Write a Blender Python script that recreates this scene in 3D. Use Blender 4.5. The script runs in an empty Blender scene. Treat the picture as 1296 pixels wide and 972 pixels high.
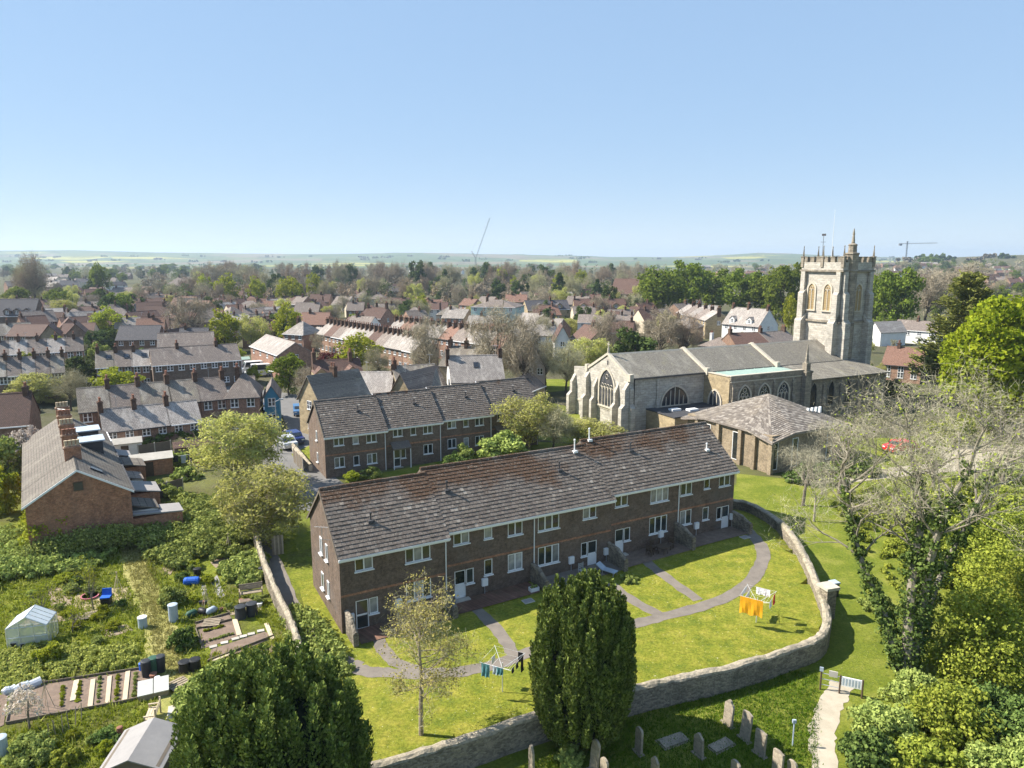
import bpy, math, random
import numpy as np
from math import radians, cos, sin, pi
from mathutils import Vector

# ------------------------------------------------------------------ camera, sky, sun, exposure
S = bpy.context.scene
COL = S.collection
CAM_H, FPX, PITCH = 23.5, 898.0, math.atan(158 / 898.0)
SUN_EL, SUN_AZ = radians(43), radians(171)          # azimuth measured from +X, counter-clockwise
cam = bpy.data.objects.new('camera', bpy.data.cameras.new('camera'))
COL.objects.link(cam); S.camera = cam
cam.location = (0, 0, CAM_H); cam.rotation_euler = (pi / 2 - PITCH, 0, 0)
cam.data.sensor_fit = 'HORIZONTAL'; cam.data.sensor_width = 36; cam.data.lens = 36 * FPX / 1296
cam.data.clip_start = .5; cam.data.clip_end = 30000
W = bpy.data.worlds.new('World'); S.world = W; W.use_nodes = True
nt = W.node_tree; bg = nt.nodes['Background']
sky = nt.nodes.new('ShaderNodeTexSky'); sky.sky_type = 'NISHITA'; sky.sun_disc = False
sky.sun_elevation = SUN_EL; sky.sun_rotation = pi / 2 - SUN_AZ
sky.altitude = 2000; sky.air_density = .9; sky.dust_density = 0; sky.ozone_density = 8
gam = nt.nodes.new('ShaderNodeGamma'); gam.inputs[1].default_value = .18            # the camera's soft tone curve for the sky, same all round
hsv = nt.nodes.new('ShaderNodeHueSaturation'); hsv.inputs['Hue'].default_value = .507; hsv.inputs['Saturation'].default_value = 2.3; hsv.inputs['Value'].default_value = 2.05
nt.links.new(sky.outputs[0], gam.inputs[0]); nt.links.new(gam.outputs[0], hsv.inputs['Color']); nt.links.new(hsv.outputs[0], bg.inputs[0]); bg.inputs[1].default_value = .15
sun = bpy.data.objects.new('sun', bpy.data.lights.new('sun', 'SUN')); COL.objects.link(sun)
sun.data.energy = 5.0; sun.data.angle = radians(.53); sun.data.color = (1, .93, .82)
sd = Vector((cos(SUN_EL) * cos(SUN_AZ), cos(SUN_EL) * sin(SUN_AZ), sin(SUN_EL)))
sun.rotation_euler = sd.to_track_quat('Z', 'Y').to_euler(); sun.location = (0, 0, 200)
S.view_settings.view_transform = 'Standard'; S.view_settings.look = 'None'
S.view_settings.exposure = 1.15; S.view_settings.gamma = 1
S.cycles.max_bounces = 6; S.cycles.diffuse_bounces = 4; S.cycles.glossy_bounces = 2
S.cycles.transmission_bounces = 4; S.cycles.transparent_max_bounces = 6; S.cycles.volume_bounces = 0
S.cycles.use_adaptive_sampling = True; S.cycles.adaptive_threshold = .02
S.cycles.use_denoising = True
S.render.use_persistent_data = False
rnd = random.Random(7)

# ------------------------------------------------------------------ helpers
def link(o, parent=None):
    COL.objects.link(o)
    if parent is not None: o.parent = parent
    return o
def tag(o, label=None, cat=None, group=None, kind=None):
    if label: o['label'] = label
    if cat: o['category'] = cat
    if group: o['group'] = group
    if kind: o['kind'] = kind
    return o
def thing(name, label, cat, loc=(0, 0, 0), rz=0, group=None):
    o = link(bpy.data.objects.new(name, None)); o.location = loc; o.rotation_euler = (0, 0, rz)
    o.empty_display_size = .2
    return tag(o, label, cat, group)
def add(name, me, parent=None, loc=(0, 0, 0), rz=0, sc=None):
    o = link(bpy.data.objects.new(name, me), parent); o.location = loc; o.rotation_euler = (0, 0, rz)
    if sc is not None: o.scale = sc
    return o
def copy_tree(o, parent=None):
    c = o.copy(); COL.objects.link(c); c.parent = parent
    for ch in o.children: copy_tree(ch, c)
    return c
class MB:
    def __init__(s): s.v = []; s.f = []; s.m = []
    def poly(s, pts, m=0):
        n = len(s.v); s.v += [tuple(p) for p in pts]; s.f.append(tuple(range(n, n + len(pts)))); s.m.append(m); return s
    def box(s, x0, x1, y0, y1, z0, z1, m=0):
        n = len(s.v)
        s.v += [(x0, y0, z0), (x1, y0, z0), (x1, y1, z0), (x0, y1, z0), (x0, y0, z1), (x1, y0, z1), (x1, y1, z1), (x0, y1, z1)]
        s.f += [(n + a, n + b, n + c, n + d) for a, b, c, d in ((0, 3, 2, 1), (4, 5, 6, 7), (0, 1, 5, 4), (1, 2, 6, 5), (2, 3, 7, 6), (3, 0, 4, 7))]
        s.m += [m] * 6; return s
    def hexa(s, p, m=0):          # 8 points, bottom ring then top ring
        n = len(s.v); s.v += [tuple(q) for q in p]
        s.f += [(n + a, n + b, n + c, n + d) for a, b, c, d in ((0, 3, 2, 1), (4, 5, 6, 7), (0, 1, 5, 4), (1, 2, 6, 5), (2, 3, 7, 6), (3, 0, 4, 7))]
        s.m += [m] * 6; return s
    def slab(s, pts, t, m=0):     # polygon with thickness t downwards
        b = [(p[0], p[1], p[2] - t) for p in pts]; k = len(pts)
        s.poly(pts, m); s.poly(b[::-1], m)
        for i in range(k): s.poly([pts[i], b[i], b[(i + 1) % k], pts[(i + 1) % k]], m)
        return s
    def prism(s, ring, y0, y1, m=0):   # ring in x,z extruded along y
        k = len(ring); a = [(x, y0, z) for x, z in ring]; b = [(x, y1, z) for x, z in ring]
        s.poly(a, m); s.poly(b[::-1], m)
        for i in range(k): s.poly([a[i], b[i], b[(i + 1) % k], a[(i + 1) % k]], m)
        return s
    def prismx(s, ring, x0, x1, m=0):  # ring in y,z extruded along x
        k = len(ring); a = [(x0, y, z) for y, z in ring]; b = [(x1, y, z) for y, z in ring]
        s.poly(a[::-1], m); s.poly(b, m)
        for i in range(k): s.poly([a[i], a[(i + 1) % k], b[(i + 1) % k], b[i]], m)
        return s
    def tube(s, pts, rs, n=6, m=0, cap=True):
        if not hasattr(rs, '__len__'): rs = [rs] * len(pts)
        base = len(s.v); pts = [Vector(p) for p in pts]
        for i, p in enumerate(pts):
            d = (pts[min(i + 1, len(pts) - 1)] - pts[max(i - 1, 0)]).normalized()
            a = d.cross(Vector((0, 0, 1)) if abs(d.z) < .9 else Vector((1, 0, 0))).normalized(); b = d.cross(a)
            for k in range(n):
                t = 2 * pi * k / n; s.v.append(tuple(p + (a * cos(t) + b * sin(t)) * rs[i]))
        for i in range(len(pts) - 1):
            for k in range(n):
                s.f.append((base + i * n + k, base + i * n + (k + 1) % n, base + (i + 1) * n + (k + 1) % n, base + (i + 1) * n + k)); s.m.append(m)
        if cap:
            s.f.append(tuple(base + k for k in range(n))[::-1]); s.m.append(m)
            s.f.append(tuple(base + (len(pts) - 1) * n + k for k in range(n))); s.m.append(m)
        return s
    def lathe(s, prof, n=12, m=0, c=(0, 0)):
        return s.tube([(c[0], c[1], z) for r, z in prof], [max(r, .001) for r, z in prof], n, m)
    def mesh(s, name, mats):
        me = bpy.data.meshes.new(name); me.from_pydata(s.v, [], s.f)
        for m in (mats if isinstance(mats, (list, tuple)) else [mats]): me.materials.append(m)
        me.polygons.foreach_set('material_index', s.m); me.update(); return me
    def obj(s, name, mats, parent=None, loc=(0, 0, 0), rz=0, smooth=False):
        me = s.mesh(name, mats)
        if smooth: me.polygons.foreach_set('use_smooth', [True] * len(me.polygons))
        return add(name, me, parent, loc, rz)
def np_mesh(name, V, Q, mats, mi=None, smooth=False):
    V = np.asarray(V, np.float32).reshape(-1, 3); Q = np.asarray(Q, np.int32).reshape(-1, 4); n = len(Q)
    me = bpy.data.meshes.new(name); me.vertices.add(len(V)); me.loops.add(n * 4); me.polygons.add(n)
    me.vertices.foreach_set('co', V.ravel()); me.loops.foreach_set('vertex_index', Q.ravel())
    me.polygons.foreach_set('loop_start', np.arange(0, n * 4, 4, dtype=np.int32))
    for m in (mats if isinstance(mats, (list, tuple)) else [mats]): me.materials.append(m)
    if mi is not None: me.polygons.foreach_set('material_index', np.asarray(mi, np.int32))
    me.update(calc_edges=True); me.polygons.foreach_set('use_smooth', np.full(n, smooth)); me.update(); return me

# ------------------------------------------------------------------ terrain height and ground look-up
CP, SP = cos(PITCH), sin(PITCH)
def sst(a, b, t):
    t = min(1, max(0, (t - a) / (b - a))); return t * t * (3 - 2 * t)
UX, UY = cos(radians(28.5)), sin(radians(28.5))
GARDEN = []                                    # filled below: outline of the walled garden
def inside(x, y, P):
    c = False; j = len(P) - 1
    for i in range(len(P)):
        if (P[i][1] > y) != (P[j][1] > y) and x < (P[j][0] - P[i][0]) * (y - P[i][1]) / (P[j][1] - P[i][1]) + P[i][0]: c = not c
        j = i
    return c
def level(x, y):                               # gentle rise along the brick flats
    u = (x + 11) * UX + (y - 42.5) * UY
    return (-.45 + .57 * min(1, max(0, u / 32))) * (1 - sst(62, 76, y))
RIDGE = [(-2500, 60), (-648, 83), (-560, 88), (-520, 86), (-470, 76), (-400, 68), (-330, 64), (-260, 58), (-200, 62), (-110, 71), (-40, 64), (40, 52), (120, 42), (200, 40), (240, 46), (300, 68), (350, 66), (400, 46), (470, 36), (648, 30), (2500, 30)]
HILL2 = [(-2500, 0), (330, 0), (430, 8), (520, 26), (600, 31), (648, 34), (900, 36), (2500, 34)]
def interp(T, a):
    for (x0, z0), (x1, z1) in zip(T, T[1:]):
        if a <= x1: return z0 + (z1 - z0) * max(0, (a - x0)) / (x1 - x0)
    return T[-1][1]
def terrain(x, y):
    z = level(x, y)
    if y < 66 and x > -15 and not inside(x, y, GARDEN):
        z -= .85 * (1 - sst(44, 64, y)) * sst(-14, -9, x)
    if y > 600:
        a = x / y * FPX * .985
        z += interp(HILL2, a) * sst(800, 1500, y)
        z += (interp(RIDGE, a) + 1.6 * sin(a * .031) + 1.3 * sin(a * .083 + 1) + .8 * sin(a * .21)) * sst(2600, 5200, y) - interp(HILL2, a) * sst(1700, 3000, y)
    return z
def ray(px, py):
    u = (px - 648) / FPX; v = (486 - py) / FPX
    return u, CP + v * SP, -SP + v * CP
def gz(px, py, z):                             # point at height z seen at a photo coordinate
    r = ray(px, py); t = (z - CAM_H) / r[2]; return r[0] * t, r[1] * t
def gp(px, py):                                # point on the ground
    z = 0
    if py < 362:                               # far off: walk along the line of sight until it meets the ground
        r = ray(px, py); y = 250.0
        while y < 9000:
            z = terrain(r[0] * y / r[1], y)
            if CAM_H + r[2] * y / r[1] <= z: break
            y *= 1.01
        return r[0] * y / r[1], y, z
    for _ in range(6):
        x, y = gz(px, py, z); z = terrain(x, y)
    return x, y, z
def hz(px, py, y):                             # height at distance y
    r = ray(px, py); return CAM_H + r[2] * y / r[1]
# outline of the walled garden: wall line (height of its top, photo reading), then the building front
WALLTOP = [(926, 632, 1.0), (950, 637, 1.0), (985, 657, 1.0), (1008, 684, .95), (1027, 720, .9), (1040, 752, .8), (1047, 778, .7), (1043, 797, .6), (1030, 809, .55), (1000, 820, .5), (960, 833, .5), (900, 848, .5), (812, 866, .5), (740, 886, .45), (668, 906, .45), (590, 932, .4), (520, 954, .4), (440, 975, .4)]
WALLPTS = [gz(a, b, z) + (z,) for a, b, z in WALLTOP]
GARDEN = [(p[0], p[1]) for p in WALLPTS] + [(-11.5, 30.5), (-12.4, 41), (-16.2, 50.2), (16.8, 69.2)]

# ------------------------------------------------------------------ materials (all node based)
MATS = {}
def ramp(nt, src, stops):
    r = nt.nodes.new('ShaderNodeValToRGB'); e = r.color_ramp.elements
    while len(e) < len(stops): e.new(.5)
    for k, (p, c) in enumerate(stops): e[k].position = p; e[k].color = (*c, 1)
    nt.links.new(src, r.inputs[0]); return r.outputs[0]
def noise(nt, vec, scale, detail=4, rough=.6, out=0):
    n = nt.nodes.new('ShaderNodeTexNoise'); n.inputs['Scale'].default_value = scale; n.inputs['Detail'].default_value = detail; n.inputs['Roughness'].default_value = rough
    if vec is not None: nt.links.new(vec, n.inputs['Vector'])
    return n.outputs[out]
def mixc(nt, f, a, b, mode='MIX'):
    m = nt.nodes.new('ShaderNodeMix'); m.data_type = 'RGBA'; m.blend_type = mode
    for k, s in ((0, f), (6, a), (7, b)):
        if hasattr(s, 'links'): nt.links.new(s, m.inputs[k])
        elif k == 0: m.inputs[0].default_value = s
        else: m.inputs[k].default_value = (*s, 1)
    return m.outputs[2]
def math_(nt, op, a, b=None):
    m = nt.nodes.new('ShaderNodeMath'); m.operation = op
    for k, s in ((0, a), (1, b)):
        if s is None: continue
        if hasattr(s, 'links'): nt.links.new(s, m.inputs[k])
        else: m.inputs[k].default_value = s
    return m.outputs[0]
def newmat(name):
    m = bpy.data.materials.new(name); m.use_nodes = True; MATS[name] = m
    nt = m.node_tree; return m, nt, nt.nodes['Principled BSDF']
def setbump(nt, b, h, strength=.4, dist=.05):
    n = nt.nodes.new('ShaderNodeBump'); n.inputs['Strength'].default_value = strength; n.inputs['Distance'].default_value = dist
    nt.links.new(h, n.inputs['Height']); nt.links.new(n.outputs[0], b.inputs['Normal'])
def objco(nt): return nt.nodes.new('ShaderNodeTexCoord').outputs['Object']
def objrand(nt): return nt.nodes.new('ShaderNodeObjectInfo').outputs['Random']
def vary(nt, col, amt=.25, src=None):          # per-object brightness
    r = objrand(nt) if src is None else src
    k = math_(nt, 'ADD', math_(nt, 'MULTIPLY', r, amt), 1 - amt / 2)
    c = nt.nodes.new('ShaderNodeCombineColor')
    for i in range(3): nt.links.new(k, c.inputs[i])
    return mixc(nt, 1.0, col, c.outputs[0], 'MULTIPLY')
def plain(name, c, c2=None, scale=3, rough=.85, bump=0, spec=.3, var=0, metal=0):
    m, nt, b = newmat(name); b.inputs['Roughness'].default_value = rough; b.inputs['Specular IOR Level'].default_value = spec; b.inputs['Metallic'].default_value = metal
    co = objco(nt); c2 = c2 or tuple(x * .75 for x in c)
    n = noise(nt, co, scale, 5, .65)
    col = ramp(nt, n, [(.3, c2), (.68, c)])
    if var: col = vary(nt, col, var)
    nt.links.new(col, b.inputs['Base Color'])
    if bump: setbump(nt, b, noise(nt, co, scale * 4, 4), bump, .04)
    return m
def wallco(nt):                                # (x+y, z) so that coursing runs along any upright wall
    s = nt.nodes.new('ShaderNodeSeparateXYZ'); nt.links.new(objco(nt), s.inputs[0])
    c = nt.nodes.new('ShaderNodeCombineXYZ'); nt.links.new(math_(nt, 'ADD', s.outputs[0], s.outputs[1]), c.inputs[0]); nt.links.new(s.outputs[2], c.inputs[1])
    return c.outputs[0], s.outputs[2]
def brick(name, a, b_, mortar, bw=.225, bh=.075, stain=None, var=.2):
    m, nt, b = newmat(name); b.inputs['Roughness'].default_value = .9; b.inputs['Specular IOR Level'].default_value = .15
    co, z = wallco(nt)
    t = nt.nodes.new('ShaderNodeTexBrick'); nt.links.new(co, t.inputs['Vector'])
    t.inputs['Color1'].default_value = (*a, 1); t.inputs['Color2'].default_value = (*b_, 1); t.inputs['Mortar'].default_value = (*mortar, 1)
    t.inputs['Scale'].default_value = 1; t.inputs['Brick Width'].default_value = bw; t.inputs['Row Height'].default_value = bh; t.inputs['Mortar Size'].default_value = .008; t.inputs['Bias'].default_value = -.1
    n = noise(nt, objco(nt), 1.3, 6, .7)
    col = mixc(nt, 1.0, t.outputs[0], ramp(nt, n, [(.3, (.62, .62, .62)), (.7, (1.2, 1.2, 1.2))]), 'MULTIPLY')
    col = mixc(nt, 1.0, col, ramp(nt, noise(nt, co, 4.5, 3, .8), [(.35, (.7, .68, .66)), (.65, (1.25, 1.2, 1.15))]), 'MULTIPLY')
    if stain: col = mixc(nt, ramp(nt, noise(nt, objco(nt), .55, 5, .7), [(.5, (0, 0, 0)), (.72, (.8, .8, .8))]), col, stain)
    if var: col = vary(nt, col, var)
    nt.links.new(col, b.inputs['Base Color']); setbump(nt, b, t.outputs[1], -.3, .01)
    return m
def stone(name, a, b_, dark, scale=2.2, dscale=.5, dark_at=(.52, .72), bump=.5, ashlar=False):
    m, nt, b = newmat(name); b.inputs['Roughness'].default_value = .92; b.inputs['Specular IOR Level'].default_value = .15
    co = objco(nt); v = nt.nodes.new('ShaderNodeTexVoronoi'); v.inputs['Scale'].default_value = scale
    mp = nt.nodes.new('ShaderNodeMapping'); mp.inputs['Scale'].default_value = (1, 1, 1.9); nt.links.new(co, mp.inputs[0]); nt.links.new(mp.outputs[0], v.inputs['Vector'])
    s = nt.nodes.new('ShaderNodeSeparateColor'); nt.links.new(v.outputs['Color'], s.inputs[0])
    col = ramp(nt, s.outputs[0], [(.1, b_), (.8, a)])
    col = mixc(nt, ramp(nt, noise(nt, co, dscale, 7, .72), [(dark_at[0], (0, 0, 0)), (dark_at[1], (.85, .85, .85))]), col, dark)
    col = mixc(nt, 1.0, col, ramp(nt, noise(nt, co, 9, 4, .7), [(.3, (.75, .75, .75)), (.7, (1.15, 1.15, 1.15))]), 'MULTIPLY')
    if ashlar:                                 # coursed blocks
        t = nt.nodes.new('ShaderNodeTexBrick'); nt.links.new(wallco(nt)[0], t.inputs['Vector']); t.inputs['Color1'].default_value = (1.08, 1.07, 1.05, 1); t.inputs['Color2'].default_value = (.88, .88, .89, 1); t.inputs['Mortar'].default_value = (.76, .75, .73, 1)
        t.inputs['Scale'].default_value = 1; t.inputs['Brick Width'].default_value = .72; t.inputs['Row Height'].default_value = .34; t.inputs['Mortar Size'].default_value = .025
        col = mixc(nt, 1.0, col, t.outputs[0], 'MULTIPLY')
    nt.links.new(col, b.inputs['Base Color'])
    h = math_(nt, 'ADD', math_(nt, 'MULTIPLY', v.outputs['Distance'], -1), noise(nt, co, 12, 3))
    setbump(nt, b, h, bump, .05); return m
def roofmat(name, a, b_, lich, row=.3, wid=.3, lich_at=(.55, .75), var=.25, patch=None, contrast=1.0):
    m, nt, b = newmat(name); b.inputs['Roughness'].default_value = .8; b.inputs['Specular IOR Level'].default_value = .25
    s = nt.nodes.new('ShaderNodeSeparateXYZ'); nt.links.new(objco(nt), s.inputs[0])
    c = nt.nodes.new('ShaderNodeCombineXYZ'); nt.links.new(s.outputs[0], c.inputs[0]); nt.links.new(math_(nt, 'MULTIPLY', s.outputs[2], 1.6), c.inputs[1])
    t = nt.nodes.new('ShaderNodeTexBrick'); nt.links.new(c.outputs[0], t.inputs['Vector'])
    t.inputs['Color1'].default_value = (*a, 1); t.inputs['Color2'].default_value = (*b_, 1); t.inputs['Mortar'].default_value = tuple(x * .35 for x in b_) + (1,)
    t.inputs['Scale'].default_value = 1; t.inputs['Brick Width'].default_value = wid; t.inputs['Row Height'].default_value = row; t.inputs['Mortar Size'].default_value = .016
    mp = nt.nodes.new('ShaderNodeMapping'); mp.inputs['Scale'].default_value = (1, .35, .35); nt.links.new(objco(nt), mp.inputs[0])
    r = objrand(nt); cb = nt.nodes.new('ShaderNodeCombineXYZ'); nt.links.new(math_(nt, 'MULTIPLY', r, 37), cb.inputs[0]); nt.links.new(cb.outputs[0], mp.inputs[1])
    n = noise(nt, mp.outputs[0], 1.1, 7, .72)
    col = mixc(nt, ramp(nt, n, [(lich_at[0], (0, 0, 0)), (lich_at[1], (.85, .85, .85))]), t.outputs[0], lich)
    n2 = noise(nt, mp.outputs[0], .5, 5, .7)
    if patch: col = mixc(nt, ramp(nt, n2, [(.52, (0, 0, 0)), (.66, (.7, .7, .7))]), col, patch)
    col = mixc(nt, 1.0, col, ramp(nt, noise(nt, objco(nt), 5, 4, .7), [(.3, (.72,) * 3), (.72, (1.2,) * 3)]), 'MULTIPLY')
    if var: col = vary(nt, col, var, r)
    nt.links.new(col, b.inputs['Base Color']); setbump(nt, b, t.outputs[1], -.5, .02)
    return m
def leafmat(name, dark, light, trans=.42, var=.3, warm=None):
    m, nt, b = newmat(name); nt.nodes.remove(b); out = nt.nodes['Material Output']
    g = nt.nodes.new('ShaderNodeNewGeometry'); f = g.outputs['Random Per Island']
    n = noise(nt, objco(nt), 2.3, 3, .6)
    col = ramp(nt, math_(nt, 'ADD', math_(nt, 'MULTIPLY', f, .6), math_(nt, 'MULTIPLY', n, .5)), [(.2, dark), (.85, light)])
    if warm: col = mixc(nt, ramp(nt, f, [(.86, (0, 0, 0)), (.9, (1, 1, 1))]), col, warm)
    r = objrand(nt)
    h = nt.nodes.new('ShaderNodeHueSaturation'); nt.links.new(col, h.inputs['Color'])
    nt.links.new(math_(nt, 'ADD', math_(nt, 'MULTIPLY', r, .016), .492), h.inputs['Hue']); nt.links.new(math_(nt, 'ADD', math_(nt, 'MULTIPLY', r, var), 1 - var / 2), h.inputs['Value'])
    d = nt.nodes.new('ShaderNodeBsdfDiffuse'); t = nt.nodes.new('ShaderNodeBsdfTranslucent'); mx = nt.nodes.new('ShaderNodeMixShader'); mx.inputs[0].default_value = trans
    nt.links.new(h.outputs[0], d.inputs[0]); nt.links.new(h.outputs[0], t.inputs[0]); nt.links.new(d.outputs[0], mx.inputs[1]); nt.links.new(t.outputs[0], mx.inputs[2]); nt.links.new(mx.outputs[0], out.inputs[0])
    return m
def grassmat(name, a, b_, c_, scale=.35, fleck=None, flat=.5):
    m, nt, b = newmat(name); b.inputs['Roughness'].default_value = .95; b.inputs['Specular IOR Level'].default_value = .1
    co = nt.nodes.new('ShaderNodeNewGeometry').outputs['Position']
    col = ramp(nt, noise(nt, co, scale, 6, .7), [(.3, c_), (.5, a), (.7, b_)])
    col = mixc(nt, flat, col, mixc(nt, 1.0, col, ramp(nt, noise(nt, co, 6, 5, .8), [(.3, (.45, .5, .4)), (.7, (1.5, 1.45, 1.3))]), 'MULTIPLY'))
    if fleck: col = mixc(nt, ramp(nt, noise(nt, co, 7.5, 2, .5), [(.70, (0, 0, 0)), (.74, (.8, .8, .8))]), col, fleck)
    nt.links.new(col, b.inputs['Base Color']); setbump(nt, b, noise(nt, co, 14, 5, .8), .8, .08); return m
def glass(name, c, rough=.08, c2=None):
    m, nt, b = newmat(name); b.inputs['Roughness'].default_value = rough; b.inputs['Specular IOR Level'].default_value = .7
    nt.links.new(vary(nt, ramp(nt, noise(nt, objco(nt), .9, 2), [(.4, c2 or c), (.6, c)]), 1.0), b.inputs['Base Color']); return m
BRK = brick('brown_brick', (.165, .122, .096), (.125, .094, .076), (.19, .16, .138), stain=(.13, .112, .098))
BRKRED = brick('red_brick', (.42, .19, .105), (.29, .13, .08), (.33, .26, .2), stain=(.27, .16, .11))
BRKT = brick('town_brick', (.30, .18, .13), (.23, .14, .105), (.3, .25, .2), stain=(.22, .17, .13), var=.45)
BRKBUFF = brick('buff_brick', (.31, .255, .18), (.26, .21, .15), (.3, .26, .2))
BRKPINK = brick('pink_brick', (.34, .20, .15), (.29, .165, .12), (.3, .24, .2))
RENDER = plain('white_render', (.72, .72, .70), (.60, .60, .58), 1.2, .9, var=.15)
CREAM = plain('cream_render', (.58, .50, .38), (.48, .42, .32), 1.2, .9, var=.15)
MINT = plain('mint_render', (.42, .55, .52), (.36, .48, .46), .8, .9)
STONE_C = stone('church_stone', (.49, .46, .405), (.38, .355, .31), (.19, .175, .15), 1.5, .34, (.53, .76), .35, True)
STONE_D = stone('weathered_stone', (.33, .29, .23), (.24, .21, .17), (.09, .08, .068), 1.5, .4, (.5, .72), .4, True)
STONE_O = stone('ochre_stone', (.40, .32, .20), (.30, .24, .15), (.16, .13, .09), 1.6, .5, (.55, .75), .4)
RUBBLE = stone('rubble_wall', (.30, .26, .20), (.17, .145, .115), (.065, .06, .05), 5.5, .5, (.50, .72), .9)
COPING = stone('coping_stone', (.38, .33, .25), (.28, .245, .19), (.12, .12, .06), 4, .8, (.5, .72), .8)
GRAVE = stone('grave_stone', (.34, .29, .22), (.27, .23, .18), (.13, .12, .09), 3, 1.6, (.5, .7), .4)
ASHLAR = plain('dressed_stone', (.52, .47, .38), (.38, .34, .28), 2.5, .9, .2)
TILE = None
SLATE = roofmat('slate_roof', (.235, .192, .165), (.172, .143, .125), (.36, .315, .27), .25, .28)
SLATEPALE = roofmat('pale_slate_roof', (.335, .30, .27), (.26, .232, .212), (.46, .425, .38), .25, .28, (.5, .7), .4)
SLATEOLD = roofmat('mossy_slate_roof', (.25, .215, .175), (.19, .165, .138), (.34, .31, .21), .24, .26, (.55, .75), .2, patch=(.38, .35, .30))
CHROOF = roofmat('church_slate', (.25, .228, .19), (.20, .182, .152), (.32, .295, .16), .22, .26, (.56, .8), 0, patch=(.31, .288, .24))
SLATETERR = roofmat('terrace_slate', (.165, .142, .118), (.125, .108, .092), (.24, .215, .165), .24, .26, (.56, .76), .2, patch=(.21, .19, .155))
TILEBROWN = roofmat('brown_tile_roof', (.155, .09, .07), (.115, .07, .056), (.2, .15, .11), .2, .2, (.6, .8), .35)
TILERED = roofmat('red_tile_roof', (.26, .15, .11), (.20, .112, .082), (.3, .2, .14), .2, .2, (.6, .8), .35)
TILEDARK = roofmat('dark_tile_roof', (.10, .095, .10), (.075, .072, .078), (.15, .14, .13), .28, .3, (.6, .8), .3)
SHINGLE = roofmat('hall_shingle', (.30, .255, .225), (.215, .185, .165), (.40, .36, .31), .3, .34, (.5, .75), 0)
UPVC = plain('white_plastic', (.78, .79, .8), (.72, .73, .74), 2, .45)
PANE = glass('window_glass', (.022, .03, .034), .05, (.05, .05, .045))
CURTAIN = glass('curtained_glass', (.30, .31, .32), .25, (.16, .17, .18))
FARGLASS = glass('dark_glass', (.03, .035, .045), .15)
BLACK = plain('black_plastic', (.02, .02, .022), (.012, .012, .013), 4, .5)
DARKBIN = plain('dark_bin_plastic', (.035, .04, .048), (.025, .028, .03), 4, .55)
LEAD = plain('dark_lead', (.06, .06, .065), (.045, .045, .05), 1, .7)
COPPER = plain('green_copper', (.30, .40, .345), (.25, .34, .30), .9, .6)
TARMAC = plain('tarmac', (.17, .165, .16), (.13, .127, .124), .6, .95, .2)
PATH = plain('tarmac_path', (.205, .178, .15), (.14, .122, .105), 1.2, .95, .3)
GRAVEL = plain('pale_gravel', (.42, .37, .29), (.33, .29, .22), 1.5, .95, .3)
REDPAVE = brick('red_paving', (.20, .115, .085), (.15, .09, .07), (.12, .1, .08), .4, .4, stain=(.12, .11, .07), var=0)
SOIL = plain('dug_soil', (.225, .165, .125), (.135, .10, .078), 2.2, 1, .8)
SLAB = plain('concrete', (.46, .43, .38), (.36, .34, .3), 1.6, .92, .2, var=.2)
FELT = plain('roof_felt', (.30, .285, .275), (.24, .23, .225), 1.2, .9, .1)
WOOD = plain('weathered_wood', (.34, .28, .2), (.22, .18, .13), 3, .85, .2, var=.2)
PALEWOOD = plain('pale_wood', (.52, .44, .32), (.42, .35, .25), 3, .85, .1, var=.15)
DARKWOOD = plain('dark_wood', (.11, .075, .05), (.07, .05, .035), 3, .85, .1)
FENCEW = plain('fence_wood', (.17, .14, .105), (.12, .1, .08), 2, .9, .2)
BRKDK = brick('sooty_brick', (.125, .075, .055), (.09, .058, .045), (.1, .085, .07))
TERRA = plain('terracotta', (.27, .125, .08), (.19, .09, .06), 5, .85)
BUFFPOT = plain('buff_pot', (.5, .4, .28), (.38, .3, .2), 5, .85)
METAL = plain('grey_metal', (.42, .44, .46), (.36, .38, .4), 3, .45, metal=.4)
ALU = plain('aluminium', (.6, .62, .63), (.52, .54, .55), 3, .4, metal=.3)
BARK = plain('grey_bark', (.22, .19, .15), (.12, .10, .08), 6, .95, .6)
BARKDARK = plain('dark_bark', (.10, .08, .062), (.06, .05, .04), 6, .95, .5)
BARKPALE = plain('pale_bark', (.42, .375, .30), (.26, .23, .18), 5, .95, .5)
BIRCHB = plain('birch_bark', (.40, .34, .25), (.16, .13, .1), 5, .9, .4)
def colour(n, c, r=.6): return plain(n, c, tuple(x * .85 for x in c), 2, r)
BLUE = colour('blue_plastic', (.02, .12, .55)); PALEBLUE = colour('pale_blue_plastic', (.38, .45, .52)); GREENP = colour('green_plastic', (.03, .09, .06)); PINK = colour('pink_plastic', (.5, .16, .22))
ORANGE = colour('orange_towel', (.72, .34, .012), .9); WHITEC = colour('white_cloth', (.75, .75, .78), .9); TEALC = colour('teal_cloth', (.08, .22, .25), .9); BLACKC = colour('black_cloth', (.015, .015, .02), .9); REDC = colour('red_cloth', (.62, .03, .04), .9)
PINKC = colour('magenta_cloth', (.6, .03, .16), .9); NAVYC = colour('navy_cloth', (.02, .025, .06), .9)

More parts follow.
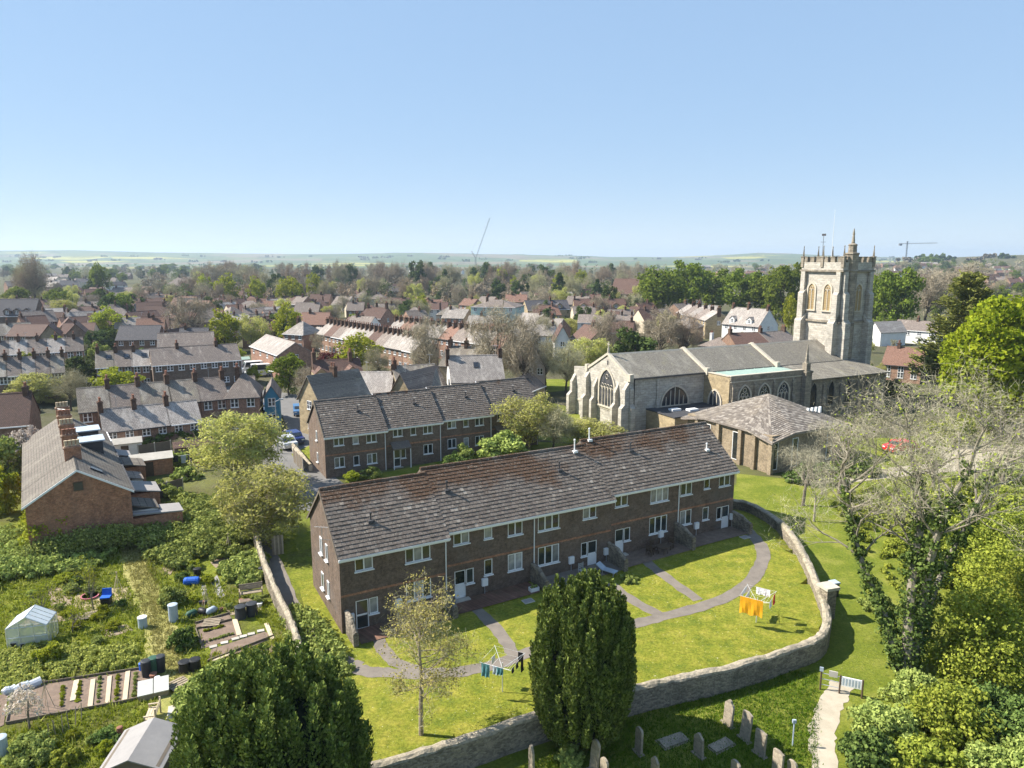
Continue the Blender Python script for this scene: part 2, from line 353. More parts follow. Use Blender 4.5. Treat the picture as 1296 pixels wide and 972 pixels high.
# ------------------------------------------------------------------ ground, lawns, roads, paths
def outside(x, y):
    return level(x, y) - .85 * (1 - sst(44, 64, y)) * sst(-14, -9, x)
def ground_material():
    m, nt, b = newmat('ground'); b.inputs['Roughness'].default_value = 1; b.inputs['Specular IOR Level'].default_value = .05
    g = nt.nodes.new('ShaderNodeNewGeometry'); co = g.outputs['Position']
    s = nt.nodes.new('ShaderNodeSeparateXYZ'); nt.links.new(co, s.inputs[0])
    near = ramp(nt, noise(nt, co, .22, 7, .72), [(.28, (.13, .105, .06)), (.42, (.12, .13, .035)), (.55, (.17, .20, .03)), (.72, (.27, .26, .06))])
    near = mixc(nt, 1.0, near, ramp(nt, noise(nt, co, 5, 5, .8), [(.3, (.5, .55, .45)), (.7, (1.4, 1.35, 1.25))]), 'MULTIPLY')
    town = ramp(nt, noise(nt, co, .05, 7, .75), [(.3, (.10, .092, .075)), (.45, (.085, .088, .045)), (.6, (.115, .105, .07)), (.75, (.17, .155, .13))])
    v = nt.nodes.new('ShaderNodeTexVoronoi'); v.inputs['Scale'].default_value = .0032; nt.links.new(co, v.inputs['Vector'])
    sc = nt.nodes.new('ShaderNodeSeparateColor'); nt.links.new(v.outputs['Color'], sc.inputs[0])
    fld = ramp(nt, sc.outputs[0], [(.0, (.10, .135, .06)), (.35, (.135, .16, .07)), (.55, (.19, .16, .105)), (.72, (.095, .125, .055)), (.93, (.34, .32, .08))])
    fld.node.color_ramp.interpolation = 'CONSTANT'
    fld = mixc(nt, ramp(nt, noise(nt, co, .006, 6, .75), [(.56, (0, 0, 0)), (.6, (.9, .9, .9))]), fld, (.05, .065, .04))
    f1 = ramp(nt, math_(nt, 'DIVIDE', s.outputs[1], 200), [(.3, (0, 0, 0)), (.42, (1, 1, 1))])
    f2 = ramp(nt, math_(nt, 'DIVIDE', s.outputs[1], 4000), [(.42, (0, 0, 0)), (.55, (1, 1, 1))])
    nt.links.new(mixc(nt, f2, mixc(nt, f1, near, town), fld), b.inputs['Base Color'])
    setbump(nt, b, noise(nt, co, 8, 6, .8), .9, .12); return m
def axis(segs):
    a = []
    for lo, hi, st in segs: a += list(np.arange(lo, hi, st))
    return a
xs = axis([(-26, -13, 1), (-13, 30, .5), (30, 90, 1.5)]); ys = axis([(24, 66, .5), (66, 120, 1.5)])
def grow_out(a, lo, hi, k=1.13):
    s = 1.5; r = []; x = a[-1] + s
    while x < hi: r.append(x); s *= k; x += s
    s = 1.5; l = []; x = a[0] - s
    while x > lo: l.append(x); s *= k; x -= s
    return l[::-1] + a + r
xs = grow_out(xs, -9000, 9000); ys = grow_out(ys, -900, 9500)
V = [(x, y, outside(x, y) - .06 if inside(x, y, GARDEN) else terrain(x, y)) for y in ys for x in xs]; nx = len(xs)
Q = [(j * nx + i, j * nx + i + 1, (j + 1) * nx + i + 1, (j + 1) * nx + i) for j in range(len(ys) - 1) for i in range(nx - 1)]
tag(add('ground', np_mesh('ground', V, Q, ground_material(), smooth=True)), kind='structure')

LAWN = grassmat('lawn_grass', (.19, .205, .03), (.29, .265, .055), (.11, .148, .022), .8, (.5, .49, .33), 1.0)
CHGRASS = grassmat('churchyard_grass', (.15, .178, .026), (.25, .25, .06), (.095, .135, .016), .35, (.34, .33, .12), .75)
ROUGH = grassmat('rough_grass', (.15, .175, .025), (.27, .26, .07), (.10, .15, .018), .45, None, .7)
def sheet(name, pts, mat, dz=.012, step=1.2, kind='structure', zf=None):
    """a sheet laid on the ground inside the outline pts (x, y), cut on a grid so that it follows the ground"""
    import bmesh
    bm = bmesh.new(); vs = [bm.verts.new((p[0], p[1], 0)) for p in pts]; bm.faces.new(vs)
    x0, x1 = min(p[0] for p in pts), max(p[0] for p in pts); y0, y1 = min(p[1] for p in pts), max(p[1] for p in pts)
    for a, b, n in ((x0, x1, (1, 0, 0)), (y0, y1, (0, 1, 0))):
        k = max(1, int((b - a) / step))
        for i in range(1, k):
            c = a + (b - a) * i / k; bmesh.ops.bisect_plane(bm, geom=bm.verts[:] + bm.edges[:] + bm.faces[:], plane_co=(c, c, 0), plane_no=n)
    for v in bm.verts: v.co.z = (zf or fz)(v.co.x, v.co.y) + dz
    bm.normal_update()
    for f in bm.faces:
        if f.normal.z < 0: f.normal_flip()
    me = bpy.data.meshes.new(name); bm.to_mesh(me); bm.free(); me.materials.append(mat)
    return tag(add(name, me), kind=kind)
def fz(x, y):
    """ground height without the step at the garden wall"""
    return level(x, y) if inside(x, y, GARDEN) else terrain(x, y)
def smooth_line(p, k=6):
    out = []
    for i in range(len(p) - 1):
        a, b, c, d = p[max(i - 1, 0)], p[i], p[i + 1], p[min(i + 2, len(p) - 1)]
        for j in range(k):
            t = j / k
            out.append(tuple(.5 * (2 * b[q] + (c[q] - a[q]) * t + (2 * a[q] - 5 * b[q] + 4 * c[q] - d[q]) * t * t + (3 * b[q] - a[q] - 3 * c[q] + d[q]) * t ** 3) for q in range(len(b))))
    return out + [tuple(p[-1])]
def ribbon(name, line, w, mat, dz=.02, wob=.06, k=6, kind='structure'):
    p = smooth_line(line, k); mb = MB(); r = random.Random(len(p)); L = []
    for i, q in enumerate(p):
        a, b = p[max(i - 1, 0)], p[min(i + 1, len(p) - 1)]; dx, dy = b[0] - a[0], b[1] - a[1]; n = math.hypot(dx, dy) or 1
        e = w / 2
        l = (q[0] - dy / n * (e + r.uniform(-wob, wob)), q[1] + dx / n * (e + r.uniform(-wob, wob))); m_ = (q[0] + dy / n * (e + r.uniform(-wob, wob)), q[1] - dx / n * (e + r.uniform(-wob, wob)))
        L.append(((*l, fz(*l) + dz), (*m_, fz(*m_) + dz)))
    for (a, b), (c, d) in zip(L, L[1:]): mb.poly([b, d, c, a])
    return tag(mb.obj(name, mat), kind=kind)
def G(*pp): return [gp(a, b)[:2] for a, b in pp]
def lawnpt(px, py):
    z = -.2
    for _ in range(5):
        x, y = gz(px, py, z); z = level(x, y)
    return x, y
def LP(*pp): return [lawnpt(a, b) for a, b in pp]
sheet('lawn', GARDEN, LAWN, .015)
sheet('churchyard_lawn', [(-13, 14), (34, 14), (36, 36), (34, 62), (40, 70), (22, 72)] + [(p[0] + .15, p[1]) for p in WALLPTS], CHGRASS, .012, zf=outside)
sheet('church_lawn', [(20.5, 62), (24, 62), (60, 64), (70, 74), (66, 92), (44, 92), (30, 74), (25, 76)], CHGRASS, .016, step=3)
sheet('church_close_lawn', [(2, 92), (8, 89), (14, 92), (12, 108), (2, 122), (12, 128), (24, 122), (22, 138), (-2, 140), (-6, 110)], CHGRASS, .014, step=4)
sheet('rear_lawn', [(-18, 73.5), (-16, 70), (4, 78), (14, 80), (12, 88), (3, 90)], ROUGH, .014, step=3)
garden_walk = LP((447, 846), (475, 851), (520, 853), (560, 852), (605, 847), (645, 836), (700, 815), (760, 800), (805, 789), (850, 778), (900, 764), (938, 746), (958, 725), (966, 702), (957, 682), (940, 668))
PATHLINES = [garden_walk]
ribbon('footpath', garden_walk, 1.0, PATH, .03, .1)
for a in (((478, 802), (484, 820), (500, 838), (530, 849)), ((596, 765), (618, 785), (640, 812), (652, 834)), ((772, 738), (800, 760), (838, 780)), ((812, 706), (842, 730), (884, 760)), ((930, 662), (948, 672), (958, 684))):
    PATHLINES.append(LP(*a)); ribbon('footpath', LP(*a), .85, PATH, .026, .08)
def uv(u, v, z=0, o=(-11, 42.5)): return (o[0] + u * UX - v * UY, o[1] + u * UY + v * UX, z)
SEC_A = (-11.0, 42.5); SEC_B = uv(7.4, .35)[:2]; SEC_C = uv(14.2, .35, 0, SEC_B)[:2]
def patio(o, u0, u1, d): return [uv(u0, -.02, 0, o)[:2], uv(u0, -d, 0, o)[:2], uv(u1, -d, 0, o)[:2], uv(u1, -.02, 0, o)[:2]]
sheet('patio', patio(SEC_A, .7, 6.9, 1.9), REDPAVE, .07)
sheet('patio', patio(SEC_B, .2, 6.6, 1.9), REDPAVE, .07)
sheet('patio', patio(SEC_B, 7.2, 13.9, 2.0), PATH, .07)
sheet('patio', patio(SEC_C, .3, 7.0, 2.2), SOIL, .07)
sheet('patio', patio(SEC_C, 7.3, 13.4, 2.0), SOIL, .07)
ribbon('churchyard_path', G((1040, 1010), (1043, 960), (1040, 930), (1048, 900), (1058, 880), (1066, 866)), 1.25, GRAVEL, .03, .12)
ribbon('church_drive', [(35, 74), (48, 78), (70, 84), (95, 90)], 3.2, GRAVEL, .03)
sheet('drive_turning_area', [(50, 78), (64, 76), (72, 88), (54, 88)], GRAVEL, .026, step=4)
# allotment lane, road by the rear flats, gravel path beside the brick flats
ribbon('allotment_path', G((205, 940), (212, 905), (222, 872), (212, 840), (203, 800), (190, 760), (172, 720), (168, 690)), 1.9, grassmat('trodden_grass', (.32, .30, .11), (.42, .38, .17), (.24, .26, .07), .8, None, .6), .02, .3)
DRYLINE = np.array(smooth_line(G((205, 940), (212, 905), (222, 872), (212, 840), (203, 800), (190, 760), (172, 720), (168, 690)), 8))
ribbon('side_path', [(-21.5, 58), (-17.6, 50.5), (-14.6, 44.6), (-11.6, 40.4), (-9.2, 38.6)], 1.3, PATH, .02, .1)
sheet('road', [(-36, 108), (-31, 96), (-30.5, 84), (-27, 74), (-22, 66), (-17, 64), (-17.5, 72), (-23, 80), (-26, 92), (-22, 100), (-25, 112)], TARMAC, .02, step=4)
sheet('road', [(-120, 148), (-60, 122), (-36, 107), (-26, 110), (-30, 118), (-60, 136), (-120, 160)], TARMAC, .016, step=6)
sheet('grass_verge', [(-27, 84), (-24.6, 79), (-23, 82), (-25.4, 90)], LAWN, .035, step=2)
sheet('road', [(-128, 330), (-90, 268), (-88, 240), (-83, 240), (-84, 270), (-118, 332)], TARMAC, .02, step=8)

# ------------------------------------------------------------------ rubble walls (swept)
def rubble_wall(name, label, pts, thick=.45, base=None, mat=RUBBLE, cap=COPING, group=None, jit=.05, k=5):
    """pts: (x, y, top height)"""
    p = smooth_line(pts, k); p2 = []
    for a, b in zip(p, p[1:]):
        n = max(1, int(math.dist(a, b) / .45))
        p2 += [tuple(a[q] + (b[q] - a[q]) * i / n for q in range(3)) for i in range(n)]
    p2.append(p[-1]); r = random.Random(len(p2)); root = thing(name, label, 'wall', (p2[0][0], p2[0][1], fz(p2[0][0], p2[0][1])), 0, group)
    ox, oy, oz = root.location; body = MB(); top = MB(); B = []; T = []
    for i, q in enumerate(p2):
        a, b = p2[max(i - 1, 0)], p2[min(i + 1, len(p2) - 1)]; dx, dy = b[0] - a[0], b[1] - a[1]; n = math.hypot(dx, dy) or 1; nx_, ny_ = -dy / n, dx / n
        zt = q[2] + r.uniform(-jit, jit); zb = min(terrain(q[0] + nx_ * .5, q[1] + ny_ * .5), terrain(q[0] - nx_ * .5, q[1] - ny_ * .5)) - .15
        row = []
        for s, zz in ((1, zb), (1, (zb + zt) / 2), (1, zt - .12), (-1, zt - .12), (-1, (zb + zt) / 2), (-1, zb)):
            e = thick / 2 + r.uniform(-.03, .03); row.append((q[0] + nx_ * e * s - ox, q[1] + ny_ * e * s - oy, zz - oz))
        B.append(row)
        c = []
        for s, dz_ in ((1.12, -.12), (.95, -.02), (.35, .06), (-.35, .06), (-.95, -.02), (-1.12, -.12)):
            e = thick / 2 * s + r.uniform(-.02, .02); c.append((q[0] + nx_ * e - ox, q[1] + ny_ * e - oy, zt + dz_ + r.uniform(-.03, .03) - oz))
        T.append(c)
    for rows, mb in ((B, body), (T, top)):
        for A_, B_ in zip(rows, rows[1:]):
            for i in range(5): mb.poly([A_[i], A_[i + 1], B_[i + 1], B_[i]])
        mb.poly(rows[0][::-1]); mb.poly(rows[-1])
    body.obj('wall_body', mat, root); top.obj('coping', cap, root)
    return root
rubble_wall('garden_wall', 'long curving rubble stone wall around the lawn of the brick flats', WALLPTS, .5)
pr = thing('gate_pier', 'square stone pier with flat cap on the bend of the rubble garden wall', 'pier', (21.6, 45.3, terrain(22.2, 45)))
MB().box(-.38, .38, -.38, .38, -.3, 2.15).obj('shaft', RUBBLE, pr); MB().box(-.52, .52, -.52, .52, 2.15, 2.35).obj('cap', ASHLAR, pr)
pr.rotation_euler.z = .3
rubble_wall('boundary_wall', 'low brick and stone wall between the allotments and the flats path', [(-22.4, 58.6, 1.0), (-19.6, 52.4, .9), (-16.4, 46.2, .8), (-14.2, 42.3, .7), (-12.4, 38.5, .7)], .35, mat=RUBBLE)
rubble_wall('driveway_wall', 'low pale wall along the lane beside the rear flats', [(-30.5, 93, .9), (-27.4, 86, .9), (-24.9, 81.2, .9), (-22.6, 76.8, .8)], .4, mat=ASHLAR)

# ------------------------------------------------------------------ windows, doors, roofs
MC = {}
def cached(key, fn):
    if key not in MC: MC[key] = fn()
    return MC[key]
def win_meshes(w, h, n, tr):
    def mk():
        f = MB(); e = .065; y0, y1 = -.035, .035
        f.box(0, w, y0, y1, 0, e); f.box(0, w, y0, y1, h - e, h); f.box(0, e, y0, y1, e, h - e); f.box(w - e, w, y0, y1, e, h - e)
        for i in range(1, n):
            c = w * i / n; f.box(c - e * .7, c + e * .7, y0 - .006, y1 + .006, e, h - e)
        if tr: f.box(e, w - e, y0 - .004, y1 + .004, h * tr - .03, h * tr + .03)
        p = MB().box(e, w / n - e * .6, -.004, .004, e, h - e)
        return f.mesh('window', UPVC), p.mesh('pane', PANE), p.mesh('pane', CURTAIN), MB().box(-.06, w + .06, -.16, .03, -.07, -.004).mesh('sill', UPVC)
    return cached(('w', round(w, 2), round(h, 2), n, tr), mk)
def window(parent, x, y, z, w, h, n=2, rz=0, tr=0, sill=True, curt=.3, name='window'):
    f, p, c, s = win_meshes(w, h, n, tr)
    o = add(name, f, parent, (x, y, z), rz)
    for i in range(n): add('pane', c if rnd.random() < curt else p, o, (w * i / n + (.0 if i == 0 else .02), 0, 0))
    if sill: add('sill', s, o)
    return o
def door(parent, x, y, z, side=1, rz=0, double=False):
    """white glazed door, 0.85 wide, with a side light to the right (side=1) or left (-1)"""
    def mk():
        m = MB(); e = .07; w, h = .86, 2.08
        for a, b, c, d in ((0, w, 0, .12), (0, w, h - e, h), (0, e, 0, h), (w - e, w, 0, h), (0, w, .98, 1.1)): m.box(a, b, -.03, .03, c, d)
        return m.mesh('door', UPVC), MB().box(e, w - e, -.012, .012, 1.1, h - e).mesh('pane', PANE), MB().box(e, w - e, -.012, .012, .12, .98).mesh('panel', UPVC), MB().box(e, w - e, -.012, .012, .12, .98).mesh('pane', PANE), MB().box(.74, .78, -.075, -.03, 1.0, 1.14).mesh('handle', METAL)
    f, p, q, q2, hd = cached(('door',), mk)
    o = add('door', f, parent, (x, y, z), rz); add('pane', p, o); add('pane' if double else 'panel', q2 if double else q, o); add('handle', hd, o)
    if side:
        dx = .9 if side > 0 else -.62
        window(parent, x + dx * cos(rz), y + dx * sin(rz), z + .95, .6, 1.13, 1, rz, sill=True, curt=.2, name='side_light')
    return o
def wall_holes(m, x0, x1, z0, z1, rects, dep=.1, y=0, sy=1):
    """upright wall in the x,z plane at y with openings (x, z, w, h) and reveals"""
    X = sorted({x0, x1, *[r[0] for r in rects], *[r[0] + r[2] for r in rects]}); Z = sorted({z0, z1, *[r[1] for r in rects], *[r[1] + r[3] for r in rects]})
    for a, b in zip(X, X[1:]):
        for c, d in zip(Z, Z[1:]):
            if any(r[0] <= (a + b) / 2 <= r[0] + r[2] and r[1] <= (c + d) / 2 <= r[1] + r[3] for r in rects): continue
            m.poly([(a, y, c), (b, y, c), (b, y, d), (a, y, d)])
    for a, c, w, h in rects:
        b, d, e = a + w, c + h, y + dep * sy
        m.poly([(a, y, c), (a, y, d), (a, e, d), (a, e, c)]); m.poly([(b, y, c), (b, e, c), (b, e, d), (b, y, d)]); m.poly([(a, y, d), (b, y, d), (b, e, d), (a, e, d)]); m.poly([(a, y, c), (a, e, c), (b, e, c), (b, y, c)])
        m.poly([(a, e, c), (b, e, c), (b, e, d), (a, e, d)])
def tile_material(name, moss_at):
    m, nt, b = newmat(name); b.inputs['Roughness'].default_value = .9; b.inputs['Specular IOR Level'].default_value = .15
    g = nt.nodes.new('ShaderNodeNewGeometry'); f = g.outputs['Random Per Island']; co = objco(nt)
    col = ramp(nt, f, [(0, (.108, .09, .077)), (.5, (.135, .114, .098)), (.95, (.165, .14, .12)), (.975, (.22, .19, .162)), (1, (.29, .26, .225))])
    s = nt.nodes.new('ShaderNodeSeparateXYZ'); nt.links.new(co, s.inputs[0])
    up = ramp(nt, math_(nt, 'DIVIDE', s.outputs[2], 10), [(.60, (0, 0, 0)), (.80, (.34, .34, .34))])
    sx = ramp(nt, math_(nt, 'DIVIDE', s.outputs[0], 40), [(.0, (.1,) * 3), (.42, (.09,) * 3), (.52, (0,) * 3)])
    mo = math_(nt, 'ADD', math_(nt, 'ADD', noise(nt, co, .28, 4, .6), up), sx)
    moss = ramp(nt, mo, [(moss_at, (0, 0, 0)), (moss_at + .15, (.9, .9, .9))])
    col = mixc(nt, moss, col, mixc(nt, noise(nt, co, 3, 3), (.115, .06, .033), (.07, .045, .03)))
    lich = ramp(nt, noise(nt, co, 10, 5, .8), [(.57, (0, 0, 0)), (.66, (.85, .85, .85))])
    col = mixc(nt, lich, col, (.46, .43, .36)); nt.links.new(col, b.inputs['Base Color'])
    setbump(nt, b, noise(nt, co, 9, 4, .7), .5, .03); return m
TILEM = tile_material('concrete_tiles', .73); TILEGREY = tile_material('grey_concrete_tiles', .95)
def tile_slope(V, Q, x0, x1, y0, z0, y1, z1, seed, tw=.29, course=.31):
    """overlapping tiles from the eave (y0,z0) up to the ridge (y1,z1)"""
    r = np.random.default_rng(seed); sl = math.hypot(y1 - y0, z1 - z0); n = max(1, round(sl / course)); ty, tz = (y1 - y0) / sl, (z1 - z0) / sl
    ny, nz = (-tz, ty) if ty > 0 else (tz, -ty); k = max(1, round((x1 - x0) / tw)); w = (x1 - x0) / k
    for i in range(n):
        off = (w / 2 if i % 2 else 0)
        for j in range(-1 if i % 2 else 0, k):
            a = max(x0, x0 + j * w + off + .008); b = min(x1, x0 + (j + 1) * w + off - .008)
            if b - a < .05: continue
            s0, s1 = i * sl / n - .04, min(sl, (i + 1) * sl / n + .03); l0, l1 = .062 + r.uniform(-.012, .014), .014
            base = len(V)
            for s, l in ((s0, 0), (s0, l0), (s1, l1)):
                for x in (a, b):
                    dl = r.uniform(-.006, .006); V.append((x, y0 + ty * s + ny * (l + dl), z0 + tz * s + nz * (l + dl)))
            Q += [(base, base + 1, base + 3, base + 2), (base + 2, base + 3, base + 5, base + 4)]
def section(root, x0, yoff, L, D, zb, ze, zr, fwin, fdoor, gable_l=True, ztop_extra=0, seed=1, gwin=(), curt=.25, tm=None):
    tm = tm or TILEM
    """one stepped part of a brick block in the block's own axes: front wall at y=yoff"""
    x1 = x0 + L; y0, y1 = yoff, yoff + D; ym = (y0 + y1) / 2
    w = MB(); rects = [(x0 + a, z, ww, hh) for a, z, ww, hh, n in fwin] + [(x0 + a, zb + .02, .86, 2.08) for a, sd_, db in fdoor]
    for a, sd_, db in fdoor:
        if sd_: rects.append((x0 + a + (.9 if sd_ > 0 else -.62), zb + .97, .6, 1.13))
    wall_holes(w, x0, x1, zb - .3, ze - .1, rects, .1, y0)
    ring = [(y0, zb - .3), (y1, zb - .3), (y1, ze - .1), (ym, zr - .12), (y0, ze - .1)]
    w.poly([(x0, y, z) for y, z in ring][::-1]); w.poly([(x1, y, z) for y, z in ring]); w.poly([(x1, y1, zb - .3), (x0, y1, zb - .3), (x0, y1, ze - .1), (x1, y1, ze - .1)])
    w.obj('brick_wall', BRK, root)
    ov, vg = .32, .14; k = (zr - ze) / (D / 2)
    rf = MB(); ez = ze - ov * k
    a, b = x0 - vg, x1 + vg
    rf.slab([(a, y0 - ov, ez), (b, y0 - ov, ez), (b, ym, zr), (a, ym, zr)], .1); rf.slab([(a, ym, zr), (b, ym, zr), (b, y1 + ov, ez), (a, y1 + ov, ez)], .1)
    ro = rf.obj('roof', TILEDARK, root)
    V, Q = [], []
    tile_slope(V, Q, a, b, y0 - ov - .03, ez + .005, ym, zr + .005, seed); tile_slope(V, Q, a, b, y1 + ov + .03, ez + .005, ym, zr + .005, seed + 1)
    tag(add('roof_tiles', np_mesh('roof_tiles', V, Q, tm), ro), 'overlapping lichen-spotted concrete tiles', kind='stuff')
    rid = MB(); x = a; r = random.Random(seed)
    while x < b - .1:
        e = min(b, x + .45); z = zr + .05 + r.uniform(-.012, .02)
        rid.prismx([(ym - .17, z - .09), (ym + .17, z - .09), (ym + .1, z + .03), (ym, z + .07), (ym - .1, z + .03)], x + .006, e - .006); x += .45
    tag(rid.obj('ridge_tiles', tm, ro), 'row of half-round ridge tiles', kind='stuff')
    MB().box(a, b, y0 - ov - .13, y0 - ov - .035, ez - .16, ez - .03).obj('gutter', UPVC, root)
    MB().box(a + .02, b - .02, y0 - ov - .03, y0 - ov + .02, ez - .26, ez - .105).obj('fascia', UPVC, root)
    MB().box(x0 + .02, x1 - .02, y0 - .012, y0 - .002, zb + 2.55, zb + 2.7).obj('brick_band', BRKRED, root)
    if gable_l:
        for s, yy in ((1, y0), (-1, y1)):
            MB().hexa([(a - .03, yy - s * ov, ez - .22), (a - .005, yy - s * ov, ez - .22), (a - .005, ym, zr - .24), (a - .03, ym, zr - .24), (a - .03, yy - s * ov, ez - .04), (a - .005, yy - s * ov, ez - .04), (a - .005, ym, zr - .04), (a - .03, ym, zr - .04)]).obj('bargeboard', FENCEW, root)
    for f in fwin: window(root, x0 + f[0], y0 + .06, f[1], f[2], f[3], f[4], curt=curt)
    for a_, sd_, db in fdoor:
        door(root, x0 + a_, y0 + .06, zb + .02, sd_, 0, db)
        MB().box(x0 + a_ - .15, x0 + a_ + 1.05, y0 - .45, y0 - .01, zb - .1, zb + .03).obj('doorstep', SLAB, root)
    for yy, z, ww, hh in gwin: window(root, x0 - .02, y0 + yy + ww, z, ww, hh, 1 if ww < .8 else 2, -pi / 2, curt=.2)
    return dict(y0=y0, ym=ym, ez=ez, zr=zr, ze=ze, k=k)
def pipe(root, x, y, z0, z1):
    MB().tube([(x, y, z0), (x, y, z1 - .25), (x, y - .25, z1)], .045, 7).obj('downpipe', UPVC, root)
def vent(root, x, y, z, h, mat=LEAD, r=.055):
    m = MB(); m.box(-.2, .2, -.22, .22, -.12, .06); m.tube([(0, 0, 0), (0, 0, h)], r, 7); m.tube([(0, 0, h - .02), (0, 0, h + .1)], r * 1.5, 7)
    m.obj('vent_pipe', mat, root, (x, y, z))
def meter(root, x, y, z, post=False):
    o = MB().box(0, .45, -.2, -.003, 0, .55).obj('meter_box', UPVC, root, (x, y, z))
    MB().tube([(.22, -.1, -z - .6 if not post else -.5), (.22, -.1, 0)], .03, 6).obj('conduit', METAL, o)
fl = thing('brick_flats', 'long brown brick block of flats with mossy stepped tiled roof facing the walled lawn', 'flats', (-11, 42.5, 0), radians(28.5))
A0, B0, C0 = 0, 7.4, 21.6
sA = section(fl, A0, 0, 7.4, 8, -.5, 5.08, 8.2, [(1.0, 3.62, 1.2, 1.22, 2), (4.42, 3.45, 1.8, 1.42, 3), (4.42, .72, 1.8, 1.42, 3)], [(.95, 1, True)], True, seed=11, gwin=[(2.9, 3.4, .5, 1.15), (4.4, 3.3, .62, 1.2), (2.9, .75, .5, 1.15), (4.4, .7, .62, 1.2)])
sB = section(fl, B0, .35, 14.2, 8, -.18, 5.32, 8.48, [(.68, 3.86, 1.22, 1.2, 2), (3.05, 3.86, .66, 1.18, 1), (4.97, 3.70, 1.22, 1.32, 2), (7.5, 3.58, 1.86, 1.42, 3), (11.5, 3.80, 1.24, 1.2, 2), (3.05, 1.12, .66, 1.18, 1), (4.97, 0.98, 1.22, 1.32, 2), (7.52, 0.86, 1.86, 1.46, 3)], [(.72, 1, False), (12.0, -1, False)], True, seed=23)
sC = section(fl, C0, .7, 13.5, 8, .1, 5.6, 8.76, [(.6, 4.10, 1.24, 1.2, 2), (4.17, 3.82, 1.88, 1.44, 3), (7.35, 3.94, 1.26, 1.3, 2), (9.96, 4.12, .66, 1.15, 1), (11.7, 4.04, 1.3, 1.2, 2), (4.14, 1.14, 1.88, 1.44, 3), (7.42, 1.30, 1.26, 1.3, 2), (9.95, 1.32, .7, 1.15, 1)], [(.68, 1, False), (12.2, -1, False)], True, seed=37)
pipe(fl, 7.32, -.06, -.5, sA['ez'] - .1); pipe(fl, 14.55, .29, -.3, sB['ez'] - .1); pipe(fl, 28.75, .64, 0, sC['ez'] - .1)
def on_slope(s, y): return s['ez'] + (y - s['y0'] + .32) * s['k'] + .06
for s, x, y, h, mt in ((sA, 2.6, 1.5, .5, LEAD), (sB, 8.6, 2.6, .6, LEAD), (sB, 18.2, 2.7, .6, LEAD), (sB, 20.4, 3.9, .9, UPVC), (sC, 22.3, 4.6, .9, UPVC), (sC, 25.6, 3.3, .6, LEAD), (sC, 33.3, 2.4, .5, UPVC)):
    vent(fl, x, y, on_slope(s, y), h, mt)
for x, y, z in ((.35, 0, .3), (3.6, 0, .55), (10.2, .35, .4), (17.6, .35, .5), (20.9, .35, .55), (27.6 - .9, .7, .75), (30.6, .7, .75), (34.75, .7, .85)): meter(fl, x, y, z)
# aerial on the gable
m = MB(); m.tube([(0, 0, 0), (-.5, 0, .15), (-.5, 0, 1.0)], .02, 5); m.tube([(-.9, .3, 1.0), (-.1, -.3, 1.0)], .012, 4)
for t in (-.3, -.1, .1, .3): m.tube([(-.5 + t * .9 - .12, -t * .7 - .2, 1.0), (-.5 + t * .9 + .12, -t * .7 + .2, 1.0)], .008, 4)
m.obj('aerial', METAL, fl, (0, 2.2, 5.2))
# rear block
fr = thing('brick_flats', 'brown brick flats with small tiled porch canopies beside the lane and church', 'flats', (-20.2, 74.2, 0), radians(28.5))
w2, w1 = (1.1, 1.08), (.6, 1.08); s_ = None
for k in range(4):
    L = 6.9; z = .08 * k; y = .48 * k
    ww = [(.98, 3.5 + z, 1.12, 1.1, 2), (3.08, 3.46 + z, .66, 1.1, 1), (4.62, 3.42 + z, 1.15, 1.16, 2), (4.62, .98 + z, 1.15, 1.16, 2)]
    dd = []
    if k % 2 == 0: ww += [(.98, 1.05 + z, 1.12, 1.15, 2), (3.08, 1.02 + z, .66, 1.1, 1)]
    else: dd = [(.95, 1, True)]
    s_ = section(fr, 6.9 * k, y, L, 7.6, z - .1, 4.9 + z, 7.9 + z, ww, dd, k == 0, seed=50 + k * 3, gwin=[(3.2, 3.5, .5, 1.1), (3.2, 1.0, .5, 1.1)] if k == 0 else (), tm=TILEGREY)
    MB().hexa([(6.9 * k - .17, y - .34, s_['ez'] + .02), (6.9 * k - .1, y - .34, s_['ez'] + .02), (6.9 * k - .1, y + 3.8, 7.9 + z + .02), (6.9 * k - .17, y + 3.8, 7.9 + z + .02), (6.9 * k - .17, y - .34, s_['ez'] + .15), (6.9 * k - .1, y - .34, s_['ez'] + .15), (6.9 * k - .1, y + 3.8, 8.05 + z), (6.9 * k - .17, y + 3.8, 8.05 + z)]).obj('verge_strip', UPVC if k else FENCEW, fr)
    if dd:
        x = 6.9 * k + .6; MB().slab([(x, y - 1.0, 2.35 + z), (x + 2.2, y - 1.0, 2.35 + z), (x + 2.2, y - .005, 2.95 + z), (x, y - .005, 2.95 + z)], .16).obj('porch_roof', TILEM, fr)
        for q in (x + .1, x + 2.1): MB().box(q - .04, q + .04, y - .95, y - .87, z - .1, 2.2 + z).obj('porch_post', UPVC, fr)
    pipe(fr, 6.9 * (k + 1) - .15, y - .06, -.1, s_['ez'] - .1)
    vent(fr, 6.9 * k + 4.4, y + 2.2, on_slope(s_, y + 2.2), .5)

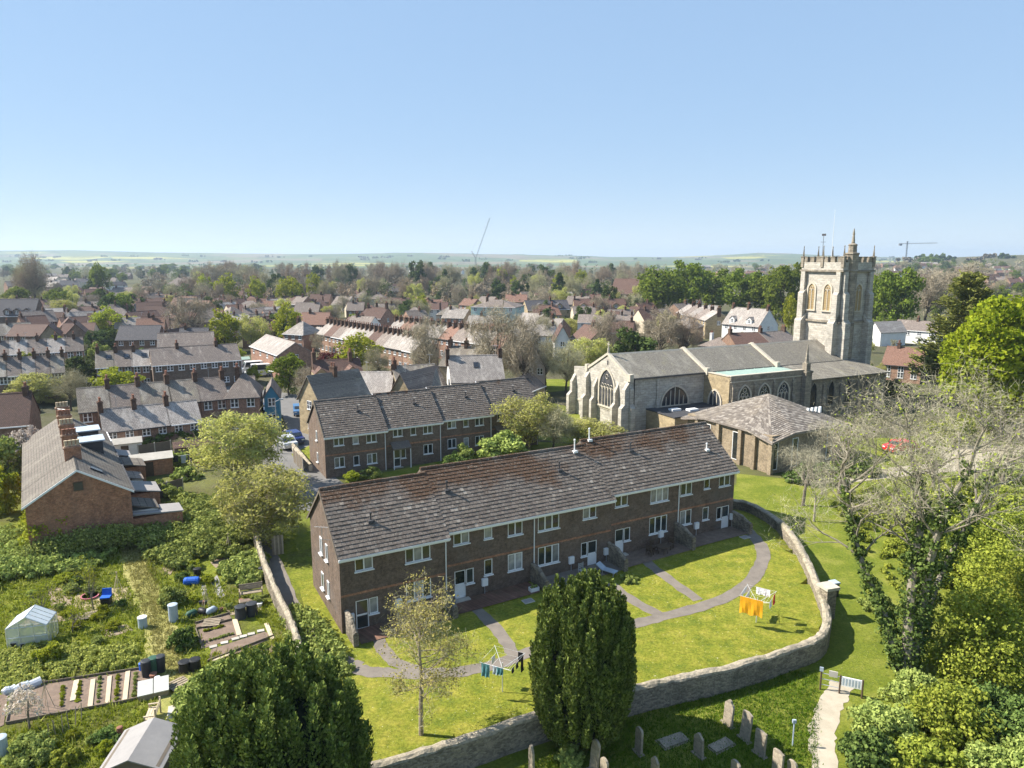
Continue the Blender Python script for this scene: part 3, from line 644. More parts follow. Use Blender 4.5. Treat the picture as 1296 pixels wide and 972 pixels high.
# ------------------------------------------------------------------ parametric houses
def chimney(parent, x, y, z, h, w=.9, d=.55, pots=2, mat=BRKDK, potm=TERRA):
    def mk():
        m = MB(); m.box(-w / 2, w / 2, -d / 2, d / 2, -1.6, h); m.box(-w / 2 - .06, w / 2 + .06, -d / 2 - .06, d / 2 + .06, h, h + .12); m.box(-w / 2 + .04, w / 2 - .04, -d / 2 + .04, d / 2 - .04, h + .12, h + .2)
        return m.mesh('chimney', mat)
    c = add('chimney', cached(('ch', h, w, d, mat.name), mk), parent, (x, y, z))
    pm = cached(('pot', potm.name), lambda: MB().lathe([(.13, 0), (.12, .3), (.14, .42), (.15, .5), (.11, .5)], 8).mesh('pot', potm))
    for i in range(pots):
        t = (i + .5) / pots - .5
        add('pot', pm, c, (t * w * .95 if w >= d else 0, t * d * .95 if d > w else 0, h + .2))
    return c
def farwin(w, h, bars=1):
    def mk():
        m = MB(); m.box(0, w, -.05, -.004, 0, h, 0); m.box(-.05, w + .05, -.1, -.003, -.09, -.006, 0)
        n = 2 if w > .7 else 1
        for i in range(n):
            a, b = w * i / n + .07, w * (i + 1) / n - .07
            m.box(a, b, -.062, -.052, .07, h * .5 - .03, 1); m.box(a, b, -.062, -.052, h * .5 + .03, h - .07, 1)
        return m.mesh('window', [UPVC, FARGLASS])
    return cached(('fw', w, h), mk)
HPOS = []
def house(label, p0, p1, D, ze, rise, roof=SLATE, wall=BRKT, chim=(), hip=False, cols=3, rows=2, group=None, name='house', zb=0, door_at=None, pots=2, winw=1.0, winh=1.15, gablewin=False, sky_=(), dorm=(), chm=BRKDK, thin=.14, gf=False, sidewin=True):
    """p0,p1: world positions of the two front corners; the house extends D behind that line"""
    dx, dy = p1[0] - p0[0], p1[1] - p0[1]; L = math.hypot(dx, dy); a = math.atan2(dy, dx)
    o = thing(name, label, 'house', (p0[0], p0[1], zb), a, group)
    HPOS.append((p0[0] + dx / 2 - dy / L * D / 2, p0[1] + dy / 2 + dx / L * D / 2, math.hypot(L, D) / 2))
    ov = .25; w = MB(); rf = MB()
    if gf:                      # gable to the front, ridge runs back
        xm = L / 2; zr = ze + rise; k = rise / xm
        w.prism([(0, -.4), (L, -.4), (L, ze), (xm, zr - .05), (0, ze)], 0, D)
        for s, xe in ((-1, -ov), (1, L + ov)):
            q = [(xe, -ov, ze - ov * k), (xm, -ov, zr), (xm, D + ov, zr), (xe, D + ov, ze - ov * k)]
            rf.slab(q[::-1] if s < 0 else q, thin)
        ridge = lambda t: (xm, t * D, zr)
    else:
        ym = D / 2; zr = ze + rise; k = rise / ym; h = min(L * .45, D / 2) if hip else 0
        if hip:
            w.box(0, L, 0, D, -.4, ze)
            e = ze - ov * k; A = [(-ov, -ov, e), (L + ov, -ov, e), (L + ov, D + ov, e), (-ov, D + ov, e)]; R0, R1 = (h, ym, zr), (L - h, ym, zr)
            rf.slab([A[0], A[1], R1, R0], thin); rf.slab([A[1], A[2], R1], thin); rf.slab([A[2], A[3], R0, R1], thin); rf.slab([A[3], A[0], R0], thin)
        else:
            w.prismx([(0, -.4), (D, -.4), (D, ze), (ym, zr - .05), (0, ze)], 0, L)
            e = ze - ov * k; vg = .1
            rf.slab([(-vg, -ov, e), (L + vg, -ov, e), (L + vg, ym, zr), (-vg, ym, zr)], thin); rf.slab([(-vg, ym, zr), (L + vg, ym, zr), (L + vg, D + ov, e), (-vg, D + ov, e)], thin)
        ridge = lambda t: (t * L, ym, zr)
    w.obj('wall', wall, o); r = rf.obj('roof', roof, o)
    if not hip and not gf: MB().prismx([(ym - .14, zr - .06), (ym + .14, zr - .06), (ym, zr + .07)], -.08, L + .08).obj('ridge', roof, r)
    MB().box(-.1, L + .1, -ov - .1, -ov - .005, ze - ov * k - .12, ze - ov * k + .02).obj('gutter', rnd.choice((UPVC, LEAD, LEAD)), o) if not gf else None
    for t, hh in chim:
        q = ridge(t); chimney(o, q[0], q[1], q[2], round(hh * .62, 2), .55 if not gf else 1.1, 1.1 if not gf else .55, pots, chm)
    if rnd.random() < .45 and not hip:
        q = ridge(rnd.choice((.1, .5, .9))); add('aerial', cached(('aer',), lambda: MB().tube([(0, 0, -.3), (0, 0, 1.5)], .025, 4).tube([(-.5, 0, 1.4), (.5, 0, 1.4)], .018, 4).tube([(-.3, -.25, 1.4), (-.3, .25, 1.4)], .014, 3).tube([(.1, -.22, 1.4), (.1, .22, 1.4)], .014, 3).tube([(.4, -.2, 1.4), (.4, .2, 1.4)], .014, 3).mesh('aerial', METAL)), o, (q[0], q[1] + .2, q[2]), rnd.uniform(0, 3))
    fw = farwin(winw, winh)
    if cols:
        st = L / cols
        for rw in range(rows):
            for c in range(cols):
                if rw == 0 and door_at == c:
                    add('door', cached(('fdoor',), lambda: MB().box(0, .9, -.07, -.003, 0, 2.05, 0).box(.15, .75, -.08, -.07, 1.2, 1.9, 1).mesh('door', [UPVC, FARGLASS])), o, (st * (c + .5) - .45, 0, .05)); continue
                add('window', fw, o, (st * (c + .5) - winw / 2, 0, (ze - winh - .25) if rw == rows - 1 else .9 + rw * 2.5))
        if sidewin and not gf:
            add('window', fw, o, (0, D * .5 + winw / 2, ze - winh - .2), -pi / 2); add('window', fw, o, (L, D * .5 - winw / 2, ze - winh - .2), pi / 2)
    for t, f in sky_:
        if gf: continue
        y = ym * f; s = MB().box(-.4, .4, -.01, .07, -.5, .5, 0).box(-.33, .33, -.02, -.008, -.42, .42, 1)
        s = MB(); s.box(-.42, .42, -.55, .55, 0, .09, 0); s.box(-.34, .34, -.46, .46, .09, .1, 1)
        q = s.obj('skylight', [LEAD, FARGLASS], r, (t * L, y, ze + y * k + .03)); q.rotation_euler = (math.atan(k), 0, 0)
    for t, wd in dorm:
        x = t * L; zd = ze + .35; dm = MB()
        dm.prism([(x - wd / 2, zd), (x + wd / 2, zd), (x + wd / 2, zd + 1.2), (x, zd + 1.85), (x - wd / 2, zd + 1.2)], .35, ym)
        d_ = dm.obj('dormer', wall, o); rr = MB()
        for s in (-1, 1):
            q = [(x + s * (wd / 2 + .15), .2, zd + 1.1), (x, .2, zd + 1.95), (x, ym, zd + 1.95), (x + s * (wd / 2 + .15), ym, zd + 1.1)]
            rr.slab(q if s > 0 else q[::-1], .08)
        rr.obj('dormer_roof', roof, d_); add('window', farwin(.9, 1.0), d_, (x - .45, .35, zd + .15))
    return o
def E_(px0, py0, px1, py1, ze): return gz(px0, py0, ze), gz(px1, py1, ze)
def terrace(label, p0, p1, n, D, ze, rise, roofs, wall, group, chim=((1, 1.0),), pots=2, cols=2, rows=2, vary_z=.0, **kw):
    for i in range(n):
        a = tuple(p0[q] + (p1[q] - p0[q]) * i / n for q in (0, 1)); b = tuple(p0[q] + (p1[q] - p0[q]) * ((i + 1) / n - .002) for q in (0, 1))
        house(label, a, b, D, ze + vary_z * i, rise, roofs[i % len(roofs)], wall, chim, cols=cols, rows=rows, group=group, name='terraced_house', pots=pots, **kw)

# ------------------------------------------------------------------ church
ch = thing('church', 'large pale stone parish church with battlemented west tower and traceried east window', 'church', (15.8, 95.2, 0), radians(26))
def arch(w, h, hs, n=7):
    r = h - hs; R = (r * r + w * w / 4) / w; th = math.acos(max(-1, min(1, (R - w / 2) / R)))
    L = [(R - R * cos(th * i / n), hs + R * sin(th * i / n)) for i in range(n + 1)]
    return [(0, 0)] + L + [(w - x, z) for x, z in L[::-1][1:]] + [(w, 0)]
def arch_window(parent, x, y, z, w, h, hs, lights=3, rz=0, glassm=FARGLASS, stone_=ASHLAR, rim=.22, tracery=True, blind=None, hood=True):
    def mk():
        A = arch(w, h, hs); n = len(A); cx = w / 2
        B = [((p - cx) * (1 + 2 * rim / w) + cx, (q - h * .4) * (1 + 1.6 * rim / h) + h * .4) for p, q in A]
        f = MB()
        for i in range(n - 1):
            a, b, c, d = A[i], A[i + 1], B[i + 1], B[i]
            f.poly([(a[0], -.16, a[1]), (b[0], -.16, b[1]), (c[0], -.16, c[1]), (d[0], -.16, d[1])]); f.poly([(a[0], -.16, a[1]), (a[0], .02, a[1]), (b[0], .02, b[1]), (b[0], -.16, b[1])]); f.poly([(d[0], -.16, d[1]), (c[0], -.16, c[1]), (c[0], .02, c[1]), (d[0], .02, d[1])])
        f.box(-rim * 1.3, w + rim * 1.3, -.28, .02, -.2, 0)
        g = MB().poly([(p, -.03, q) for p, q in A]).mesh('pane', glassm)
        t = MB(); e = .055
        top = lambda xx: hs + (h - hs) * max(0, 1 - (abs(xx - cx) / cx) ** 1.6) * .97
        for i in range(1, lights):
            xx = w * i / lights; t.box(xx - e, xx + e, -.11, -.02, 0, hs + .12 if tracery else top(xx))
        if tracery:
            for i in range(lights):
                a = w * i / lights; lw = w / lights; P = [(a + p, hs - lw * .75 + q) for p, q in arch(lw, lw * .95, .0, 4)[1:-1]]
                for (p, q), (p2, q2) in zip(P, P[1:]): t.tube([(p, -.07, q), (p2, -.07, q2)], .05, 4)
            def ring(cx_, cz_, r_):
                P = [(cx_ + r_ * cos(k * pi / 5), -.07, cz_ + r_ * sin(k * pi / 5)) for k in range(11)]
                for p, q in zip(P, P[1:]): t.tube([p, q], .055, 4)
            rr = w / (lights * 1.7)
            for i in range(lights - 1):
                xx = w * (i + 1) / lights; ring(xx, min(hs + rr * .75, top(xx) - rr * .8), rr * .62)
            if h - hs > rr * 2.6: ring(cx, hs + (h - hs) * .62, rr * .75)
        return f.mesh('window', stone_), g, t.mesh('tracery', stone_)
    f, g, t = cached(('arch', w, h, hs, lights, glassm.name, stone_.name, tracery), mk)
    o = add('window', f, parent, (x, y, z), rz); add('pane', g, o)
    if lights > 1: add('tracery', t, o)
    return o
def buttress(parent, x, y, rz, w, d0, z1, z2, z3, mat=STONE_C):
    """stepped buttress; its back touches the wall, it projects along local -y"""
    m = MB(); m.box(-w / 2, w / 2, -d0, .02, -.4, z1)
    m.prismx([(-d0, z1), (0, z1), (0, z1 + .9), (-d0 * .55, z1 + .55)], -w / 2, w / 2); m.box(-w / 2 + .04, w / 2 - .04, -d0 * .55, .02, z1 + .5, z2)
    m.prismx([(-d0 * .55, z2), (0, z2), (0, z3)], -w / 2 + .04, w / 2 - .04)
    return m.obj('buttress', mat, parent, (x, y, 0), rz)
body = MB(); ring = [(0, -.4), (10, -.4), (10, 7.6), (5, 10.0), (0, 7.6)]
body.prismx(ring, 0, 13.4); body.obj('chancel_wall', STONE_C, ch)
b2 = MB(); b2.prismx(ring, 13.4, 41.5); b2.obj('nave_wall', STONE_D, ch)
MB().box(0, 26, 10, 14.2, -.4, 6.9).prismx([(10, 6.9), (14.2, 6.9), (14.2, 7.3), (10, 7.75)], 0, .5).obj('north_aisle_wall', STONE_C, ch)
MB().slab([(.5, 10, 7.3), (26, 10, 7.3), (26, 14.3, 6.95), (.5, 14.3, 6.95)], .1).obj('north_aisle_roof', LEAD, ch)
for x0, x1, ex in ((.3, 13.2, 0), (13.65, 26.8, 0), (27.25, 41.5, 0)):
    m = MB(); m.slab([(x0, -.3, 7.52), (x1, -.3, 7.52), (x1, 5, 10.22), (x0, 5, 10.22)], .16); m.slab([(x0, 5, 10.22), (x1, 5, 10.22), (x1, 10.3, 7.52), (x0, 10.3, 7.52)], .16)
    r = m.obj('roof', CHROOF, ch); MB().prismx([(4.85, 10.15), (5.15, 10.15), (5, 10.34)], x0, x1).obj('ridge', ASHLAR, r)
    MB().box(x0, x1, -.42, -.305, 7.3, 7.46).obj('gutter', LEAD, ch)
def gable_coping(x0, x1, zup=.3):
    m = MB()
    for s in (-1, 1):
        y = lambda t: 5 + s * t
        m.hexa([(x0, y(5.45), 7.3), (x1, y(5.45), 7.3), (x1, y(0), 10.15), (x0, y(0), 10.15), (x0, y(5.45), 7.5 + zup), (x1, y(5.45), 7.5 + zup), (x1, y(0), 10.3 + zup), (x0, y(0), 10.3 + zup)])
        m.box(x0 - .08, x1 + .08, y(5.45) - .3, y(5.45) + .35, 7.15, 8.05 + zup * .3)
    return m.obj('gable_coping', ASHLAR, ch)
gable_coping(-.14, .32, .2); gable_coping(13.2, 13.65, .3); gable_coping(26.8, 27.25, .3)
m = MB(); m.box(-.06, .2, 4.9, 5.1, 10.4, 11.1); m.tube([(.07, 5, 11.0), (.07, 5, 12.0)], [.1, .07], 6); m.tube([(.07, 4.7, 11.65), (.07, 5.3, 11.65)], .065, 6); m.obj('cross_finial', ASHLAR, ch)
MB().box(-.06, 0.02, 4.9, 5.12, 8.75, 9.35).obj('slit', LEAD, ch)
MB().box(-.1, .03, .3, 14.0, 2.25, 2.45).obj('string_course', ASHLAR, ch)
arch_window(ch, -.0, 6.9, 2.75, 3.7, 5.3, 2.6, 5, -pi / 2, glass('east_glass', (.07, .08, .09), .25, (.16, .15, .15)), rim=.3)
for y, w, d, z1, z2, z3 in ((0, .75, 1.25, 3.4, 6.0, 6.9), (2.35, .55, 1.1, 3.2, 5.2, 6.5), (7.75, .55, 1.1, 3.2, 5.2, 6.5), (10, .7, 1.2, 3.2, 6.2, 7.1), (13.9, .75, 1.3, 3.0, 5.0, 6.2)): buttress(ch, 0, y, -pi / 2, w, d, z1, z2, z3)
buttress(ch, .35, 0, 0, .7, .9, 3.4, 6, 6.8)
buttress(ch, 5, 0, 0, .5, .35, 3.4, 6.9, 7.3)
arch_window(ch, 5.75, 0, 3.15, 4.6, 2.6, .1, 6, 0, rim=.3, tracery=False)
m = MB().tube([(0, 0, 2.8), (0, 0, 7.3)], .07, 6); m.obj('downpipe', LEAD, ch, (1.0, -.12, 0))
# south aisle with copper roof
m = MB().box(13.45, 27.6, -5.3, .0, -.4, 7.0); m.obj('aisle_wall', STONE_D, ch)
e = MB(); e.box(13.28, 13.44, -5.15, -.02, -.4, 7.4); e.obj('aisle_east_wall', STONE_O, ch)
p = MB(); p.box(13.3, 27.7, -5.42, -5.02, 7.0, 7.55); p.box(13.3, 13.7, -5.02, -.1, 7.0, 7.5); p.obj('parapet', STONE_D, ch)
MB().box(13.2, 27.8, -5.5, -4.98, 7.551, 7.68).box(13.2, 13.78, -4.98, 0, 7.501, 7.62).box(13.3, 27.7, -5.44, -5.302, 6.7, 6.84).obj('parapet_coping', ASHLAR, ch)
MB().slab([(13.7, -5.02, 7.12), (27.6, -5.02, 7.12), (27.6, -.3, 7.42), (13.7, -.3, 7.42)], .1).obj('copper_roof', COPPER, ch)
for k in range(7): MB().hexa([(x, y, z) for z0 in (0, .05) for x, y, z in ((15.2 + 1.8 * k, -5.0, 7.125 + z0), (15.26 + 1.8 * k, -5.0, 7.125 + z0), (15.26 + 1.8 * k, -.32, 7.42 + z0), (15.2 + 1.8 * k, -.32, 7.42 + z0))]).obj('roof_seam', COPPER, ch)
for x in (14.9, 18.6, 22.3): arch_window(ch, x, -5.3, 2.9, 2.1, 3.2, 1.6, 3)
for x in (13.8, 17.8, 21.5, 25.2): buttress(ch, x, -5.3, 0, .5, .5, 3.6, 6.0, 6.7, STONE_D)
arch_window(ch, 13.28, -1.35, 2.7, 2.3, 2.5, .9, 3, -pi / 2, tracery=False, rim=.25)
m = MB(); m.box(26.9, 28.1, -6.1, -5.0, -.4, 7.2); m.box(26.8, 28.2, -6.2, -4.9, 7.2, 7.5); m.box(27.1, 27.9, -5.9, -5.1, 7.5, 8.6); m.tube([(27.5, -5.5, 8.6), (27.5, -5.5, 9.1), (27.5, -5.5, 11.3)], [.38, .28, .05], 6); m.obj('pinnacle_buttress', STONE_D, ch)
# western aisle
MB().box(27.65, 45.5, -5.25, 1, -.4, 6.1).obj('west_aisle_wall', STONE_D, ch)
m = MB(); m.slab([(27.7, -5.6, 6.05), (45.8, -5.6, 6.05), (44.0, -.2, 7.5), (27.7, -.2, 7.5)], .15); m.slab([(45.8, -5.6, 6.05), (45.8, 2, 6.05), (44.0, -.2, 7.5)], .15); m.obj('west_aisle_roof', CHROOF, ch)
MB().box(27.7, 44, -.2, .95, 6.1, 7.35).obj('roof_upstand', STONE_D, ch)
for x in (28.9, 32.6, 36.3, 40.0): arch_window(ch, x, -5.25, 1.9, 1.25, 3.6, 2.3, 1, 0, FARGLASS, STONE_D, .12, False)
for x in (31.6, 35.3, 39.0, 42.8): buttress(ch, x, -5.25, 0, .5, .5, 3.0, 4.8, 5.6, STONE_D)
# tower
X0, X1, Y0, Y1 = 41.5, 48.4, 1.0, 9.0; ZT = 21.5
m = MB(); m.box(X0, X1, Y0, Y1, -.4, 13.4); m.box(X0 + .12, X1 - .12, Y0 + .12, Y1 - .12, 13.4, ZT); m.obj('tower_wall', STONE_C, ch)
m = MB()
for z, e in ((13.3, .3), (ZT, .34), (18.1, .14)):
    if z == 18.1: continue
    m.box(X0 - e, X1 + e, Y0 - e, Y1 + e, z, z + .28)
m.obj('string_course', STONE_D, ch)
m = MB(); e = .12
for a, b, c, d in ((X0 - e, X1 + e, Y0 - e, Y0 + .3), (X0 - e, X1 + e, Y1 - .3, Y1 + e), (X0 - e, X0 + .3, Y0 + .3, Y1 - .3), (X1 - .3, X1 + e, Y0 + .3, Y1 - .3)): m.box(a, b, c, d, ZT + .28, 23.0)
m.obj('tower_parapet', STONE_C, ch); MB().box(X0 + .3, X1 - .3, Y0 + .3, Y1 - .3, ZT + .2, ZT + .5).obj('tower_roof', LEAD, ch)
def merlon(x0, x1, y0, y1): MB().box(x0, x1, y0, y1, 23.002, 23.75).box(x0 - .06, x1 + .06, y0 - .06, y1 + .06, 23.75, 23.9).obj('merlon', STONE_D, ch)
for k in range(6):
    y = Y0 + .25 + k * 1.36; merlon(X0 - e, X0 + .3, y, y + .8); merlon(X1 - .3, X1 + e, y, y + .8)
for k in range(5):
    x = X0 + .75 + k * 1.24; merlon(x, x + .7, Y0 - e, Y0 + .3); merlon(x, x + .7, Y1 - .3, Y1 + e)
def pinn(x, y, z0, z1, r=.26):
    m = MB(); m.box(x - r, x + r, y - r, y + r, z0, z0 + (z1 - z0) * .45); m.box(x - r * 1.25, x + r * 1.25, y - r * 1.25, y + r * 1.25, z0 + (z1 - z0) * .45, z0 + (z1 - z0) * .5)
    m.tube([(x, y, z0 + (z1 - z0) * .5), (x, y, z0 + (z1 - z0) * .9), (x, y, z0 + (z1 - z0) * .93), (x, y, z1)], [r * .85, r * .25, r * .45, .03], 4); m.obj('pinnacle', STONE_D, ch)
for x, y in ((X0, Y0), (X0, Y1), (X1, Y0), (X1, Y1), (X0, (Y0 + Y1) / 2), (X1, (Y0 + Y1) / 2), ((X0 + X1) / 2, Y1)): pinn(x, y, 22.2, 25.7)
def tbutt(x, y, sx, sy):
    m = MB()
    for z0, z1, p, w in ((-.4, 13.3, 1.15, 1.25), (13.58, 17.9, .75, 1.0), (17.9, 21.5, .42, .8)):
        for ax in (0, 1):
            if ax == 0: x_a, x_b = sorted((x, x + sx * p)); y_a, y_b = sorted((y - sy * .1, y - sy * (w + .1)))
            else: x_a, x_b = sorted((x - sx * .1, x - sx * (w + .1))); y_a, y_b = sorted((y, y + sy * p))
            m.box(x_a, x_b, y_a, y_b, z0, z1)
            if z1 < 21 and ax == 0: m.prism([(x, z1), (x + sx * p, z1), (x, z1 + p * 1.1)][::(1 if sx > 0 else -1)], y_a, y_b)
            if z1 < 21 and ax == 1: m.prismx([(y, z1), (y + sy * p, z1), (y, z1 + p * 1.1)][::(1 if sy > 0 else -1)], x_a, x_b)
    m.obj('tower_buttress', STONE_C, ch)
for x, sx in ((X0, -1), (X1, 1)):
    for y, sy in ((Y0, -1), (Y1, 1)): tbutt(x, y, sx, sy)
LOUV = plain('ochre_louvre', (.36, .27, .14), (.28, .2, .1), 3, .9)
for y in (4.35, 7.55): arch_window(ch, X0 + .12, y, 15.2, 1.35, 4.3, 3.3, 2, -pi / 2, LOUV, ASHLAR, .28)
arch_window(ch, X0 + 3.4, Y0 + .12, 15.2, 1.35, 4.3, 3.3, 2, 0, LOUV, ASHLAR, .28)
m = MB()
for zz in np.arange(15.5, 18.4, .28):
    for y in (3.05, 6.25): m.box(X0 + .04, X0 + .075, y, y + 1.2, zz, zz + .06)
tag(m.obj('louvre_slats', LOUV, ch), kind='stuff')
m = MB(); m.lathe([(1.15, -.4), (1.15, 13.3), (1.0, 13.5), (1.0, ZT), (1.12, ZT + .1), (1.0, ZT + .35), (1.0, 24.2), (1.12, 24.3), (1.05, 24.5), (.66, 24.55), (.62, 25.6), (.72, 25.7), (.62, 25.85), (.28, 26.0), (.15, 27.3), (.2, 27.4), (.05, 28.3)], 8, 0, (X0 + 2.0, Y0 + .15)); m.obj('stair_turret', STONE_D, ch)
MB().tube([(0, 0, ZT), (0, 0, 31.5)], [.06, .025], 6).obj('flagpole', UPVC, ch, (X0 + 2.4, 5.4, 0))
m = MB().tube([(0, 0, ZT), (0, 0, 27.6)], .035, 5); m.tube([(0, -.5, 26.3), (0, .5, 26.3)], .025, 4); m.tube([(-.5, 0, 26.3), (.5, 0, 26.3)], .025, 4); m.box(-.02, .02, -.45, .35, 27.3, 27.65); m.obj('weathervane', LEAD, ch, (X0 + 1.6, 6.6, 0))
# flat-roofed link between church and hall
lk = thing('link_building', 'flat dark roofed stone link between church and hall with two roof lights', 'building', (15.8, 95.2, 0), radians(26))
MB().box(3.2, 13.2, -6.2, -.02, -.4, 2.9).obj('wall', STONE_O, lk); MB().box(3.1, 13.25, -6.3, -.02, 2.9, 3.05).obj('roof', LEAD, lk)
for x, y in ((5.2, -3.2), (7.3, -4.3)): MB().box(x, x + 1.5, y, y + .9, 3.05, 3.3).box(x + .08, x + 1.42, y + .08, y + .82, 3.3, 3.32).obj('roof_light', UPVC, lk)
# hall with pyramid roof
ha = thing('church_hall', 'square buff brick hall with grey-brown shingled pyramid roof beside the flats', 'hall', (31.3, 84.9, 0), radians(28.5))
h = 6.7; MB().box(-h, h, -h, h, -.4, 4.3).obj('wall', BRKBUFF, ha)
rf = MB(); r_ = 7.3; ez, az = 3.95, 7.35; q = 3.5; dz = .45
C = [(-r_, -r_, ez - .25), (-q, -r_ + .2, ez + dz), (q, -r_ + .2, ez + dz), (r_, -r_, ez - .25), (r_ - .2, -q, ez + dz), (r_ - .2, q, ez + dz), (r_, r_, ez - .25), (q, r_ - .2, ez + dz), (-q, r_ - .2, ez + dz), (-r_, r_, ez - .25), (-r_ + .2, q, ez + dz), (-r_ + .2, -q, ez + dz)]
for i in range(12): rf.slab([C[i], C[(i + 1) % 12], (0, 0, az)], .2)
ro = rf.obj('roof', SHINGLE, ha)
V, Q = [], []
def shing(a, b, c, n):
    a, b, c = (np.array(t, float) for t in (a, b, c)); nn = np.cross(b - a, c - a); nn /= np.linalg.norm(nn); rg = np.random.default_rng(int(abs(a[0] * 7 + b[1] * 13)))
    for i in range(n):
        p, q_ = a + (c - a) * i / n, b + (c - b) * i / n; p1, q1 = a + (c - a) * min(1, (i + 1.1) / n), b + (c - b) * min(1, (i + 1.1) / n); k = max(1, int(np.linalg.norm(q_ - p) / .38))
        for j in range(k):
            l = .055 + rg.uniform(-.012, .012); base = len(V)
            V.extend([p + (q_ - p) * (j + .03) / k, p + (q_ - p) * (j + .97) / k, p + (q_ - p) * (j + .97) / k + nn * l, p + (q_ - p) * (j + .03) / k + nn * l, p1 + (q1 - p1) * (j + .97) / k + nn * .012, p1 + (q1 - p1) * (j + .03) / k + nn * .012])
            Q.extend([(base, base + 1, base + 2, base + 3), (base + 3, base + 2, base + 4, base + 5)])
for i in range(12): shing(C[i], C[(i + 1) % 12], (0, 0, az), 26)
def shingle_mat():
    m, nt, b = newmat('hall_shingles'); b.inputs['Roughness'].default_value = .9; g = nt.nodes.new('ShaderNodeNewGeometry')
    c = ramp(nt, g.outputs['Random Per Island'], [(0, (.125, .105, .088)), (.5, (.20, .172, .145)), (1, (.32, .285, .245))])
    nt.links.new(mixc(nt, ramp(nt, noise(nt, objco(nt), .5, 5), [(.5, (0,) * 3), (.7, (.6,) * 3)]), c, (.26, .22, .17)), b.inputs['Base Color']); return m
tag(add('roof_shingles', np_mesh('roof_shingles', V, Q, shingle_mat()), ro), 'overlapping grey-brown shingles', kind='stuff')
for k in range(4): MB().box(2.4 + .7 * k, 2.65 + .7 * k, -3.9, -3.65, 5.3, 6.0).obj('roof_vent', UPVC, ha)
for x, y, rz in ((-6.72, 3.5, -pi / 2), (-6.72, -1.0, -pi / 2), (-6.6, -6.72, 0), (-3.4, -6.72, 0), (2.4, -6.72, 0)):
    window(ha, x, y, .4, .9, 3.3, 1, rz, curt=0, sill=False)
for x, y in ((-6.8, -6.8), (-6.8, -4.4), (-6.8, -2.3), (-6.8, 1.2), (-6.8, 4.8)): MB().box(x - .25, x + .15, y - .25, y + .25, -.4, 4.1).obj('pier', BRKBUFF, ha)

# ------------------------------------------------------------------ houses of the town
# near terrace with its gable end to the allotments
tg = 'terraced houses along the allotments'
q0, q1 = (-32.3, 57.6), (-32.3 - .56 * 25, 57.6 + .828 * 25)
for i in range(5):
    a = tuple(q0[k] + (q1[k] - q0[k]) * i / 5 for k in (0, 1)); b = tuple(q0[k] + (q1[k] - q0[k]) * ((i + 1) / 5 - .001) for k in (0, 1))
    lab = 'red brick end-terrace house with small attic window in its gable over the brambles' if i == 0 else 'slate roofed terraced house behind the brick gable end'
    o = house(lab, a, b, 7.4, 4.6, 2.4, SLATETERR, BRKRED, (), cols=1, rows=2, group=None if i == 0 else tg, name='terraced_house', zb=-.3, sky_=((.5, .6),) if i in (0, 2) else (), sidewin=False)
    chimney(o, 4.9, 3.7, 7.0, .7, .6, 1.25, 4, BRKRED, TERRA if i % 2 else BUFFPOT); 
    w_ = 2.6 + .6 * (i % 2); ext = MB().box(1, 1 + w_, -2.1 - .8 * (i % 2), -.02, -.3, 2.3); ext.obj('rear_extension', BRKRED if i % 2 else RENDER, o)
    MB().slab([(.9, -2.2 - .8 * (i % 2), 2.3), (1.1 + w_, -2.2 - .8 * (i % 2), 2.3), (1.1 + w_, -.02, 2.9), (.9, -.02, 2.9)], .12).obj('extension_roof', (SLATETERR, FELT, SLATE)[i % 3], o)
    if i == 0:
        MB().box(-.06, -.004, 3.35, 4.05, 5.2, 5.95).obj('attic_window', DARKWOOD, o); add('pane', MB().box(-.075, -.062, 3.42, 3.98, 5.27, 5.88).mesh('pane', FARGLASS), o)
        for s in (-1, 1):
            ya, yb = 3.7 + s * 3.95, 3.7; MB().hexa([(-.16, ya, 4.32), (-.11, ya, 4.32), (-.11, yb, 6.82), (-.16, yb, 6.82), (-.16, ya, 4.5), (-.11, ya, 4.5), (-.11, yb, 7.0), (-.16, yb, 7.0)]).obj('bargeboard', UPVC, o)
        MB().slab([(.2, -4, 1.9), (2.6, -4, 1.9), (2.6, -.02, 2.3), (.2, -.02, 2.3)], .12).obj('lean_to_roof', FELT, o); MB().box(.3, 2.5, -3.9, -.03, -.3, 1.85).obj('lean_to', BRKRED, o)
    if i in (2, 3): MB().box(1.2, 3.6, 1.0, 3.4, 5.0, 6.6).obj('dormer', LEAD, o); MB().box(1.1, 3.7, .8, 3.5, 6.6, 6.72).obj('dormer_roof', PALEBLUE, o)
def HP(label, x0, y0, x1, y1, ze, D, rise, roof, wall, chim=(), **kw):
    p, q = E_(x0, y0, x1, y1, ze); return house(label, p, q, D, ze, rise, roof, wall, chim, **kw)
HP('brown roofed house with long tiled slope beside the terrace back gardens', -14, 540, 36, 536, 3.2, 8, 3.4, TILEBROWN, BRKT, ((.85, .9),), cols=0)
tp, tq = E_(131, 546, 255, 531.6, 2.9)
terrace('low brick cottage with whitened slate roof behind the terrace gardens', tp, tq, 3, 6, 2.9, 2.2, [SLATEPALE], BRKT, 'whitened slate cottages', ((.02, 1.3),), 2, 2, 1, winw=.9, winh=.9, sidewin=False)
tp, tq = E_(100, 521, 289, 503, 4.9)
terrace('old slate terraced house with patched mossy roof behind the cottages', tp, tq, 5, 7, 4.9, 2.4, [SLATEOLD, SLATE, SLATEOLD], BRKPINK, 'old slate terrace', ((.98, 1.2),), 2, 2, 2, sidewin=False)
HP('square brick house with hipped slate roof at the end of the old terrace', 286, 503, 327, 501, 5.2, 8, 2.6, SLATE, BRKPINK, ((.3, 1.2),), hip=True, cols=2)
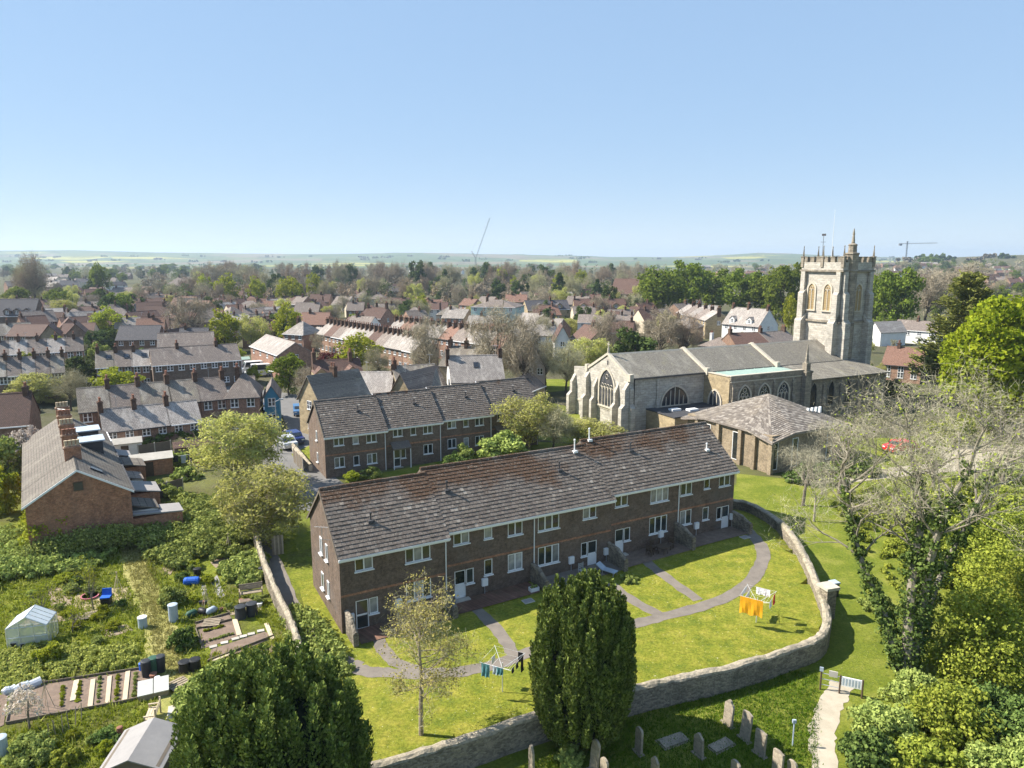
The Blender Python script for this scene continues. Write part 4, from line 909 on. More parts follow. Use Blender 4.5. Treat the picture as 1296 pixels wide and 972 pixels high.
HP('long two-storey brown brick house row with grey roof facing garden hedges', 193, 462, 305, 454.5, 5, 7.5, 2.6, SLATE, BRK, ((.3, .9), (.75, .9)), cols=8, winw=1.0, winh=1.0)
HP('grey roofed block standing behind the brown brick row', 199, 443, 271, 440, 5.6, 8, 3, SLATE, BRKPINK, (), cols=4)
tp, tq = E_(0 - 30, 478, 82, 470, 4.8)
terrace('grey slate terraced house with brick chimney near the dark yew', tp, tq, 6, 7, 4.8, 2.5, [SLATE, SLATEOLD, SLATE, SLATEPALE], BRKT, 'grey slate terrace', ((.95, 1.1),), 2, 2)
tp, tq = E_(-40, 451, 106, 443, 4.8)
terrace('pale slate terraced house in the row beyond the grey terrace', tp, tq, 6, 7, 4.8, 2.4, [SLATEPALE, SLATE], BRKPINK, 'pale slate terrace', ((.5, 1.0),), 2, 2)
tp, tq = E_(121, 465, 190, 461, 4.6)
terrace('small slate terraced house with roof lights beside the round green tree', tp, tq, 3, 7, 4.6, 2.4, [SLATEOLD, SLATE, SLATEPALE], BRKT, 'small slate terrace', ((.1, 1.1),), 2, 2, sky_=((.7, .6),))
HP('long dark roofed brick building with white gable edge behind the rows', 146, 430, 199, 429, 4.5, 8, 3, TILEDARK, BRKT, (), cols=4, rows=1)
HP('dark roofed brick wing next to the white edged gable', 225, 432, 262, 431, 4, 8, 2.8, TILEDARK, BRKT, ((.2, .8),), cols=3, rows=1)
HP('red brick gable with pale bargeboards among dark roofs', 199, 431, 226, 431, 4, 9, 2.6, TILEBROWN, BRKT, (), gf=True, cols=0)
HP('long low red brick house with dark tiled roof near the brick gables', 7, 425, 50, 425, 4.2, 8, 2.6, TILEBROWN, BRKT, (), cols=3, rows=1)
for x0, x1, y, l in ((51, 75, 424, 'first'), (76, 100, 414, 'second'), (84, 109, 422, 'third')): HP(f'buff and red brick gabled house, {l} of three by the cul-de-sac', x0, y, x1, y - 1, 4.6, 9, 2.4, TILEBROWN, BRKT if l != 'first' else BRKBUFF, (), gf=True, cols=0, group='gabled houses by the cul-de-sac')
HP('dark blue-grey apartment house with white dormers near the brick gables', -20, 400, 43, 399, 6, 10, 5, TILEDARK, BRK, (), cols=0, dorm=((.45, 2), (.65, 2), (.85, 2)))
HP('brown tiled house with broad low roof behind the gabled houses', 50, 407, 86, 406, 3.8, 8, 2.6, TILEBROWN, BRKPINK, (), cols=2, rows=1)
HP('brown tiled house with white rendered wing by the bright green tree', 90, 383, 123, 383, 4.6, 9, 3.4, TILEBROWN, RENDER, ((.1, 1),), cols=2)
HP('red tiled house beside the cul-de-sac trees', 127, 392, 154, 392, 4.4, 9, 3, TILERED, BRKT, (), cols=2)
HP('brown tiled house with red gable near the wide bare tree', 174, 408, 210, 405, 4.2, 9, 3, TILEBROWN, BRKT, (), cols=2, rows=1)
HP('slate roofed villa with tall hipped towers among the trees', 209, 361, 254, 361, 7, 12, 5, SLATE, CREAM, ((.3, 1.4), (.7, 1.4)), hip=True, cols=4)
HP('pinkish roofed house half hidden by the bare orchard trees', 292, 396, 312, 395, 4, 8, 2.8, TILERED, CREAM, (), cols=2, rows=1)
HP('long barn-like hall with grey roof and pink brick wall', 317, 437, 352, 449, 5.0, 7, 2.2, SLATEPALE, BRKPINK, (), cols=4, rows=1)
HP('small blue painted gabled house by the lane end', 334, 502, 353, 501, 4.6, 7, 1.6, SLATE, plain('blue_render', (.06, .22, .34), (.05, .18, .28), 1, .8), (), gf=True, cols=1)
HP('slate cottage at the lane end beside the blue gabled house', 306, 499, 323, 498, 4.6, 7, 2, SLATE, BRKPINK, (), cols=1)
HP('brown roofed house with gabled dormers behind the slate outhouse', 402, 486, 462, 482, 5.2, 8, 3, TILEBROWN, STONE_O, ((.02, 1.8), (.8, 1.4)), cols=3, dorm=((.1, 1.8), (.75, 1.8)))
HP('stone gabled cottage behind bare branches near the lane', 378, 502, 405, 508, 5, 8, 3.2, SLATEOLD, STONE_O, ((.5, 1),), gf=True, cols=1)
HP('low brick outhouse with streaked slate roof behind the rear flats', 424, 497, 494, 497, 4.2, 7, 2.6, SLATEPALE, BRKT, ((1.0, 1.6),), cols=3, rows=1)
HP('dark slate house with pale gable between outhouse and white wall', 494, 497, 522, 500, 4.4, 9, 3, SLATE, STONE_O, (), gf=True, cols=0)
HP('grey slate range behind the dark gable', 505, 492, 560, 488, 4.8, 8, 2.8, SLATEOLD, STONE_O, ((.05, 1.2),), cols=3, rows=1)
HP('white walled house with lilac slate roof and one roof window', 571, 483, 639, 481, 5.4, 8, 3.4, SLATEPALE, RENDER, ((-.02, 1.4), (.98, 1.3)), cols=1, rows=1, sky_=((.5, .6),), winw=.9)
HP('grey gabled house with brick chimneys behind the white walled house', 556, 462, 608, 464, 5, 8, 3, SLATEOLD, BRKBUFF, ((.1, 1.6), (.5, 1.4)), cols=2)
HP('small slate lodge with roof windows beside the churchyard', 664, 497, 689, 487, 2.6, 5, 1.9, SLATE, STONE_O, (), cols=1, rows=1, sky_=((.3, .6), (.6, .6)))
HP('pale gable cottage among bare trees near the lodge', 664, 464, 690, 464, 5, 9, 3.2, TILEBROWN, plain('pale_pink_render', (.5, .42, .38), (.42, .35, .31), 1, .9), (), gf=True, cols=2)
# Victorian terraces
pal = [SLATEPALE, TILEBROWN, SLATE, SLATEPALE, SLATEPALE]
terrace('small Victorian terraced house with slate back roof and chimney row', (-50, 181.5), (-20.3, 144.8), 11, 6.2, 4.8, 2.6, pal, BRKT, 'front Victorian terrace', ((.03, 1.3), (.53, 1.3)), 2, 2, 2, sidewin=False)
terrace('Victorian terraced house of the second row with pinkish roof', (-33, 186), (-2, 152), 10, 6.2, 5.0, 2.6, [SLATEPALE, TILERED, SLATE, SLATEPALE], BRKPINK, 'second Victorian terrace', ((.03, 1.3), (.53, 1.3)), 2, 2, 2, sidewin=False)
for i in range(6):
    x = 568 + i * 9; HP('narrow pale gabled back wing of the second terrace', x, 427 + i * 1.4, x + 8, 427.5 + i * 1.4, 4.4, 6, 1.7, SLATEPALE, CREAM if i % 2 else BRKPINK, (), gf=True, cols=1, rows=1, group='gabled back wings')
HP('long flat-roofed pale extension at the end of the front terrace', 392, 418, 413, 421, 3, 5, .8, SLATEPALE, BRKT, (), cols=2, rows=1)
HP('lone brown roofed house with tall end chimney beyond the terraces', 456, 402, 482, 403, 5.4, 8, 3, TILEBROWN, BRKPINK, ((.95, 2.2), (.05, 1.2)), cols=2)
HP('hipped roof bungalow with grey-green roof behind the second terrace', 552, 398, 589, 398, 4, 10, 2.8, SLATEOLD, CREAM, ((0.1, 1.4),), hip=True, cols=3, rows=1)
HP('low hipped house beyond the chimney row', 509, 399, 537, 399, 4, 9, 2.6, SLATE, RENDER, (), hip=True, cols=2, rows=1)
HP('mint green rendered block with grey hipped roof', 596, 388, 652, 389, 8.5, 12, 2, SLATE, MINT, ((.25, 1),), hip=True, cols=5, rows=3)
HP('orange tiled house beside the mint green block', 640, 382, 667, 382, 5, 9, 3, TILERED, CREAM, ((.3, 1),), cols=2)
HP('dark dormered row behind the white gabled building', 727, 391, 793, 391, 5, 9, 3.6, TILEBROWN, STONE_O, ((.02, 1.6), (.4, 1.6), (.7, 1.4)), cols=0, dorm=((.18, 2.4), (.5, 2.4), (.8, 2.4)))
HP('dark grey dormered house among gardens left of the dormered row'.replace(' left of', ' near'), 668, 392, 722, 391, 5, 9, 3.2, TILEDARK, STONE_O, ((.6, 1.2),), cols=0, dorm=((.3, 2.2), (.75, 2.2)))
HP('white ended building with pink gabled bays', 731, 408, 801, 409, 5.6, 9, 2, SLATE, RENDER, ((.4, 1), (.6, 1), (.8, 1.3), (.98, 1.3)), cols=5)
HP('tall dark steep-roofed timbered hall among bare trees', 772, 371, 811, 372, 7, 12, 7, TILEBROWN, DARKWOOD, ((.95, 3),), cols=3)
HP('half-timbered white gable with brown roof beyond the churchyard', 702, 431, 722, 431, 4.8, 9, 3.4, TILEBROWN, RENDER, (), gf=True, cols=1)
HP('brown roofed cottage behind the half-timbered gable', 722, 427, 746, 431, 4.8, 8, 3, TILEBROWN, STONE_O, ((.5, 1),), cols=2, rows=1)
HP('red brick gabled house near the churchyard yew', 766, 420, 800, 421, 5.2, 8, 2.6, TILEBROWN, BRKPINK, ((.2, 1.2), (.9, 1.2)), cols=3)
tp, tq = E_(856, 395, 893, 405.5, 5.6)
terrace('stone fronted terraced house with pale slate roof below the green trees', tp, tq, 5, 8, 5.6, 2.6, [SLATEPALE, SLATE], STONE_O, 'stone fronted terrace', ((.98, 1.4),), 2, 2, 2)
o = HP('white house with grey mansard roof, dormers and grey stone gable', 914, 409, 960, 413, 5.6, 9, 4.4, SLATEPALE, RENDER, ((.02, 1), (.45, 1.6), (.97, 1)), cols=4, dorm=((.25, 1.6), (.72, 1.6)))
HP('low white house with hipped slate roof and white chimney', 884, 437, 922, 440, 3.6, 8, 1.8, SLATE, RENDER, ((.2, 1.2),), hip=True, cols=3, rows=1, chm=RENDER)
HP('brown roofed house behind the nave roof', 932, 437, 975, 436, 4.5, 8, 2.4, TILEBROWN, BRKT, ((.05, 1.2), (.95, 1.3)), cols=0)
HP('slate roofed house behind the church nave', 978, 436, 1012, 433, 4.5, 8, 2.4, SLATE, BRKT, ((.9, 1.2),), cols=0)
HP('white bungalow with grey roof beyond the tower', 1128, 416, 1186, 420, 3.8, 9, 2.4, SLATE, RENDER, ((.45, 1.2),), cols=4, rows=1)
HP('white gabled house beside the tower', 1098, 418, 1115, 420, 4, 9, 2.6, SLATEPALE, RENDER, (), gf=True, cols=0)
HP('red-brown tiled house with paired white windows below the conifer', 1116, 460, 1166, 464, 3.4, 9, 3, TILERED, BRKT, ((.3, 1),), cols=3, rows=2)
# far houses scattered between trees
def far_houses(n, xr, yr, roofs, walls, label, group, seed, Lr=(8, 13), ze=(4.4, 5.4), rot=(-.5, .9)):
    r = random.Random(seed)
    for _ in range(n):
        for _try in range(25):
            x, y, z = gp(r.uniform(*xr), r.uniform(*yr)); L = r.uniform(*Lr); a = r.uniform(*rot); e = r.uniform(*ze); cx, cy = x + (L * cos(a) - 8 * sin(a)) / 2, y + (L * sin(a) + 8 * cos(a)) / 2
            if all(math.hypot(cx - h_[0], cy - h_[1]) > h_[2] + 4.5 for h_ in HPOS): break
        else: continue
        house(label, (x, y), (x + L * cos(a), y + L * sin(a)), r.uniform(7, 9), e, r.uniform(2.4, 3.4), r.choice(roofs), r.choice(walls), ((r.uniform(.05, .95), 1.1),), cols=r.choice((2, 3)), group=group, zb=z, sidewin=False, hip=r.random() < .12)
far_houses(24, (10, 150), (352, 372), [SLATE, SLATEPALE, TILEDARK], [BRKT, CREAM, RENDER], 'small far slate roofed house packed beyond the dormered apartments', 'far slate roofs', 3, (9, 16))
far_houses(20, (40, 330), (378, 412), [TILEBROWN, SLATE, TILERED], [BRKT, BRKPINK, CREAM], 'brown or grey roofed house among orchard trees', 'houses among orchard trees', 4)
far_houses(18, (330, 640), (345, 352), [SLATE, TILEBROWN, SLATEPALE], [BRKT, RENDER], 'tiny far house beyond the brown wood', 'houses beyond the wood', 5)
far_houses(38, (860, 1296), (337, 352), [TILEBROWN, SLATE, TILERED, SLATEPALE], [BRKT, BRKPINK, RENDER], 'tiny house in the distant hillside suburb', 'hillside suburb houses', 6, (10, 26), rot=(-.3, .3))
far_houses(18, (1090, 1300), (352, 372), [TILEBROWN, TILERED, SLATE], [BRKPINK, BRKT, CREAM], 'far roof glimpsed over trees behind the tower', 'roofs behind the tower', 8, (9, 18), rot=(-.3, .3))
far_houses(26, (-10, 340), (384, 424), [SLATE, TILEBROWN, SLATEPALE, TILERED, SLATE], [BRKT, BRKPINK, CREAM, RENDER], 'small house packed between garden trees beyond the terraces', 'packed town houses', 11, (7, 11), (3.4, 4.6), (.2, .9))
far_houses(12, (345, 470), (378, 396), [SLATE, TILEBROWN, SLATEPALE], [BRKT, CREAM], 'house at the foot of the brown wood behind the terraces', 'houses below the wood', 12, (7, 11), (3.6, 4.8))
far_houses(46, (-10, 345), (392, 446), [SLATE, TILEBROWN, SLATEPALE, SLATEOLD, TILERED], [BRKT, BRKPINK, CREAM, RENDER], 'small slate or tiled house squeezed between the long terraces', 'houses between the terraces', 13, (6.5, 9), (3.4, 4.8), (.2, .9))
far_houses(34, (345, 700), (386, 452), [SLATE, SLATEPALE, TILEBROWN, TILERED], [CREAM, BRKT, RENDER, BRKPINK], 'small cream or brick house packed around the Victorian terraces', 'houses around the Victorian terraces', 14, (6, 9), (3.4, 4.8), (-.9, .6))
far_houses(22, (690, 870), (384, 440), [SLATE, TILEBROWN, SLATEPALE], [CREAM, BRKT, RENDER, STONE_O], 'small house in the streets beyond the church close', 'houses beyond the close', 15, (6.5, 10), (3.6, 5), (-.6, .6))
far_houses(8, (430, 730), (374, 400), [TILEBROWN, SLATE], [BRKT, STONE_O], 'house partly hidden in the trees behind the terraces', 'houses behind the terraces', 9)

# ------------------------------------------------------------------ foliage tools
def nrm(a): return a / np.maximum(np.linalg.norm(a, axis=-1, keepdims=True), 1e-9)
def quads(P, A, B):      # centre, half long axis, half short axis
    return np.stack([P - A - B, P + A - B, P + A + B, P - A + B], 1).reshape(-1, 3)
def qidx(n): return np.arange(n * 4, dtype=np.int32).reshape(-1, 4)
def leaf_cloud(rg, C, R, per, size, elong=1.5, shell=(.45, 1.05), up=.25, flat=.8, tip=None):
    C = np.repeat(C, per, 0); R = np.repeat(R, per)[:, None]; n = len(C)
    D = rg.normal(size=(n, 3)); D[:, 2] += up; D = nrm(D)
    P = C + D * R * rg.uniform(*shell, (n, 1)) * np.array([1, 1, flat])
    N = nrm(D + rg.normal(size=(n, 3)) * .7); T = nrm(np.cross(N, rg.normal(size=(n, 3)))); B = np.cross(N, T)
    s = size * rg.uniform(.6, 1.35, (n, 1)); return quads(P, T * s * elong / 2, B * s / 2)
def twig_cloud(rg, C, R, per, wid, length=(.5, 1.2), up=.5, shell=.35):
    C = np.repeat(C, per, 0); R = np.repeat(R, per)[:, None]; n = len(C)
    D = rg.normal(size=(n, 3)); D[:, 2] += up; D = nrm(D); S = C + rg.normal(size=(n, 3)) * R * shell
    D2 = nrm(D + rg.normal(size=(n, 3)) * .45); l = R * rg.uniform(*length, (n, 1)); w = nrm(np.cross(D2, rg.normal(size=(n, 3)))) * wid
    P1 = S + D2 * l; return np.stack([S - w, S + w, P1 + w * .35, P1 - w * .35], 1).reshape(-1, 3)
def blob_centres(rg, n, zc, rxy, rz, lo=.5, power=.5, squash=0):
    D = nrm(rg.normal(size=(n, 3))); f = lo + (1 - lo) * rg.uniform(0, 1, (n, 1)) ** power
    lob = 1 + .16 * np.sin(3 * np.arctan2(D[:, 1], D[:, 0]) + rg.uniform(0, 6)) + .1 * np.sin(5 * np.arctan2(D[:, 1], D[:, 0]) + 4 * D[:, 2])
    return D * f * lob[:, None] * np.array([rxy, rxy, rz]) + np.array([0, 0, zc])
def limb_mesh(rg, C, zfork, r0, mat, nl=12, trunk_top=None, n=6, lean=.02, name='trunk'):
    m = MB(); t = trunk_top or zfork * 1.6
    pts = [(0, 0, -.02), (rg.normal() * lean, rg.normal() * lean, zfork * .5), (rg.normal() * lean, rg.normal() * lean, zfork), (rg.normal() * lean, rg.normal() * lean, t)]
    m.tube(pts, [r0 * 1.25, r0, r0 * .85, r0 * .35], n)
    for c in C[rg.permutation(len(C))[:nl]]:
        a = np.array(pts[2]) + (np.array(pts[3]) - np.array(pts[2])) * rg.uniform(-.25, .9); mid = a + (c - a) * .5 + np.array([0, 0, .05]) * rg.uniform(-.3, 1); rr = r0 * rg.uniform(.3, .5)
        m.tube([tuple(a), tuple(mid), tuple(c)], [rr, rr * .6, rr * .18], 4, cap=False)
    return m.mesh(name, mat)
L_GREEN = leafmat('fresh_green_leaves', (.09, .128, .02), (.215, .265, .042)); L_LIME = leafmat('lime_leaves', (.19, .23, .025), (.36, .38, .04)); L_DARK = leafmat('evergreen_leaves', (.045, .07, .025), (.125, .165, .05), .15)
L_OLIVE = leafmat('olive_spring_leaves', (.32, .335, .09), (.56, .55, .17)); L_TWIG = leafmat('brown_twigs', (.22, .185, .13), (.40, .35, .255), 0, .35); L_TWIGG = leafmat('grey_green_twigs', (.24, .225, .13), (.44, .41, .26), .1, .3)
L_TWIGRED = leafmat('reddish_twigs', (.22, .17, .12), (.37, .29, .21), 0, .35)
L_COPPER = leafmat('copper_leaves', (.075, .025, .025), (.17, .06, .055), .2); L_BLOSS = leafmat('pale_blossom', (.4, .34, .29), (.65, .58, .52), .3); L_MAPLE = leafmat('maple_leaves', (.14, .19, .012), (.33, .36, .028), .4)
L_YEW = leafmat('yew_needles', (.05, .088, .022), (.215, .27, .066), .12, .12); L_BRAM = leafmat('bramble_leaves', (.15, .20, .05), (.38, .43, .12), .25); L_IVY = leafmat('ivy_leaves', (.055, .095, .025), (.16, .215, .055), .15)
L_IVYY = leafmat('yellow_green_leaves', (.155, .205, .03), (.39, .43, .07), .3); L_CEDAR = leafmat('cedar_needles', (.085, .105, .03), (.24, .245, .06), .1); L_BIRCH = leafmat('birch_buds', (.24, .20, .07), (.42, .36, .12), .3)
L_GRASS = leafmat('grass_blades', (.13, .18, .016), (.31, .335, .04), .3, .1); L_DRY = leafmat('dry_grass_blades', (.17, .165, .04), (.36, .33, .12), .3, .1); L_PALE = leafmat('pale_twigs', (.30, .27, .19), (.52, .475, .35), 0, .1)
L_TWIGD = leafmat('dim_twigs', (.14, .115, .085), (.26, .22, .165), 0, .2)
L_WEED = leafmat('weed_leaves', (.20, .235, .05), (.45, .46, .12), .3)
PROTO = {}
def proto(kind, seed):
    rg = np.random.default_rng(seed)
    if kind in ('bare', 'barered', 'baregrey'):
        C = blob_centres(rg, 46, .6, .40, .36, .25); R = rg.uniform(.10, .17, 46); mt = {'bare': L_TWIG, 'barered': L_TWIGRED, 'baregrey': L_TWIGG}[kind]
        V = np.concatenate([twig_cloud(rg, C, R, 130, .0016, (.35, .95)), twig_cloud(rg, C, R * .8, 12, .0036, (.7, 1.4))]); return limb_mesh(rg, C, .26, .019, BARKDARK, 40), np_mesh('crown', V, qidx(len(V) // 4), mt)
    if kind == 'olive':
        C = blob_centres(rg, 60, .56, .42, .40, .35); R = rg.uniform(.09, .16, 60)
        V = np.concatenate([leaf_cloud(rg, C, R, 140, .0135, 1.9), twig_cloud(rg, C, R, 40, .0022)]); mi = [0] * (60 * 140) + [1] * (60 * 40); return limb_mesh(rg, C, .18, .018, BARK, 20), np_mesh('crown', V, qidx(len(V) // 4), [L_OLIVE, L_TWIGG], mi)
    if kind in ('green', 'lime', 'copper', 'bloss'):
        mt = {'green': L_GREEN, 'lime': L_LIME, 'copper': L_COPPER, 'bloss': L_BLOSS}[kind]
        C = blob_centres(rg, 62, .57, .41, .39, .4); R = rg.uniform(.09, .165, 62); V = leaf_cloud(rg, C, R, 80 if kind == 'green' else 58, .027, 1.4); return limb_mesh(rg, C, .22, .02, BARKDARK, 16), np_mesh('crown', V, qidx(len(V) // 4), mt)
    if kind == 'dark':
        C = blob_centres(rg, 70, .5, .42, .44, .4); R = rg.uniform(.09, .15, 70); V = leaf_cloud(rg, C, R, 80, .024, 2.0); return limb_mesh(rg, C, .15, .025, BARKDARK, 8), np_mesh('crown', V, qidx(len(V) // 4), L_DARK)
    if kind == 'conifer':
        z = rg.uniform(.1, .97, 90); a = rg.uniform(0, 2 * pi, 90); r = (1 - z) ** .8 * .42 * rg.uniform(.6, 1, 90); C = np.stack([r * np.cos(a), r * np.sin(a), z], 1); R = .05 + .07 * (1 - z)
        V = leaf_cloud(rg, C, R, 55, .024, 2.4, flat=.6); return limb_mesh(rg, C, .5, .02, BARKDARK, 4, .93), np_mesh('crown', V, qidx(len(V) // 4), L_DARK)
    if kind in ('bush', 'bushlime', 'bushdark', 'bushbram'):
        C = blob_centres(rg, 36, .42, .42, .42, .35); C[:, 2] = np.maximum(C[:, 2], .08); R = rg.uniform(.12, .2, 36); V = leaf_cloud(rg, C, R, 130, .036, 1.5)
        return limb_mesh(rg, C, .15, .025, BARK, 6, .4), np_mesh('crown', V, qidx(len(V) // 4), {'bush': L_BRAM, 'bushlime': L_LIME, 'bushdark': L_IVY, 'bushbram': L_BRAM}[kind])
NAMES = {'bare': ('bare_tree', 'brown leafless tree'), 'barered': ('bare_tree', 'reddish-brown leafless tree'), 'baregrey': ('bare_tree', 'grey-green budding tree'), 'olive': ('budding_tree', 'olive-yellow budding tree'), 'green': ('leafy_tree', 'fresh green leafy tree'), 'lime': ('leafy_tree', 'lime yellow-green tree'), 'copper': ('leafy_tree', 'dark red leaved tree'), 'bloss': ('blossom_tree', 'pale blossoming tree'), 'dark': ('evergreen_tree', 'dark evergreen tree'), 'conifer': ('conifer_tree', 'dark pointed conifer'), 'bush': ('shrub', 'rounded green shrub'), 'bushlime': ('shrub', 'bright lime-green shrub'), 'bushdark': ('shrub', 'dark glossy shrub'), 'bushbram': ('shrub', 'rough green bramble shrub')}
def place(kind, x, y, z, h, w, label, group=None, rz=None, var=None, w2=None):
    if kind not in PROTO: PROTO[kind] = [proto(kind, 100 + 17 * i + len(kind)) for i in range(3)]
    t, c = PROTO[kind][rnd.randrange(3) if var is None else var]
    o = thing(NAMES[kind][0], label, 'shrub' if 'bush' in kind else 'tree', (x, y, z), rnd.uniform(0, 6.28) if rz is None else rz, group)
    o.scale = (w * 1.05, (w2 or w) * 1.05, h * 1.03); add('trunk', t, o); add('crown', c, o); return o
def T(kind, px, by, ty, wpx, where, group=None, label=None):
    """tree from photo readings: base, top and width give its real place and size"""
    x, y, z = gp(px, by); h = hz(px, ty, y) - z; d = y * CP + (CAM_H - h / 2) * SP
    return place(kind, x, y, z, h, wpx * d / FPX, label or NAMES[kind][1] + ' ' + where, group)
# trees one can name
T('olive', 300, 618, 524, 118, '', label='large olive-yellow willow beside the lane by the rear flats')
T('olive', 338, 690, 592, 128, '', label='wide brownish-olive willow at the top of the allotment wall')
T('baregrey', 325, 676, 610, 90, '', label='grey twiggy shrub tree tangled with the willow by the wall')
T('olive', 668, 572, 498, 92, '', label='airy olive tree between the two brick blocks')
T('baregrey', 700, 575, 515, 70, '', label='thin grey budding tree behind the long flats roof')
T('olive', 745, 566, 530, 80, '', label='low olive shrub tree in front of the church east window')
T('bush', 640, 585, 545, 60, '', label='rounded green shrub behind the long roof ridge')
T('lime', 62, 700, 636, 66, '', label='pale yellow-green sapling in front of the brick gable')
for a in (('olive', 45, 512, 474, 62, 'in the gardens behind the brown roof'), ('baregrey', 90, 520, 468, 60, 'in the gardens by the dark yew'), ('dark', 105, 494, 453, 50, 'in front of the pale slate terrace'), ('lime', 147, 504, 469, 58, 'round as a ball before the small slate terrace'), ('bloss', 164, 486, 457, 32, 'next to the round lime tree'), ('dark', 122, 444, 419, 32, 'one of two beside the pale terrace end'), ('dark', 142, 444, 419, 32, 'second of two beside the pale terrace end'), ('lime', 136, 430, 391, 46, 'by the cul-de-sac'), ('olive', 163, 425, 400, 34, 'by the cul-de-sac end'), ('bare', 238, 440, 372, 66, 'tall behind the dark roofed wing'), ('lime', 283, 446, 395, 48, 'between the barn-like hall and brown brick row'), ('olive', 322, 445, 398, 44, 'behind the barn-like hall'), ('lime', 366, 440, 388, 44, 'by the end of the front terrace'), ('dark', 350, 435, 400, 40, 'behind the barn-like hall corner'), ('green', 366, 500, 452, 54, 'next to the stone gabled cottage'), ('lime', 455, 472, 426, 58, 'round before the front Victorian terrace'), ('copper', 418, 470, 447, 38, 'behind the dormered brown roof'), ('bare', 398, 515, 462, 58, 'before the stone gabled cottage'), ('bare', 541, 490, 400, 62, 'standing between the terraces and slate range'), ('bare', 628, 500, 385, 84, 'tallest by the white walled house'), ('bare', 663, 506, 402, 62, 'beside the pale gable cottage'), ('baregrey', 690, 494, 428, 54, 'by the churchyard lodge'), ('baregrey', 716, 500, 434, 66, 'on the church close lawn'), ('olive', 742, 486, 428, 64, 'behind the east gable of the church'), ('bare', 770, 474, 398, 54, 'behind the chancel roof'), ('dark', 800, 482, 417, 74, 'wide yew behind the chancel roof'), ('bare', 835, 464, 392, 66, 'behind the first roof coping'), ('barered', 866, 462, 398, 62, 'behind the nave roof'), ('bush', 585, 586, 561, 28, 'by the porch of the rear flats'), ('dark', 246, 480, 453, 16, 'climbing the brown brick row'), ('olive', 600, 450, 425, 24, 'by the slate gables'), ('baregrey', 480, 480, 440, 36, 'behind the slate outhouse'), ('baregrey', 520, 520, 480, 40, 'before the dark slate gable'), ('olive', 590, 480, 455, 26, 'by the white walled house end'), ('baregrey', 155, 530, 495, 40, 'among the cottage gardens')):
    T(*a)
for a, where in zip(((835, 404, 340, 66), (868, 400, 333, 62), (902, 396, 343, 60), (938, 402, 343, 66), (968, 404, 348, 56), (990, 408, 338, 60), (826, 396, 372, 44), (1126, 424, 345, 62), (1105, 415, 350, 50)), ('beside the steep-roofed timbered hall', 'tallest behind the stone fronted terrace', 'behind the near end of the stone fronted terrace', 'behind the white mansard house', 'behind the stone gable of the mansard house', 'between mansard house and church tower', 'low and round before the timbered hall', 'behind the white bungalow roof', 'just beyond the church tower corner')): T('green', *a, where)
T('lime', 1001, 424, 376, 28, '', label='small golden-lime tree beside the church tower')
T('bare', 1172, 412, 340, 82, '', label='wide bare tree beyond the white bungalow'); T('bare', 1215, 400, 335, 90, '', label='bare tree behind the dark conifer')
T('barered', 44, 392, 324, 50, '', label='big dome-shaped brown tree against the far fields'); T('baregrey', 40, 392, 332, 40, '', label='grey-green tree in front of the dome-shaped brown one')
T('green', 128, 380, 333, 24, '', label='fresh green dome tree beyond the slate roofs')
T('bush', 12, 610, 545, 46, '', label='dark green garden bush beside the terrace path'); T('bushlime', 6, 650, 590, 36, '', label='bright lime bush below the terrace path'); T('bloss', 34, 605, 545, 42, '', label='pinkish blossoming shrub by the slate roof'); T('bushlime', 27, 522, 501, 28, '', label='lemon-lime shrub before the slate cottages')
T('olive', 70, 512, 490, 44, '', label='straw-coloured garden tree near the brick chimney pots'); T('bushlime', 446, 609, 593, 20, '', label='clipped golden ball shrub by the rear flats door'); T('bush', 470, 606, 590, 26, '', label='low grey-green shrub beside the golden ball'); T('bushdark', 575, 594, 572, 30, '', label='dark shrub beside the rear flats canopy')
def scatter(n, xr, yr, kinds, hr, where, group, seed, wr=(.75, 1.1)):
    r = random.Random(seed)
    for _ in range(n):
        k = r.choice(kinds); x, y, z = gp(r.uniform(*xr), r.uniform(*yr)); h = r.uniform(*hr) * (.75 if k in ('bush', 'bushdark') else 1); place(k, x, y, z, h, h * r.uniform(*wr), NAMES[k][1] + ' ' + where, group)
scatter(84, (250, 830), (357, 374), ['bare', 'bare', 'barered', 'barered', 'baregrey', 'dark'], (15, 22), 'in the brown wood beyond the terraces', 'brown wood', 21, (.6, .85))
scatter(64, (230, 760), (372, 394), ['bare', 'barered', 'baregrey', 'dark', 'conifer', 'lime', 'bare', 'olive'], (10, 17), 'at the near edge of the brown wood', 'brown wood edge', 22, (.6, .85))
scatter(36, (0, 260), (345, 360), ['baregrey', 'dark', 'green', 'bare', 'barered', 'green'], (10, 15), 'beyond the far slate roofs', 'trees beyond far roofs', 23)
scatter(70, (0, 340), (368, 412), ['bare', 'dark', 'olive', 'baregrey', 'barered', 'bare', 'green'], (6, 11), 'between the orchard houses', 'orchard trees', 24)
scatter(40, (0, 330), (420, 490), ['olive', 'bushdark', 'baregrey', 'bush', 'lime'], (3, 6), 'in the terrace back gardens', 'back garden trees', 25)
scatter(22, (680, 830), (380, 408), ['bare', 'baregrey', 'olive', 'dark', 'bare'], (7, 12), 'around the dormered row', 'trees by the dormered row', 26)
scatter(14, (840, 1000), (352, 366), ['green', 'bare', 'baregrey'], (10, 15), 'behind the green belt', 'trees behind the green belt', 27)
scatter(26, (1080, 1310), (345, 362), ['bare', 'baregrey', 'green', 'barered', 'dark'], (9, 15), 'on the hillside behind the tower', 'hillside trees', 28)
scatter(16, (1080, 1310), (372, 405), ['bare', 'baregrey', 'dark', 'green', 'bare'], (8, 13), 'beyond the white bungalow', 'trees beyond the bungalow', 29)
scatter(28, (300, 1296), (339, 345), ['bare', 'dark', 'baregrey', 'green'], (10, 16), 'far out on the town edge', 'town edge trees', 30, (.9, 1.6))
